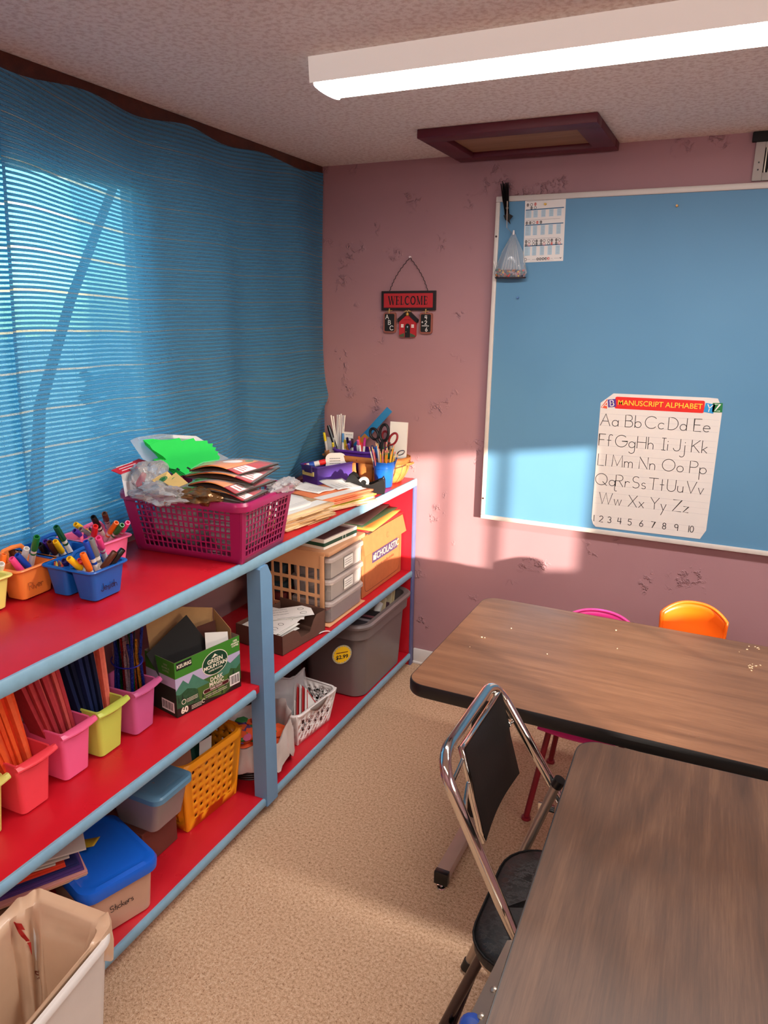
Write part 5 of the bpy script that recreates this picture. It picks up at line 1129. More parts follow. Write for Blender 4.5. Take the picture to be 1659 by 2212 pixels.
o = build('white_roll', G().tube([(TX + .09, TY + .035, Z2 + .30), (TX + .105, TY + .055, Z2 + .365)], .018, 14), PAPER); tag(o, 'white paper roll end poking up in the grey tote', 'roll')
for k in range(4):
    o = sheet('magazine', 'curved magazine at the left end of the grey tote, ' + ['outermost', 'second', 'third', 'innermost'][k], 'magazine', [(TX - .10, TY - .19 + .02 * k, Z2 + .05), (TX + .12, TY - .19 + .02 * k, Z2 + .05), (TX + .125, TY - .10 + .022 * k, Z2 + .33), (TX - .10, TY - .10 + .022 * k, Z2 + .33)], plain('magazine_%d' % k, [(80, 74, 80), (180, 172, 176), (60, 50, 56), (150, 90, 100)][k], .35), .004, 'magazines in the tote')
# ---- dark box behind the white basket
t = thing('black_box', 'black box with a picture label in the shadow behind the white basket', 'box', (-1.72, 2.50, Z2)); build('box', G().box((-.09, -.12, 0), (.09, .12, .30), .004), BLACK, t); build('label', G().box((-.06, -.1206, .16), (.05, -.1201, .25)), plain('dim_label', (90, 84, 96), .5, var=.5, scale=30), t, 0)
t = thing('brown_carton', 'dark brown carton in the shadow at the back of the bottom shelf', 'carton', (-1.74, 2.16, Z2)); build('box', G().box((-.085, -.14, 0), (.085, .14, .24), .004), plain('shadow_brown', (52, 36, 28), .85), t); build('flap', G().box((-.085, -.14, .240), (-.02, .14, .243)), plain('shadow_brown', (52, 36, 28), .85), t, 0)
# ---- white perforated basket
WB = Vector((-1.505, 2.372, Z2))
t = thing('white_basket', 'white plastic basket with round holes and a grey grip of flash cards', 'basket', WB, -5)
def wh(k, i, j, nu, nv):
    if j in (0, nv - 1) or i in (0, nu - 1): return None
    if j == nv - 2 and 2 < i < nu - 3 and k in (1, 3): return None
    return ('o', .30, .30) if (i + j) % 2 == 0 else None
basket(t, .175, .225, .215, .285, .150, WPLA, [(13, 8), (17, 8), (13, 8), (17, 8)], wh, .0025, .007, .010, .03)
n = 10; g = G()
g.loft([[(.1115 + .004, -.060 + .12 * i / n, .149) for i in range(n + 1)], [(.1115 + .003, -.060 + .12 * i / n, .149 - .004 - .026 * math.sin(PI * i / n)) for i in range(n + 1)]], False, False, False); build('grip', g, plain('grey_grip', (128, 118, 112), .4), t, 60, .006)
WM = T(*WB) @ RZ(-5)
def inw(p): return WM @ Vector(p)
for k in range(5):
    x = .03 - .014 * k; sheet('flash_card', 'red edged triangular flash card in the white basket' if k == 0 else 'flash card behind the triangular one in the white basket', 'flash card', [inw((x + .05, -.055, .03)), inw((x + .06, .085, .03)), inw((x + .0, .02, .185 + .004 * k))] , PAPER if k % 2 == 0 else plain('red_edge', (196, 40, 44), .6), .003, None if k == 0 else 'flash cards')
M = frame(inw((.085, -.055, .03)), inw((.095, .085, .03)) - inw((.085, -.055, .03)), inw((.03, .02, .185)) - inw((.085, -.055, .03)))
g = G(); z_ = .0042
for z_ in (.0042, -.0012): stroke(g, [(.012, .006), (.075, .152), (.132, .006)], .004, M, z_)
o = build('red_outline', g, plain('red_edge', (196, 40, 44), .6)); tag(o, 'red printed outline of the front flash card', 'print')
o.parent = [x for x in bpy.data.objects if x.name == 'flash_card'][0]
for kk in ('label', 'category'): del o[kk]
g = G(); write(g, '6', .034, .004, M @ T(.078, .045, .0045)); write(g, '+', .03, .003, M @ T(.042, .03, .0045)); ob = build('number', g, INK, o.parent, 0)
# zip bag
g = G(); 
def zb(u, v): return inw((-.02 + .05 * u - .03 * v, -.13 + .19 * u, .05 + .19 * v + .015 * math.sin(u * 7) * v))
g.grid(zb, 10, 8); g.grid(lambda u, v: zb(u, v) + Vector((-.018 * math.sin(PI * v) - .003, .004, 0)), 10, 8)
t = thing('zip_bag', 'clear zip bag with a blue slider in the white basket', 'bag', inw((0, 0, .05))); b = build('bag', g, WRINK, None, 60); b.parent = t; b.matrix_parent_inverse = T(*t.location).inverted()
b = build('zip_strip', G().tube([zb(u / 10, 1) for u in range(11)], .004, 6), film('zip_strip_plastic', (200, 200, 200), .7, .3)); b.parent = t; b.matrix_parent_inverse = T(*t.location).inverted()
b = build('slider', G().cbox(zb(.06, 1), (.012, .02, .012), .003), plain('slider_blue', (20, 110, 160), .4)); b.parent = t; b.matrix_parent_inverse = T(*t.location).inverted()
o = blob('red_card_bundle', 'dark bundle of red cards inside the zip bag', 'cards', inw((-.055, -.03, .085)), (.03, .07, .045), plain('dark_red_bundle', (96, 44, 44), .7, var=.6, scale=50), 51, .3)

# ---- bag of foam shapes
FBX, FBY = -1.510, 2.075
t = thing('foam_bag', 'white plastic bag in a round dark wire basket behind the post', 'bag', (FBX, FBY, Z2))
n = 56; rings = []
for j, (s, z, amp) in enumerate(((1.08, .060, .018), (1.10, .085, .016), (1.07, .115, .014), (1.05, .142, .011), (1.05, .162, .009), (1.00, .160, .008), (.93, .135, .004), (.86, .10, .003), (.5, .095, .0))):
    r = []
    for k in range(n):
        a = 2 * PI * k / n; w1 = mnoise.noise(Vector((math.cos(a) * 3, math.sin(a) * 3, j * .5))); w2 = math.sin(a * 13 + j) * .5
        rad = .130 * s + amp * (w1 + w2); zz = z + .020 * mnoise.noise(Vector((math.cos(a) * 2.2 + 4, math.sin(a) * 2.2, 0))) * (1.8 if j < 2 else 1) + (.050 * max(0, math.sin(a + .3)) if 1 < j < 7 else 0) + .006 * math.sin(a * 7 + 1)
        if j < 2: zz -= .045 * max(0, math.cos(a - 1.1)) ** 2
        r.append((rad * math.cos(a), rad * math.sin(a) * 1.12, zz))
    rings.append(r)
build('bag', G().loft(rings, False, False), film('milky_bag', (226, 214, 208), .82, .35), t, 60)
g = G()
for z in [.004 + .011 * i for i in range(11)]:
    s = .80 + .20 * z / .12; g.tube([(.126 * s * math.cos(2 * PI * k / 28), .126 * s * 1.12 * math.sin(2 * PI * k / 28), z) for k in range(28)], .0032, 6, closed=True)
build('wire_basket', g, plain('dark_brown_wire', (58, 34, 28), .35), t); build('base', G().lathe([(.09, .001), (.125, .12), (.12, .12), (.085, .004)], 28, sy=1.12, cap1=False), plain('dark_lining', (30, 22, 20), .7), t)
R = random.Random(14); FC = [('orange', (240, 92, 40)), ('orange', (240, 92, 40)), ('purple', (110, 78, 140)), ('green', (52, 120, 64)), ('orange', (236, 84, 36)), ('green', (60, 140, 72)), ('pink', (220, 100, 140))]
ZT = Z2 + .128
big = [((-.01, .0), .105, 'orange'), ((-.05, -.06), .07, 'orange'), ((.04, -.05), .065, 'orange')]
cnt = 0
for k in range(46):
    nm, rgb = FC[k % 7]; a = R.uniform(0, 2 * PI); rad = .080 * math.sqrt(R.random()); s = R.uniform(.022, .038)
    if k < 5: s = .06; nm, rgb = FC[0]
    o = build('foam_shape', G().prism([(s * R.uniform(.8, 1.1) * math.cos(2 * PI * i / 6), s * R.uniform(.7, 1.1) * math.sin(2 * PI * i / 6)) for i in range(R.choice((4, 5, 6, 6)) if False else 6)], 0, .003), plain('foam_' + nm, rgb, .85)); o.location = (FBX + rad * math.cos(a), FBY + rad * math.sin(a) * 1.1, ZT - .012 + .0007 * k + .02 * (rad / .1)); o.rotation_euler = (R.uniform(-.22, .22), R.uniform(-.25, .25), a)
    tag(o, nm + ' foam shape lying in the white plastic bag', 'foam shape', nm + ' foam shapes')
# ---- orange basket
OB = Vector((-1.592, 1.775, Z2)); orot = -4
ORP = plain('orange_plastic', (246, 156, 24), .36, var=.04)
t = thing('orange_basket', 'yellow orange plastic basket with oval holes left of the post', 'basket', OB, orot)
def oh(k, i, j, nu, nv):
    if i < 1 or i >= nu - 1 or j < 1 or j >= nv - 1: return None
    return ('o', .44, .47) if (i + j) % 2 == 0 else ('o', .17, .19)
basket(t, .230, .245, .265, .300, .265, ORP, [(8, 9), (9, 9), (8, 9), (9, 9)], oh, .004, .013, .022, .04)
OM = T(*OB) @ RZ(orot)
def ino(p): return OM @ Vector(p)
blob('green_bottle', 'dark green bundle standing in the orange basket', 'bundle', ino((-.01, .02, .19)), (.07, .09, .115), plain('dark_teal_cloth', (14, 62, 52), .5, var=.4), 61, .2)
blob('red_bundle', 'red bundle low in the orange basket', 'bundle', ino((.02, .01, .085)), (.085, .105, .075), plain('red_brown_bundle', (150, 44, 34), .7, var=.7, scale=25), 67, .25)
sheet('brown_paper', 'brown folded paper leaning in the orange basket', 'paper', [ino((.06, -.12, .05)), ino((.07, -.03, .05)), ino((.055, -.035, .285)), ino((.04, -.125, .27))], plain('tan_fold', (170, 116, 92), .7), .004)
sheet('torn_label', 'torn white label in the orange basket', 'label', [ino((.075, -.02, .10)), ino((.085, .03, .10)), ino((.09, .04, .275)), ino((.07, .0, .262))], PAPER, .001)
# ---- clear tub with grey-blue lid
LIDB = plas('dusty_blue', (92, 140, 170), .38)
cb = Vector((-1.535, 1.532, Z2 + .130)); c_r = 0
t = thing('brown_carton', 'low reddish brown carton under the clear tub with the dusty blue lid', 'carton', (-1.60, 1.525, Z2)); build('box', G().box((-.12, -.075, 0), (.105, .080, .124), .003), plain('reddish_brown_card', (110, 52, 40), .8), t, 0); build('flap', G().box((-.12, -.075, .125), (.0, .080, .1275)), plain('reddish_brown_card', (110, 52, 40), .8), t, 0)
t = thing('clear_tub', 'clear plastic tub with a dusty blue lid behind the sticker tub', 'tub', cb, c_r)
w_, d_, h = .215, .150, .128; g = G(); tub(g, w_ * .74, d_ * .92, w_, d_, h, .022, .002, .003, .004, n=6); build('tub', g, film('clear_tub_plastic', (222, 212, 210), .10, .12, gloss=.8), t, 40)
build('lid', G().loft([rr(w_ + .014, d_ + .016, .026, h - .010, 6), rr(w_ + .022, d_ + .026, .030, h - .008, 6), rr(w_ + .022, d_ + .026, .030, h + .008, 6), rr(w_ + .012, d_ + .014, .026, h + .013, 6), rr(w_ - .02, d_ - .02, .02, h + .013, 6), rr(w_ - .03, d_ - .03, .018, h + .010, 6)], True, True), LIDB, t, 40)
build('tape_label', G().box((w_ / 2 - .006, -.01, .085), (w_ / 2 - .005, .03, .125), M=RY(-8)), plain('masking_tape', (206, 180, 160), .7), t, 0)
blob('glitter_bag', 'dark bag of glittery bits inside the clear tub', 'bag', cb + Vector((-.01, -.015, .07)), (.065, .05, .06), m_glitter('dark_glitter', (46, 36, 44)), 71, .25)
blob('yellow_ribbon', 'yellow ribbon inside the clear tub', 'ribbon', cb + Vector((.04, -.01, .095)), (.03, .022, .04), plain('mustard', (180, 130, 40), .6), 77, .3)
# ---- sticker tub
SC_ = Vector((-1.512, 1.296, Z2)); s_r = -18
t = thing('sticker_tub', 'clear tub with a bright blue lid and handwriting on its front', 'tub', SC_, s_r)
w_, d_, h = .265, .205, .152
g = G(); tub(g, w_ * .93, d_ * .92, w_, d_, h, .028, .002, .002, .004, n=6); build('tub', g, film('milky_tub', (222, 176, 150), .80, .28), t, 40)
build('lid', G().loft([rr(w_ + .006, d_ + .008, .032, h - .014, 7), rr(w_ + .028, d_ + .030, .040, h - .012, 7), rr(w_ + .032, d_ + .034, .042, h + .010, 7), rr(w_ + .022, d_ + .024, .040, h + .020, 7), rr(w_ - .004, d_ - .004, .034, h + .024, 7), rr(w_ - .02, d_ - .02, .03, h + .020, 7), rr(w_ - .04, d_ - .04, .026, h + .022, 7)], True, True), plas('bright_blue_lid', (20, 92, 200), .25), t, 40)
g = G(); write(g, 'Stickers', .019, .0020, T(w_ / 2 - .0010, -.040, .070) @ RZ(90) @ RX(88), gap=.10, jit=.06); build('handwriting', g, INK, t, 0)
R = random.Random(81)
for k in range(8):
    o = build('sticker_sheet', G().cbox((0, 0, 0), (.16, .13, .004), .001), plain('sticker_sheet_%d' % (k % 4), [(226, 190, 160), (120, 170, 150), (230, 200, 150), (210, 140, 130)][k % 4], .6)); o.location = SC_ + Vector((R.uniform(-.012, .012), R.uniform(-.008, .008), .012 + k * .014)); o.rotation_euler = (0, 0, math.radians(s_r + R.uniform(-6, 6)))
    tag(o, 'sheet of stickers lying inside the blue lidded tub', 'sticker sheet', 'sticker sheets')
zt = Z2 + h + .026
o = build('yellow_card', G().grid(lambda u, v: (-.03 + .06 * u, -.02 + .04 * v, .004 * u * u), 6, 2), plain('mustard_card', (196, 160, 40), .6), None, 60, .0012); o.location = az(190, 1822, zt + .012); o.rotation_euler = (0, math.radians(-12), math.radians(20)); tag(o, 'yellow card strip lying on the blue lid', 'card')
# ---- construction paper pile beside it
PC_ = [((214, 178, 140), 'tan'), ((220, 156, 130), 'salmon'), ((228, 160, 150), 'pink'), ((92, 60, 130), 'purple'), ((84, 54, 126), 'purple'), ((44, 40, 104), 'navy'), ((40, 36, 96), 'navy'), ((232, 66, 34), 'red orange'), ((236, 70, 38), 'red orange'), ((214, 204, 190), 'white'), ((206, 192, 178), 'white'), ((214, 204, 192), 'white')]
R = random.Random(17)
zz = Z2 + .172
t = thing('paper_box', 'low brown box under the coloured construction paper pile', 'box', (-1.62, 1.02, Z2)); build('box', G().box((-.13, -.15, 0), (.13, .10, .168), .003), m_kraft('dark_kraft', (120, 84, 60)), t, 0)
for k, (c, nm) in enumerate(PC_):
    th = .0055; px = (188, 190, 189, 182, 178, 172, 168, 142, 140, 120, 150, 186)[k]; py = (1888, 1884, 1879, 1875, 1869, 1864, 1860, 1869, 1863, 1866, 1850, 1832)[k]
    corner = az(px, py, zz + th); rz = -30 + R.uniform(-2, 2) - (6 if k > 8 else 0); Q = RZ(rz); ctr = corner + Q @ Vector((-.115, -.14, 0))
    o = build('construction_paper', G().box((-.115, -.14, 0), (.115, .14, th - .0008), .0006), plain('cpaper_%s_%d' % (nm.replace(' ', '_'), k), c, .8, var=.1), None, 0); o.location = (ctr.x, ctr.y, zz); o.rotation_euler = (0, 0, math.radians(rz)); zz += th + (.004 if k > 7 else 0)
    tag(o, nm + ' sheets of construction paper in the pile beside the blue lidded tub', 'construction paper', nm + ' construction paper')
# ================================================================== on the back wall
YW = YB
# ---- blue board
BTH = .034
BX0, BX1, BZ0, BZ1 = -1.012, 1.40, .838, 2.258
t = thing('bulletin_board', 'large blue fabric board with a white frame on the mauve wall', 'board', ((BX0 + BX1) / 2, YW, BZ0))
w_, h = BX1 - BX0, BZ1 - BZ0; yo = -BTH; FR = plain('white_board_frame', (208, 200, 192), .35, var=.08, scale=20)
m, nt, p, out = base('blue_board_cloth'); vec = coord(nt); wv = coord(nt, 'Object', (500, 500, 500))
nt.links.new(mixc(nt, noise(nt, vec, 2.2, 2), lin((84, 134, 170)), lin((98, 148, 182))), p.inputs['Base Color']); p.inputs['Roughness'].default_value = .55; p.inputs['Specular IOR Level'].default_value = .35; bump(nt, p, noise(nt, wv, 1.0, 2), .08, .001); CLOTH = m
build('panel', G().box((-w_ / 2 + .01, yo + .006, .01), (w_ / 2 - .01, -.001, h - .01)), CLOTH, t, 0)
for nm, a, b in (('frame_rail', (-w_ / 2, 0), (w_ / 2, .020)), ('frame_rail', (-w_ / 2, h - .022), (w_ / 2, h)), ('frame_stile', (-w_ / 2, .020), (-w_ / 2 + .018, h - .022)), ('frame_stile', (w_ / 2 - .018, .020), (w_ / 2, h - .022))):
    build(nm, G().box((a[0], yo - .002, a[1]), (b[0], -.0008, b[1]), .003), FR, t)
for z in (h - .16, .10): build('screw', G().cyl((-w_ / 2 + .009, yo - .002, z), (-w_ / 2 + .009, yo - .004, z), .0045, n=10), plain('rusty_screw', (60, 40, 40), .6), t)
YF_ = YW - BTH + .0055      # face of the cloth
# ---- poster
o0 = Vector((-.500, YF_ - .0006, .868))
POS = thing('alphabet_poster', 'white handwriting alphabet poster with a red heading on the blue board', 'poster', o0); POS.rotation_euler = (0, math.radians(-.6), 0)
pw, ph = .472, .590
outl = [(.0, .035), (.008, .012), (.02, .0), (.45, .0), (.470, .04), (pw + .004, .545), (.455, .588), (.42, .590), (.05, .590), (.0, .548)]
FP = RX(90)
g = G(); g.prism(outl, 0, .0006, FP); build('sheet', g, plain('poster_paper', (222, 216, 210), .6, var=.02), POS, 0)
g = G()
rows = [.452, .365, .278, .192, .108]
for i, z in enumerate(rows):
    for dz, m_ in ((0, .0007), (.025, .0005), (.050, .0007)): stroke(g, [(.004, z + dz), (pw - .004, z + dz)], m_, FP, .0009)
for z in (.026, .052): stroke(g, [(.012, z), (pw - .01, z)], .0006, FP, .0009)
build('ruled_lines', g, RULE, POS, 0)
g = G(); hh = .050
LN_ = [['Aa', 'Bb', 'Cc', 'Dd', 'Ee'], ['Ff', 'Gg', 'Hh', 'Ii', 'Jj', 'Kk'], ['Ll', 'Mm', 'Nn', 'Oo', 'Pp'], ['Qq', 'Rr', 'Ss', 'Tt', 'Uu', 'Vv'], ['Ww', 'Xx', 'Yy', 'Zz']]
XS = [[.006, .108, .188, .280, .378], [.006, .074, .164, .262, .308, .378], [.008, .068, .180, .272, .380], [.004, .090, .158, .226, .300, .376], [.026, .150, .240, .330]]
for z, row, xs in zip(rows, LN_, XS):
    for s, x in zip(row, xs): g = G(); write(g, s, hh, .0026, FP @ T(x, z, .0012), gap=.17); build('letter_pair', g, plain('dark_print', (44, 40, 40), .6), POS, 0)
for i, (s, x) in enumerate(zip(['1', '2', '3', '4', '5', '6', '7', '8', '9', '10'], (.010, .034, .070, .112, .156, .204, .252, .298, .346, .402))): g = G(); write(g, s, .027, .0030, FP @ T(x, .025, .0012)); build('number', g, plain('dark_print', (44, 40, 40), .6), POS, 0)
def pp(poly, mat, name, lift): g = G(); g.prism(poly, lift, lift + .0003, FP); return build(name, g, mat, POS, 0)
pp([(x, y) for x, y, _ in rr(.350, .050, .007, 0, 4, .234, .552)], plain('heading_red', (222, 34, 26), .5, var=.03), 'heading_band', .0008)
text('MANUSCRIPT ALPHABET', .0305, FP @ T(.236, .552, .0014), plain('heading_yellow', (250, 214, 60), .5), POS, bold=.00005, spacing=.98)
def tile(cx, cy, s, a, mat, ch):
    c_, s_ = math.cos(math.radians(a)), math.sin(math.radians(a)); pp([(cx + x * c_ - y * s_, cy + x * s_ + y * c_) for x, y in ((-s, -s), (s, -s), (s, s), (-s, s))], mat, 'letter_tile', .0014)
    g = G(); write(g, ch, s * 1.45, .0034, FP @ T(cx, cy, .002) @ RZ(a) @ T(-GL[ch][0] * s * .72, -s * .72, 0)); build('tile_letter', g, PAPER, POS, 0)
pp([(.002, .528), (.032, .524), (.026, .566)], plain('tile_coral', (232, 92, 60), .5), 'letter_tile', .0012)
g = G(); write(g, 'A', .030, .0034, FP @ T(.008, .530, .002) @ RZ(-14)); build('tile_letter', g, PAPER, POS, 0)
tile(.047, .549, .0165, 8, plain('tile_purple', (84, 60, 140), .5), 'B'); tile(.428, .548, .0185, -8, plain('tile_blue', (40, 150, 210), .5), 'Y'); tile(.457, .552, .0185, 2, plain('tile_green', (20, 120, 60), .5), 'Z')
# ---- calendar sheet
CAL = thing('menu_sheet', 'white printed chart sheet with blue tables pinned at the board\'s upper left', 'sheet', (-.880, YF_ - .0006, 1.990)); CAL.rotation_euler = (0, math.radians(-1.6), 0)
cw, chh = .170, .252
build('sheet', G().prism([(0, 0), (cw, 0), (cw, chh), (0, chh)], 0, .0005, FP), plain('chart_paper', (226, 222, 218), .6, var=.02), CAL, 0)
g1, g2, g3, g4, g5 = G(), G(), G(), G(), G()
def bar(g, x0, y0, x1, y1, l=.0008): g.add([(x0, y0, l), (x1, y0, l), (x1, y1, l), (x0, y1, l)], [(0, 1, 2, 3)], FP)
for (zt, zb) in ((.207, .178), (.147, .108), (.064, .027)):
    bar(g1, .004, zt, cw - .006, zt + .004)
    for k in range(5): g2 = G(); bar(g2, .004 + k * .033, zb, .004 + k * .033 + (.024 if k == 0 else .018), zt - .001); build('table_column', g2, plain('chart_pale_blue', (176, 204, 218), .6), CAL, 0)
    for k in range(5):
        for r in range(int((zt - zb) / .006)): scribble(g3, .008 + k * .033, zt - .006 - r * .006, .020 + k * .033, .0022, .0009, FP @ T(0, 0, .001), k + r)
for z in (.242, .168, .094): scribble(g3, .006, z, .15, .003, .0012, FP @ T(0, 0, .001), int(z * 999))
ICK, ICR = plain('chart_ink', (50, 48, 52), .6), plain('chart_red', (206, 70, 60), .6)
def icon(x, y, red, dot):
    g = G(); stroke(g, arc(x, y, .0048, .0052, 0, 360, 14), .0016, FP, .0010)
    if dot: stroke(g, [(x, y + .0042), (x, y - .0042)], .0036, FP, .0010)
    build('red_icon' if red else 'round_icon', g, ICR if red else ICK, CAL, 0)
for i, (x, y, c) in enumerate(((.012, .229, 0), (.028, .229, 0), (.044, .230, 1), (.028, .216, 0), (.044, .216, 0), (.010, .158, 0), (.025, .158, 0), (.040, .158, 0), (.055, .158, 1), (.070, .158, 0))): icon(x, y, c, i % 3 != 1)
for k in range(5):
    for dx in (0, .013):
        for y in (.084, .071): icon(.010 + k * .032 + dx, y, y < .08 and dx > 0 and k != 1, (k + int(dx * 100)) % 2 == 0)
for i, ch in enumerate('CACFP'):
    g = G(); stroke(g, arc(.062 + i * .0115, .012, .0045, .0045, 0, 360, 14), .002, FP, .001); write(g, ch, .005, .0011, FP @ T(.0600 + i * .0115, .0095, .0011)); build('letter_badge', g, ICR if i == 4 else ICK, CAL, 0)
g4 = G(); 
scribble(g3, .038, .011, .055, .003, .0014, FP @ T(0, 0, .001), 3); scribble(g3, .118, .012, .126, .003, .0014, FP @ T(0, 0, .001), 4); scribble(g3, .132, .012, .155, .003, .0012, FP @ T(0, 0, .001), 5); icon(.010, .012, False, False); scribble(g3, .018, .012, .032, .003, .001, FP @ T(0, 0, .001), 6); stroke(g4, [(.156, .014), (.159, .010), (.162, .014)], .002, FP, .001); scribble(g3, .03, .005, .13, .0025, .0008, FP @ T(0, 0, .001), 7)
build('table_heading', g1, plain('chart_dark_blue', (54, 104, 140), .6), CAL, 0); build('small_print', g3, plain('chart_grey', (130, 132, 140), .6), CAL, 0); build('corner_mark', g4, ICK, CAL, 0)
# pins
def pin(name, label, p, rgb, nm):
    t = thing(name, label, 'push pin', p); M = RX(90); build('head', G().lathe([(.0035, 0), (.0050, .001), (.0048, .003), (.0030, .005), (.0030, .008), (.0044, .0095), (.0040, .011)], 12, M=M), plain('pin_' + nm, rgb, .35), t); build('needle', G().cyl((0, .001, 0), (0, .006, 0), .0005, n=6), CHROME, t)
pin('push_pin', 'gold push pin through the chart sheet', Vector((-.800, YF_ - .0016, 2.219)), (214, 170, 50), 'gold')
pin('push_pin', 'gold push pin alone at the top of the blue board', Vector((-.285, YF_ - .0012, 2.190)), (206, 150, 50), 'gold2')
pin('push_pin', 'blue push pin at the left of the blue board below the hanging bag', Vector((-.893, YF_ - .0012, 1.846)), (90, 130, 180), 'blue')
# ---- treat bag hung at the board corner
YB_ = YW - BTH - .004
t = thing('hanging_bag', 'clear bag with coloured beads hanging at the board\'s left edge', 'bag', (-.925, YB_, 1.93))
n = 18
def sec(z, hw, d, k): return [(.0 + hw * math.cos(2 * PI * i / n) * (1 + .08 * math.sin(i * 3 + k)), -d * (1 + math.sin(2 * PI * i / n)) * (1 + .15 * math.sin(i * 5 + k)), z) for i in range(n)]
build('bag', G().loft([sec(.175, .008, .004, 0), sec(.150, .020, .008, 1), sec(.10, .046, .013, 2), (sec(.05, .062, .017, 3)), sec(.018, .074, .018, 4), sec(.0, .062, .015, 5)], True, True), film('shiny_clear_bag', (226, 232, 236), .18, .08, gloss=1.0), t, 25)
g = G()
for i in range(7):
    x = -.03 + i * .010; g.add([(x * .25, -.014, .165), (x * .25 + .003, -.018, .165), (x * 1.3 + .012, -.040, .03), (x * 1.3, -.034, .028)], [(0, 1, 2, 3)])
build('crease', g, film('bag_crease', (236, 240, 242), .45, .1, gloss=1.0), t, 0)
build('tie', G().lathe([(.004, .172), (.005, .176), (.003, .190)], 10, M=T(0, -.006, 0)), WPLA, t)
g = G(); R = random.Random(6); BC_ = []
BEADM = [plain('bead_%d' % i, c, .3) for i, c in enumerate(((200, 60, 60), (230, 180, 50), (60, 60, 80), (40, 110, 90), (200, 120, 60), (180, 150, 160)))]
for i in range(90): 
    a = len(g.f); g.sph((R.uniform(-.064, .064), -.016 + R.uniform(-.012, .010), .004 + R.random() ** 1.6 * .028), .0052, 4, mi=i % 6)
o = build('beads', g, BEADM, t, 60); o['kind'] = 'stuff'
build('stick', G().cyl((-.078, -.012, .065), (-.060, -.014, .006), .002, n=8), WPLA, t); build('base_card', G().lathe([(.066, -.006), (.07, .0)], 20, sy=.25, M=T(0, -.018, 0)), plain('dark_base', (40, 36, 44), .5), t)
t = thing('black_tassel', 'black bristly tassel on a pale stick over the board\'s upper left corner', 'tassel', (-.975, YB_, 2.15))
R = random.Random(8)
for i in range(16): 
    f = i / 15; build('bristle', G().tube([(-.018 + .034 * f, -.004 - .004 * (i % 3), .162 + R.uniform(-.008, .004)), (-.004 + .026 * f, -.008 - .003 * (i % 2), .09), (.010 + .016 * f, -.008, .03 + R.uniform(-.025, .01))], .0032, 5, flat=.5), BLACK, t)
build('stick', G().cyl((.018, -.016, .085), (.022, -.016, -.02), .0022, .0012, n=8), plain('pale_stick', (196, 176, 160), .6), t); build('knot', G().sph((.019, -.017, .058), .006, 5), STEEL, t)
build('string', G().cyl((.022, -.016, -.02), (.048, -.008, -.045), .0008, n=6), STEEL, t)
g = G(); g.prism([(-.012, .0), (.012, .006), (.03, -.004), (.016, -.02), (.02, -.036), (.008, -.024), (-.004, -.018)], 0, .003, T(.016, -.012, .03) @ RX(90)); build('paper_scrap', g, BLKM, t, 0)
# ---- welcome sign
SG = thing('welcome_sign', 'hanging red and black wooden WELCOME sign with schoolhouse and two slates', 'sign', (-1.420, YW, 1.83))
S0 = YW - .0005
BRD = plain('sign_black', (26, 18, 18), .55); SRED = plain('sign_red', (178, 34, 40), .55, var=.06); TWN = plain('raffia_tan', (176, 140, 90), .8)
g = G(); M = RY(-.6); g.box((-.137, -.014, -.042), (.137, -.002, .045), .001, M); build('board', g, BRD, SG, 0)
build('red_panel', G().box((-.124, -.0155, -.030), (.124, -.0138, .034), .0005, M), SRED, SG, 0)
# WELCOME in thick-and-thin serif strokes
SGL = {'W': (1.15, [(0, [(0, 1), (.28, 0)]), (1, [(.28, 0), (.56, .95)]), (0, [(.50, 1), (.80, 0)]), (1, [(.80, 0), (1.08, 1)])], [(0, 1), (.54, 1), (1.08, 1)]),
 'E': (.62, [(0, [(.12, 1), (.12, 0)]), (1, [(.12, .97), (.58, .97), (.60, .80)]), (1, [(.12, .52), (.42, .52), (.44, .62), (.44, .42)]), (1, [(.12, .03), (.60, .03), (.62, .22)])], [(.1, 0), (.1, 1)]),
 'L': (.60, [(0, [(.14, 1), (.14, 0)]), (1, [(.14, .03), (.58, .03), (.60, .24)])], [(.14, 0), (.14, 1)]), 'C': (.82, [(0, arc(.46, .5, .38, .49, 70, 290, 16)), (1, [(.58, .97), (.74, .90), (.76, .72)]), (1, [(.58, .03), (.74, .10), (.78, .25)])], []),
 'O': (.92, [(0, arc(.46, .5, .38, .48, 60, 300, 14)), (0, arc(.46, .5, .38, .48, -60, 60, 10))], []), 'M': (1.1, [(1, [(.14, 0), (.16, 1)]), (0, [(.16, 1), (.52, .05)]), (1, [(.52, .05), (.90, 1)]), (0, [(.92, 1), (.92, 0)])], [(.14, 0), (.14, 1), (.92, 0), (.92, 1)])}
g = G(); tw = sum(SGL[c][0] + .18 for c in 'WELCOME') - .18; hL = .036; sx = .196 / tw; x = -.098
FWm = T(0, -.0158, 0) @ M @ RX(90)
for c in 'WELCOME':
    adv, ls, sf = SGL[c]
    for thin, pts in ls: stroke(g, [(x + px * sx, (py - .5) * hL + .002) for px, py in pts], .0024 if thin else .0058, FWm)
    for px, py in sf: stroke(g, [(x + (px - .14) * sx, (py - .5) * hL + .002), (x + (px + .14) * sx, (py - .5) * hL + .002)], .0022, FWm)
    x += (adv + .18) * sx
build('lettering', g, INK, SG, 0)
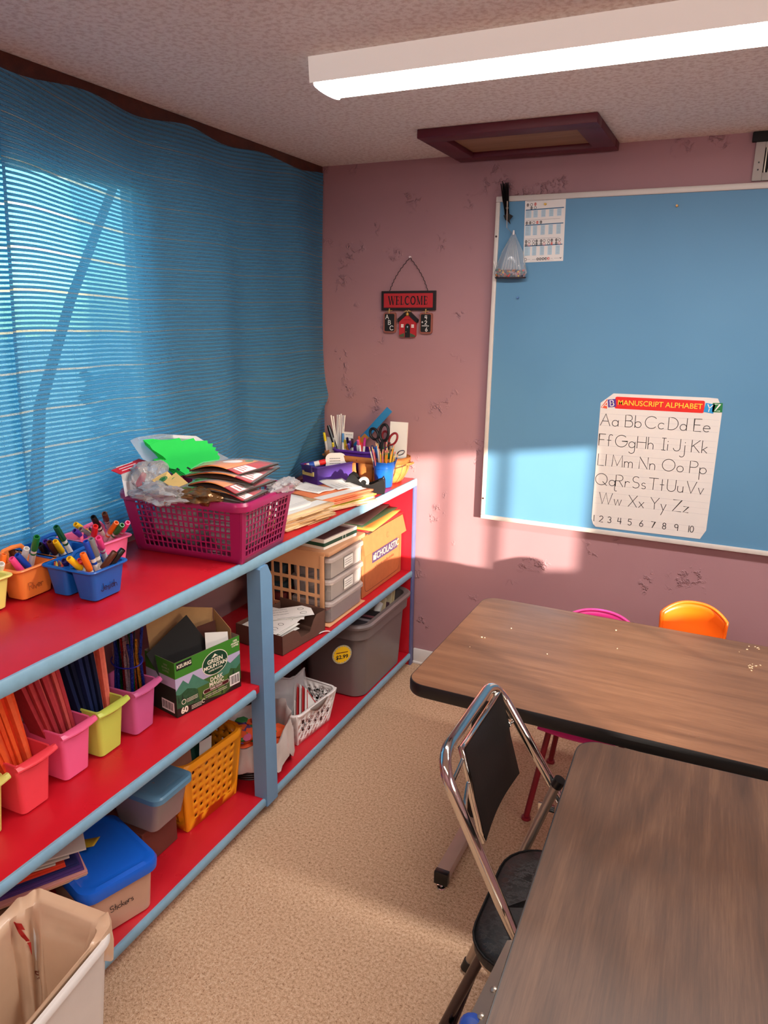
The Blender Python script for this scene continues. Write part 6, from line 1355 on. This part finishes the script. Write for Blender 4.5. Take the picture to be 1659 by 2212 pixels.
# twisted wire hanger
def wire(p, q, n=26): 
    out_ = []
    for i in range(n + 1):
        u = i / n; b = Vector(p).lerp(Vector(q), u); b += Vector((.0028 * math.sin(i * 2.1), -.002, .002 * math.cos(i * 2.1))); b.x += .012 * math.sin(PI * u) * (1 if q[0] > 0 else -1); out_.append(b)
    return out_
build('wire', G().tube(wire((0, -.006, .190), (-.096, -.008, .046)), .0014, 6), BLKM, SG); build('wire', G().tube(wire((.004, -.006, .190), (.096, -.008, .044)), .0014, 6), BLKM, SG)
pin('push_pin', 'white push pin holding the hanging WELCOME sign', Vector((-1.418, YW - .0005, 2.024)), (226, 206, 206), 'white')
def slate(cx, cz, lab):
    s = build('slate', G().prism([(x, y) for x, y, _ in rr(.062, .094, .010, 0, 4)], .002, .014, T(cx, 0, cz) @ RX(90)), plain('slate_frame', (146, 84, 70), .6), SG, 0)
    f = build('slate_face', G().prism([(x, y) for x, y, _ in rr(.050, .080, .006, 0, 4)], .0142, .0150, T(cx, 0, cz) @ RX(90)), BLKM, s, 0); g = G(); F2 = T(cx, -.0154, cz) @ RX(90)
    if lab == 'abc':
        for ch, x, y in (('A', -.020, .016), ('B', -.006, -.009), ('C', .003, -.034)): write(g, ch, .019, .0030, F2 @ T(x, y, 0))
    else:
        for ch, x, y in (('4', -.004, .018), ('2', -.004, -.006), ('+', -.020, -.004), ('6', .000, -.036)): write(g, ch, .017, .0030, F2 @ T(x, y, 0))
        stroke(g, [(-.018, -.012), (.016, -.012)], .0028, F2)
    build('chalk_lettering', g, PAPER, s, 0)
    build('raffia', G().tube([(cx, -.017, cz + .064), (cx - .002, -.018, cz + .042)], .0028, 6), TWN, SG); g = G(); g.tube([(cx - .016, -.016, cz + .052), (cx + .014, -.016, cz + .055)], .0016, 5); build('raffia', g, TWN, SG)
slate(-.093, -.099, 'abc'); slate(.092, -.099, 'sum')
FH = T(.0, -.0005, -.105) @ RX(90)
build('house_wall', G().prism([(-.042, -.055), (-.036, -.060), (.036, -.060), (.042, -.052), (.042, .016), (0, .054), (-.042, .016)], .002, .014, FH), SRED, SG, 0)
for s in (-1, 1): build('house_roof', G().prism([(0, .066), (s * .052, .022), (s * .050, .008), (s * .042, .010), (0, .046)], .002, .018, FH), BRD, SG, 0)
build('house_door', G().prism([(-.012, -.060), (.014, -.060), (.014, -.012)] + [(.001 + .013 * math.cos(a), -.012 + .015 * math.sin(a)) for a in [PI * k / 8 for k in range(1, 8)]] + [(-.012, -.012)], .0142, .0152, FH), BLKM, SG, 0)
for x in (-.026, .027):
    g = G()
    for dx in (-.0035, .0035):
        for dz in (-.004, .004): g.box((x + dx - .0028, -.0160, -.105 - .008 + dz - .0034), (x + dx + .0028, -.0152, -.105 - .008 + dz + .0034))
    build('house_window', g, PAPER, SG, 0)
for s in (-1, 1): build('grass', G().prism([(s * .015, -.059), (s * .040, -.058), (s * .040, -.050), (s * .015, -.040)], .0142, .0148, FH), plain('sign_green', (66, 84, 56), .7), SG, 0)
build('bell', G().sph((.001, -.021, -.060), .008, 6), plain('brass_bell', (214, 166, 80), .3, .5), SG); build('door_heart', G().prism([(-.003, -.011), (.001, -.018), (.005, -.011), (.001, -.008)], .0154, .0160, FH), plain('heart_blue', (150, 176, 196), .6), SG, 0); build('door_knob', G().sph((-.006, -.017, -.140), .0022, 4), TWN, SG)
build('raffia_bow', G().tube([(-.016, -.018, -.050), (-.004, -.019, -.044), (.0, -.02, -.05), (.006, -.019, -.043), (.016, -.018, -.048)], .0034, 6), TWN, SG)
g = G(); scribble(g, -.016, .020, .016, .006, .0022, FH @ T(0, 0, .0146), 4); build('school_print', g, plain('faded_print', (120, 24, 28), .6), SG, 0)

# ================================================================== tables
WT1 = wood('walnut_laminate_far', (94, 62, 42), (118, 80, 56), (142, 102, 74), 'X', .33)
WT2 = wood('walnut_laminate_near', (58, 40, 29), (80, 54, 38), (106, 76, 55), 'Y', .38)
EDB = plain('black_rubber_edge', (18, 17, 18), .4)
def table(label, x0, x1, y0, y1, rot, mat, r=.055):
    cx, cy = (x0 + x1) / 2, (y0 + y1) / 2; w_, d_ = x1 - x0, y1 - y0; t = thing('table', label, 'table', (cx, cy, 0), rot); z = .730
    build('table_top', G().loft([rr(w_ - .006, d_ - .006, r, z - .030, 8), rr(w_ - .006, d_ - .006, r, z, 8)], True, True), mat, t, 20)
    g = G(); k = [rr(w_ - .008, d_ - .008, r, z - .0005, 8), rr(w_ - .002, d_ - .002, r, z - .0005, 8), rr(w_ + .003, d_ + .003, r + .003, z - .008, 8), rr(w_ + .003, d_ + .003, r + .003, z - .034, 8), rr(w_ - .004, d_ - .004, r, z - .040, 8), rr(w_ - .02, d_ - .02, r - .01, z - .040, 8)]
    g.loft(k, False, False); build('edge_band', g, EDB, t, 40); return t, w_, d_
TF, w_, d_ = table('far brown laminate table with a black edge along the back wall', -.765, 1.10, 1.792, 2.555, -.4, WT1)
g = G()
BEIGE = plain('beige_metal', (176, 148, 136), .42, .2)
for sx in (-1, 1):
    x = sx * (w_ / 2 - .118)
    g = G(); g.box((x - .022, -d_ / 2 + .07, .026), (x + .022, d_ / 2 - .05, .062), .004); build('foot_bar', g, BEIGE, TF)
    for y in (-d_ / 2 + .062, d_ / 2 - .042): build('end_cap', G().box((x - .023, y - .012, .018), (x + .023, y + .012, .063), .003), BLACK, TF); build('glide', G().lathe([(.014, .0), (.016, .003), (.014, .007), (.006, .008), (.006, .02)], 14, M=T(x, y, 0)), CHROME, TF)
    build('leg_post', G().box((x - .02, -.03, .06), (x + .02, .03, .69), .004), BLACK, TF)
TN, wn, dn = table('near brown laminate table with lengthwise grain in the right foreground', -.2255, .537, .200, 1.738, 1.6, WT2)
build('side_rail', G().box((-wn / 2 + .02, -dn / 2 + .1, .655), (-wn / 2 + .045, dn / 2 - .1, .690), .003), STEEL, TN)
for sy in (-1, 1):
    for sx in (-1, 1): build('leg', G().cyl((sx * (wn / 2 - .10), sy * (dn / 2 - .12), .69), (sx * (wn / 2 - .07), sy * (dn / 2 - .06), .0), .016, n=12), CHROME, TN)
# crumbs: small chips on the far table
R = random.Random(19)
for k in range(64):
    if k < 44: px, py = 1640 + R.gauss(-6, 14), 1388 + R.gauss(0, 10)
    elif k < 56: px, py = 1628 + R.gauss(0, 12), 1441 + R.gauss(0, 3)
    else: px, py = R.uniform(960, 1600), R.uniform(1330, 1420)
    p = az(px, py, .7302)
    if not (-.72 < p.x < 1.0 and 1.85 < p.y < 2.53): continue
    o = build('crumb', G().cbox((0, 0, .0012), (R.uniform(.002, .006), R.uniform(.002, .005), .0024), .0006), plain('crumb', (224, 200, 164), .8)); o.location = p; o.rotation_euler = (0, 0, R.uniform(0, 3)); tag(o, 'pale crumb on the far brown table top', 'crumb', 'crumbs on the far table')

# ================================================================== folding chair
CH = thing('folding_chair', 'chrome folding chair with black padded seat pulled up to the near table', 'chair', (-.30, 1.513, 0))
def c_(x, y, z): return (x + .30, y - 1.513, z)
CY0, CY1 = 1.312, 1.714; zt = .845
def tube_x(z): return -.054 - .4985 * z
def rnd(p0, p1, p2, r, n=6):
    p0, p1, p2 = Vector(p0), Vector(p1), Vector(p2); a = p1 + (p0 - p1).normalized() * r; b = p1 + (p2 - p1).normalized() * r
    return [((1 - u) ** 2) * a + 2 * u * (1 - u) * p1 + u * u * b for u in [i / n for i in range(n + 1)]]
A = c_(tube_x(.012), CY0, .012); B = c_(tube_x(zt), CY0, zt); C_ = c_(tube_x(zt), CY1, zt); D_ = c_(.062, CY1 + .02, .012)
build('frame', G().tube([A, Vector(A).lerp(Vector(B), .5)] + rnd(A, B, C_, .075, 10) + rnd(B, C_, D_, .075, 10) + [Vector(D_).lerp(Vector(C_), .5), D_], .0135, 16), CHROME, CH, 60)
for p in (A, D_): build('foot_cap', G().cyl((p[0], p[1], .001), (p[0] - .012, p[1], .03), .016, n=14), BLACK, CH)
# backrest: padded panel on wire arms, slightly bowed to the back
PX_ = lambda z: tube_x(z) + .020
n1, n2 = 12, 8
def pad(off):
    def fn(u, v):
        z = .600 + .212 * v; ww = .146; y = 1.552 + (u - .5) * 2 * ww; zz = z + (.012 * (abs(u - .5) * 2) ** 2.5 if v > .5 else 0) - (.030 * (1 - (abs(u - .5) * 2) ** 2) if v < .12 else 0) * 0 - .012 * math.sin(PI * u) * (v > .9)
        bulg = .007 * math.sin(PI * min(max(u, 0), 1)) ** .5 * math.sin(PI * min(max(v, 0), 1)) ** .5
        bow = -.010 * math.sin(PI * u)
        x = -.395 - .062 * v + bow + off + (bulg if off > 0 else -bulg)
        return c_(x, y, zz)
    return fn
LEA = plain('black_vinyl', (15, 13, 13), .5, var=.2, scale=60, bmp=.2, bscale=140, spec=.22)
g = G(); g.grid(pad(.008), n1, n2); g.grid(pad(-.008), n1, n2); build('backrest', g, LEA, CH, 50)
fn = pad(0); per = [fn(i / n1, 0) for i in range(n1)] + [fn(1, j / n2) for j in range(n2)] + [fn(1 - i / n1, 1) for i in range(n1)] + [fn(0, 1 - j / n2) for j in range(n2)]
build('backrest_trim', G().tube(per, .0075, 8, closed=True), CHROME, CH, 60)
for y, s in ((CY0, 1), (CY1, -1)):
    for z in (.790, .735):
        e = fn(0 if s > 0 else 1, (z - .600) / .212); tb = c_(tube_x(z), y, z)
        build('wire_arm', G().tube([tb, (tb[0], tb[1] + s * .02, tb[2] - .002), (e[0], e[1] - s * .012, e[2] - .004), (e[0], e[1] + s * .004, e[2])], .0042, 8), CHROME, CH)
# seat
def seat_ring(ins, z, tilt=.06): 
    x0, x1, y0, y1 = -.388 + ins, -.020 - ins, 1.268 + ins, 1.664 - ins; r = .075; pts = []
    for sx, sy, a0 in ((1, 1, 0), (-1, 1, 90), (-1, -1, 180), (1, -1, 270)):
        r_ = .10 if sx < 0 else .05
        for k in range(7):
            a = math.radians(a0 + 90 * k / 6); x = (x1 - r_ if sx > 0 else x0 + r_) + r_ * math.cos(a); y = (y1 - r_ if sy > 0 else y0 + r_) + r_ * math.sin(a); pts.append(c_(x, y, z + tilt * (x + .385)))
    return pts
m, nt, p, out = base('creased_black_vinyl'); vec = coord(nt, 'Object', (1, 1.6, 1)); p.inputs['Base Color'].default_value = lin((22, 21, 20)) + (1,); n_ = noise(nt, vec, 34, 6, .7); rd = math_(nt, 'ABSOLUTE', math_(nt, 'SUBTRACT', n_, .5)); nt.links.new(ramp(nt, rd, [(0, .0), (.05, 1.0)]), p.inputs['Roughness'])
nt.links.new(ramp(nt, noise(nt, vec, 12), [(.3, .34), (.7, .5)]), p.inputs['Roughness']); bump(nt, p, ramp(nt, rd, [(0, 0.0), (.04, 1.0)]), .35, .003); SEATM = m
g = G(); g.loft([seat_ring(.012, .372), seat_ring(.0, .378), seat_ring(.0, .404), seat_ring(.010, .416), seat_ring(.05, .424), seat_ring(.12, .426)], True, True); build('seat', g, SEATM, CH, 50)
g = G(); pts = seat_ring(-.0015, .406); g.tube(pts, .003, 6, closed=True); build('seat_piping', g, LEA, CH)
g = G(); g.loft([seat_ring(.02, .352), seat_ring(.006, .358), seat_ring(.006, .376), seat_ring(.02, .376)], True, True); build('seat_pan', g, STEEL, CH, 30)
for s, yt, yf in ((1, 1.708, 1.602), (-1, 1.371, 1.350)):
    top = c_(-.292, yt, .585) if s > 0 else c_(-.36, yt, .352); ft_ = c_(-.478, yf, .006)
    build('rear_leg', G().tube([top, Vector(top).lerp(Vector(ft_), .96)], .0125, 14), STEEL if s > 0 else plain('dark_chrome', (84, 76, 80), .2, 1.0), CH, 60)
    build('rubber_tip', G().tube([Vector(top).lerp(Vector(ft_), .955), ft_], .0155, 14), BLACK, CH)
    br = c_(-.315, yt + s * .018, .50) if s > 0 else c_(-.23, yt - .018, .375); build('hinge_bracket', G().cbox(br, (.045, .006, .022), .002), CHROME, CH); build('rivet', G().cyl((br[0], br[1] - .006, br[2]), (br[0], br[1] + .006, br[2]), .006, n=10), STEEL, CH)
    build('leg_top_cap', G().cyl(top, Vector(top) + Vector((.010, 0, .022)), .0155, n=14), BLACK, CH)
def legpt(s, u): 
    yt, yf = ((1.708, 1.602) if s > 0 else (1.371, 1.350)); return Vector(c_(-.292, yt, .585)).lerp(Vector(c_(-.478, yf, .006)), u)
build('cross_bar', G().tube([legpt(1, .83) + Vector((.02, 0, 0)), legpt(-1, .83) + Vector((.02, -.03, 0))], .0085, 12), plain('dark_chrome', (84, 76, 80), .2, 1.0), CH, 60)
# riveted rail of a second folded chair leaning under the near table
F2 = thing('folded_chair', 'riveted steel rail and blue foot of a folded chair under the near table', 'chair', (-.30, 1.15, 0))
P1 = az(1098, 2068, .52); P2 = az(1022, 2225, .52); dv = (P2 - P1).normalized(); P3 = P2 + dv * .25
lo = lambda v: Vector(v) - Vector((-.30, 1.15, 0))
sd = dv.cross(Vector((0, 0, 1))).normalized()
g = G(); a0, a1 = P1 - dv * .05, P3; wv_ = Vector((.020, 0, .010))
g.loft([[lo(q - wv_), lo(q + wv_), lo(q + wv_ - Vector((0, 0, .02))), lo(q - wv_ - Vector((0, 0, .02)))] for q in (a0, a1)], True, True); build('rail', g, STEEL, F2, 0)
for u in (.085, .150, .21): 
    q = P1 + dv * u + Vector((.002, 0, .0015)); build('rivet', G().lathe([(.0075, 0), (.0075, .002), (.005, .004), (.001, .0045)], 12, M=T(*lo(q)) @ RY(-24)), STEEL, F2)
build('leg', G().tube([lo(P3), lo(P3 + Vector((-.03, -.06, -.28))), lo((P3.x - .05, P3.y - .1, .006))], .0125, 12), CHROME, F2, 60); build('leg', G().tube([lo(a0 + Vector((.03, 0, -.01))), lo((a0.x + .10, a0.y + .02, .006))], .0125, 12), CHROME, F2, 60)
bb = az(1020, 2222, .50); build('blue_foot', G().lathe([(.010, -.018), (.022, -.014), (.026, 0), (.022, .012), (.010, .018)], 18, M=T(*lo(bb)) @ RX(60)), plain('blue_rubber', (22, 70, 160), .5), F2)

# ================================================================== small plastic chairs against the back wall
def kid_chair(label, cx, cy, hgt, wb, rgb, nm, legm, rot=0):
    t = thing('plastic_chair', label, 'chair', (cx, cy, 0), rot); m = plas('chair_' + nm, rgb, .32); sh = hgt * .56; w_ = wb / 2; d_ = .19
    def back(u, v):
        s = (u - .5) * 2; top = 1 - .12 * abs(s) ** 2.6 * v; z = sh + .01 + (hgt - sh - .01) * v * top; y = .155 + .055 * v - .045 * s * s - .018 * smooth(.75, 1, v); return (s * w_ * (1 - .10 * (1 - v) - .03 * abs(s) * v), y, z)
    g = G(); g.grid(back, 20, 14); build('backrest', g, m, t, 60, .006)
    rim = [back(0, j / 14) for j in range(15)] + [back(i / 20, 1) for i in range(1, 20)] + [back(1, 1 - j / 14) for j in range(15)]
    build('backrest_rim', G().tube(rim, .006, 8), m, t, 60)
    def seat(u, v): s = (u - .5) * 2; return (s * w_ * .98, -d_ + .355 * v, sh - .014 * math.cos(s * 1.4) + .02 * max(0, v - .8) - .03 * max(0, .15 - v) * 4)
    g = G(); g.grid(seat, 14, 12); build('seat', g, m, t, 60, .006)
    for sx in (-1, 1):
        for y0, y1 in ((-.12, -.20), (.11, .19)):
            build('leg', G().tube([(sx * w_ * .72, y0, sh - .02), (sx * w_ * .95, y0 * .3 + y1 * .7, sh * .35), (sx * w_ * 1.08, y1, .012)], .011, 10), legm, t, 60); build('glide', G().lathe([(.012, 0), (.018, .004), (.016, .014), (.011, .016)], 12, M=T(sx * w_ * 1.08, y1, 0)), legm, t)
    return t
REDL = plain('dark_red_metal', (128, 16, 34), .4)
kid_chair('small orange plastic chair catching sunlight behind the far table', -.028, 2.545, .775, .225, (250, 104, 14), 'orange', CHROME)
kid_chair('small pink plastic chair with dark red legs mostly hidden by the far table', -.345, 2.505, .698, .27, (240, 60, 150), 'pink', REDL)

# ================================================================== wastebasket with a plastic bag
TCX, TCY, trot = -1.230, .795, 8
t = thing('wastebasket', 'white plastic wastebasket in the lower left corner', 'wastebasket', (TCX, TCY, 0), trot)
w_, d_, h = .243, .370, .400
g = G(); tub(g, w_ * .80, d_ * .82, w_, d_, h, .05, .003, .010, .016, n=8); build('body', g, plain('white_bin_plastic', (220, 214, 208), .4), t, 40)
# bag: outside flap, rim, inside wall; on the right side it stays inside the rim
n = 96; rings = []
R_ = rr(1.0, 1.0, .18, 0, 23)
prof = [(-1, .30), (-1, .37), (0, .418), (1, .404), (2, .33), (3, .20), (4, .08)]
def bagpt(k, side_, z):
    x, y, _ = R_[k]; right = smooth(.30, .47, x) * smooth(.50, .30, y); far = smooth(.1, .5, y)
    a = math.atan2(y, x); wr = mnoise.noise(Vector((math.cos(a) * 9, math.sin(a) * 9, z * 2))); wr2 = math.sin(a * 31 + 4 * mnoise.noise(Vector((x * 3, y * 3, z))))
    taper = .82 + .18 * z / h
    ins = {-1: .010, 0: .012, 1: -.012, 2: -.020, 3: -.026, 4: -.034}[side_]
    if side_ <= 0: ins = ins * (1 - right) - .012 * right; z = z * (1 - right) + (.418 if side_ == 0 else .40) * right if False else z + right * ((.389 - z) if side_ < 0 else (.393 - z))
    if side_ in (0,): z += (1 - right) * (.012 * wr + .014 * math.exp(-((a - 1.9) / .5) ** 2))
    if side_ == 1: z += (1 - right) * .010 * math.exp(-((a - 2.0) / .6) ** 2)
    if side_ == -1: ins += (1 - right) * (.006 + .005 * wr)
    if side_ in (2, 3): ins += .012 * wr + .010 * wr2
    return (x * (w_ * taper + 2 * ins), y * (d_ * taper + 2 * ins), z)
for s_, z in prof: rings.append([bagpt(k, s_, z) for k in range(len(R_))])
fine = []
for i in range(len(rings) - 1):
    for u in (0, .25, .5, .75): fine.append([tuple(Vector(a).lerp(Vector(b), u) + Vector((0, 0, 0)) + Vector((mnoise.noise(Vector(a) * 34 + Vector((0, 0, u))) * .008, mnoise.noise(Vector(a) * 30 + Vector((5, 0, u))) * .008, 0)) * (1 if i >= 2 else .4)) for a, b in zip(rings[i], rings[i + 1])])
fine.append(rings[-1])
bg = tag(build('bin_bag', G().loft(fine, False, True), film('tan_bag_plastic', (234, 196, 162), .74, .28, gloss=.8), None, 60), 'tan translucent plastic bag with red print lining the wastebasket', 'bag'); bg.location = (TCX, TCY, .0015); bg.rotation_euler = (0, 0, math.radians(trot))
# red print on the inner far wall of the bag
def bw(x, z): return (x, d_ / 2 * (.82 + .18 * z / h) - .040 - .02 * (h - z), z)
g = G(); FWB = T(-.100, d_ / 2 - .044, .29) @ RX(90 + 8)
for pts in ([(-.085, .075), (.010, .100)], [(-.080, .020), (.012, .062)], [(-.01, .10), (.012, .06)], [(-.06, -.005), (.02, .04), (.0, -.03)], [(-.05, -.035), (.005, -.02)]): stroke(g, pts, .020, FWB)
ob = build('red_print', g, plain('bag_red_print', (196, 30, 34), .5), bg, 0)
g = G(); write(g, 'FRESH', .022, .005, FWB @ T(-.03, -.095, 0) @ RZ(24), gap=.2); build('brown_print', g, plain('bag_brown_print', (140, 70, 44), .6), bg, 0)
TMx = T(TCX, TCY, 0) @ RZ(trot)
R = random.Random(33)
for k in range(7):
    c = TMx @ Vector((R.uniform(-.07, .07), R.uniform(-.11, .10), .10 + .012 * k)); s = R.uniform(.05, .08)
    o = build('paper_scrap', G().grid(lambda u, v: (s * (u - .5), s * 1.2 * (v - .5), .012 * mnoise.noise(Vector((u * 3 + k, v * 3, 0)))), 6, 6), plain('scrap_%d' % (k % 3), [(214, 190, 176), (206, 176, 160), (226, 206, 196)][k % 3], .8), None, 0, .001); o.location = c; o.rotation_euler = (R.uniform(-.5, .5), R.uniform(-.5, .5), R.uniform(0, 6)); tag(o, 'torn paper scrap at the bottom of the bagged wastebasket', 'scrap', 'paper scraps in the wastebasket')
bpy.context.view_layer.update()
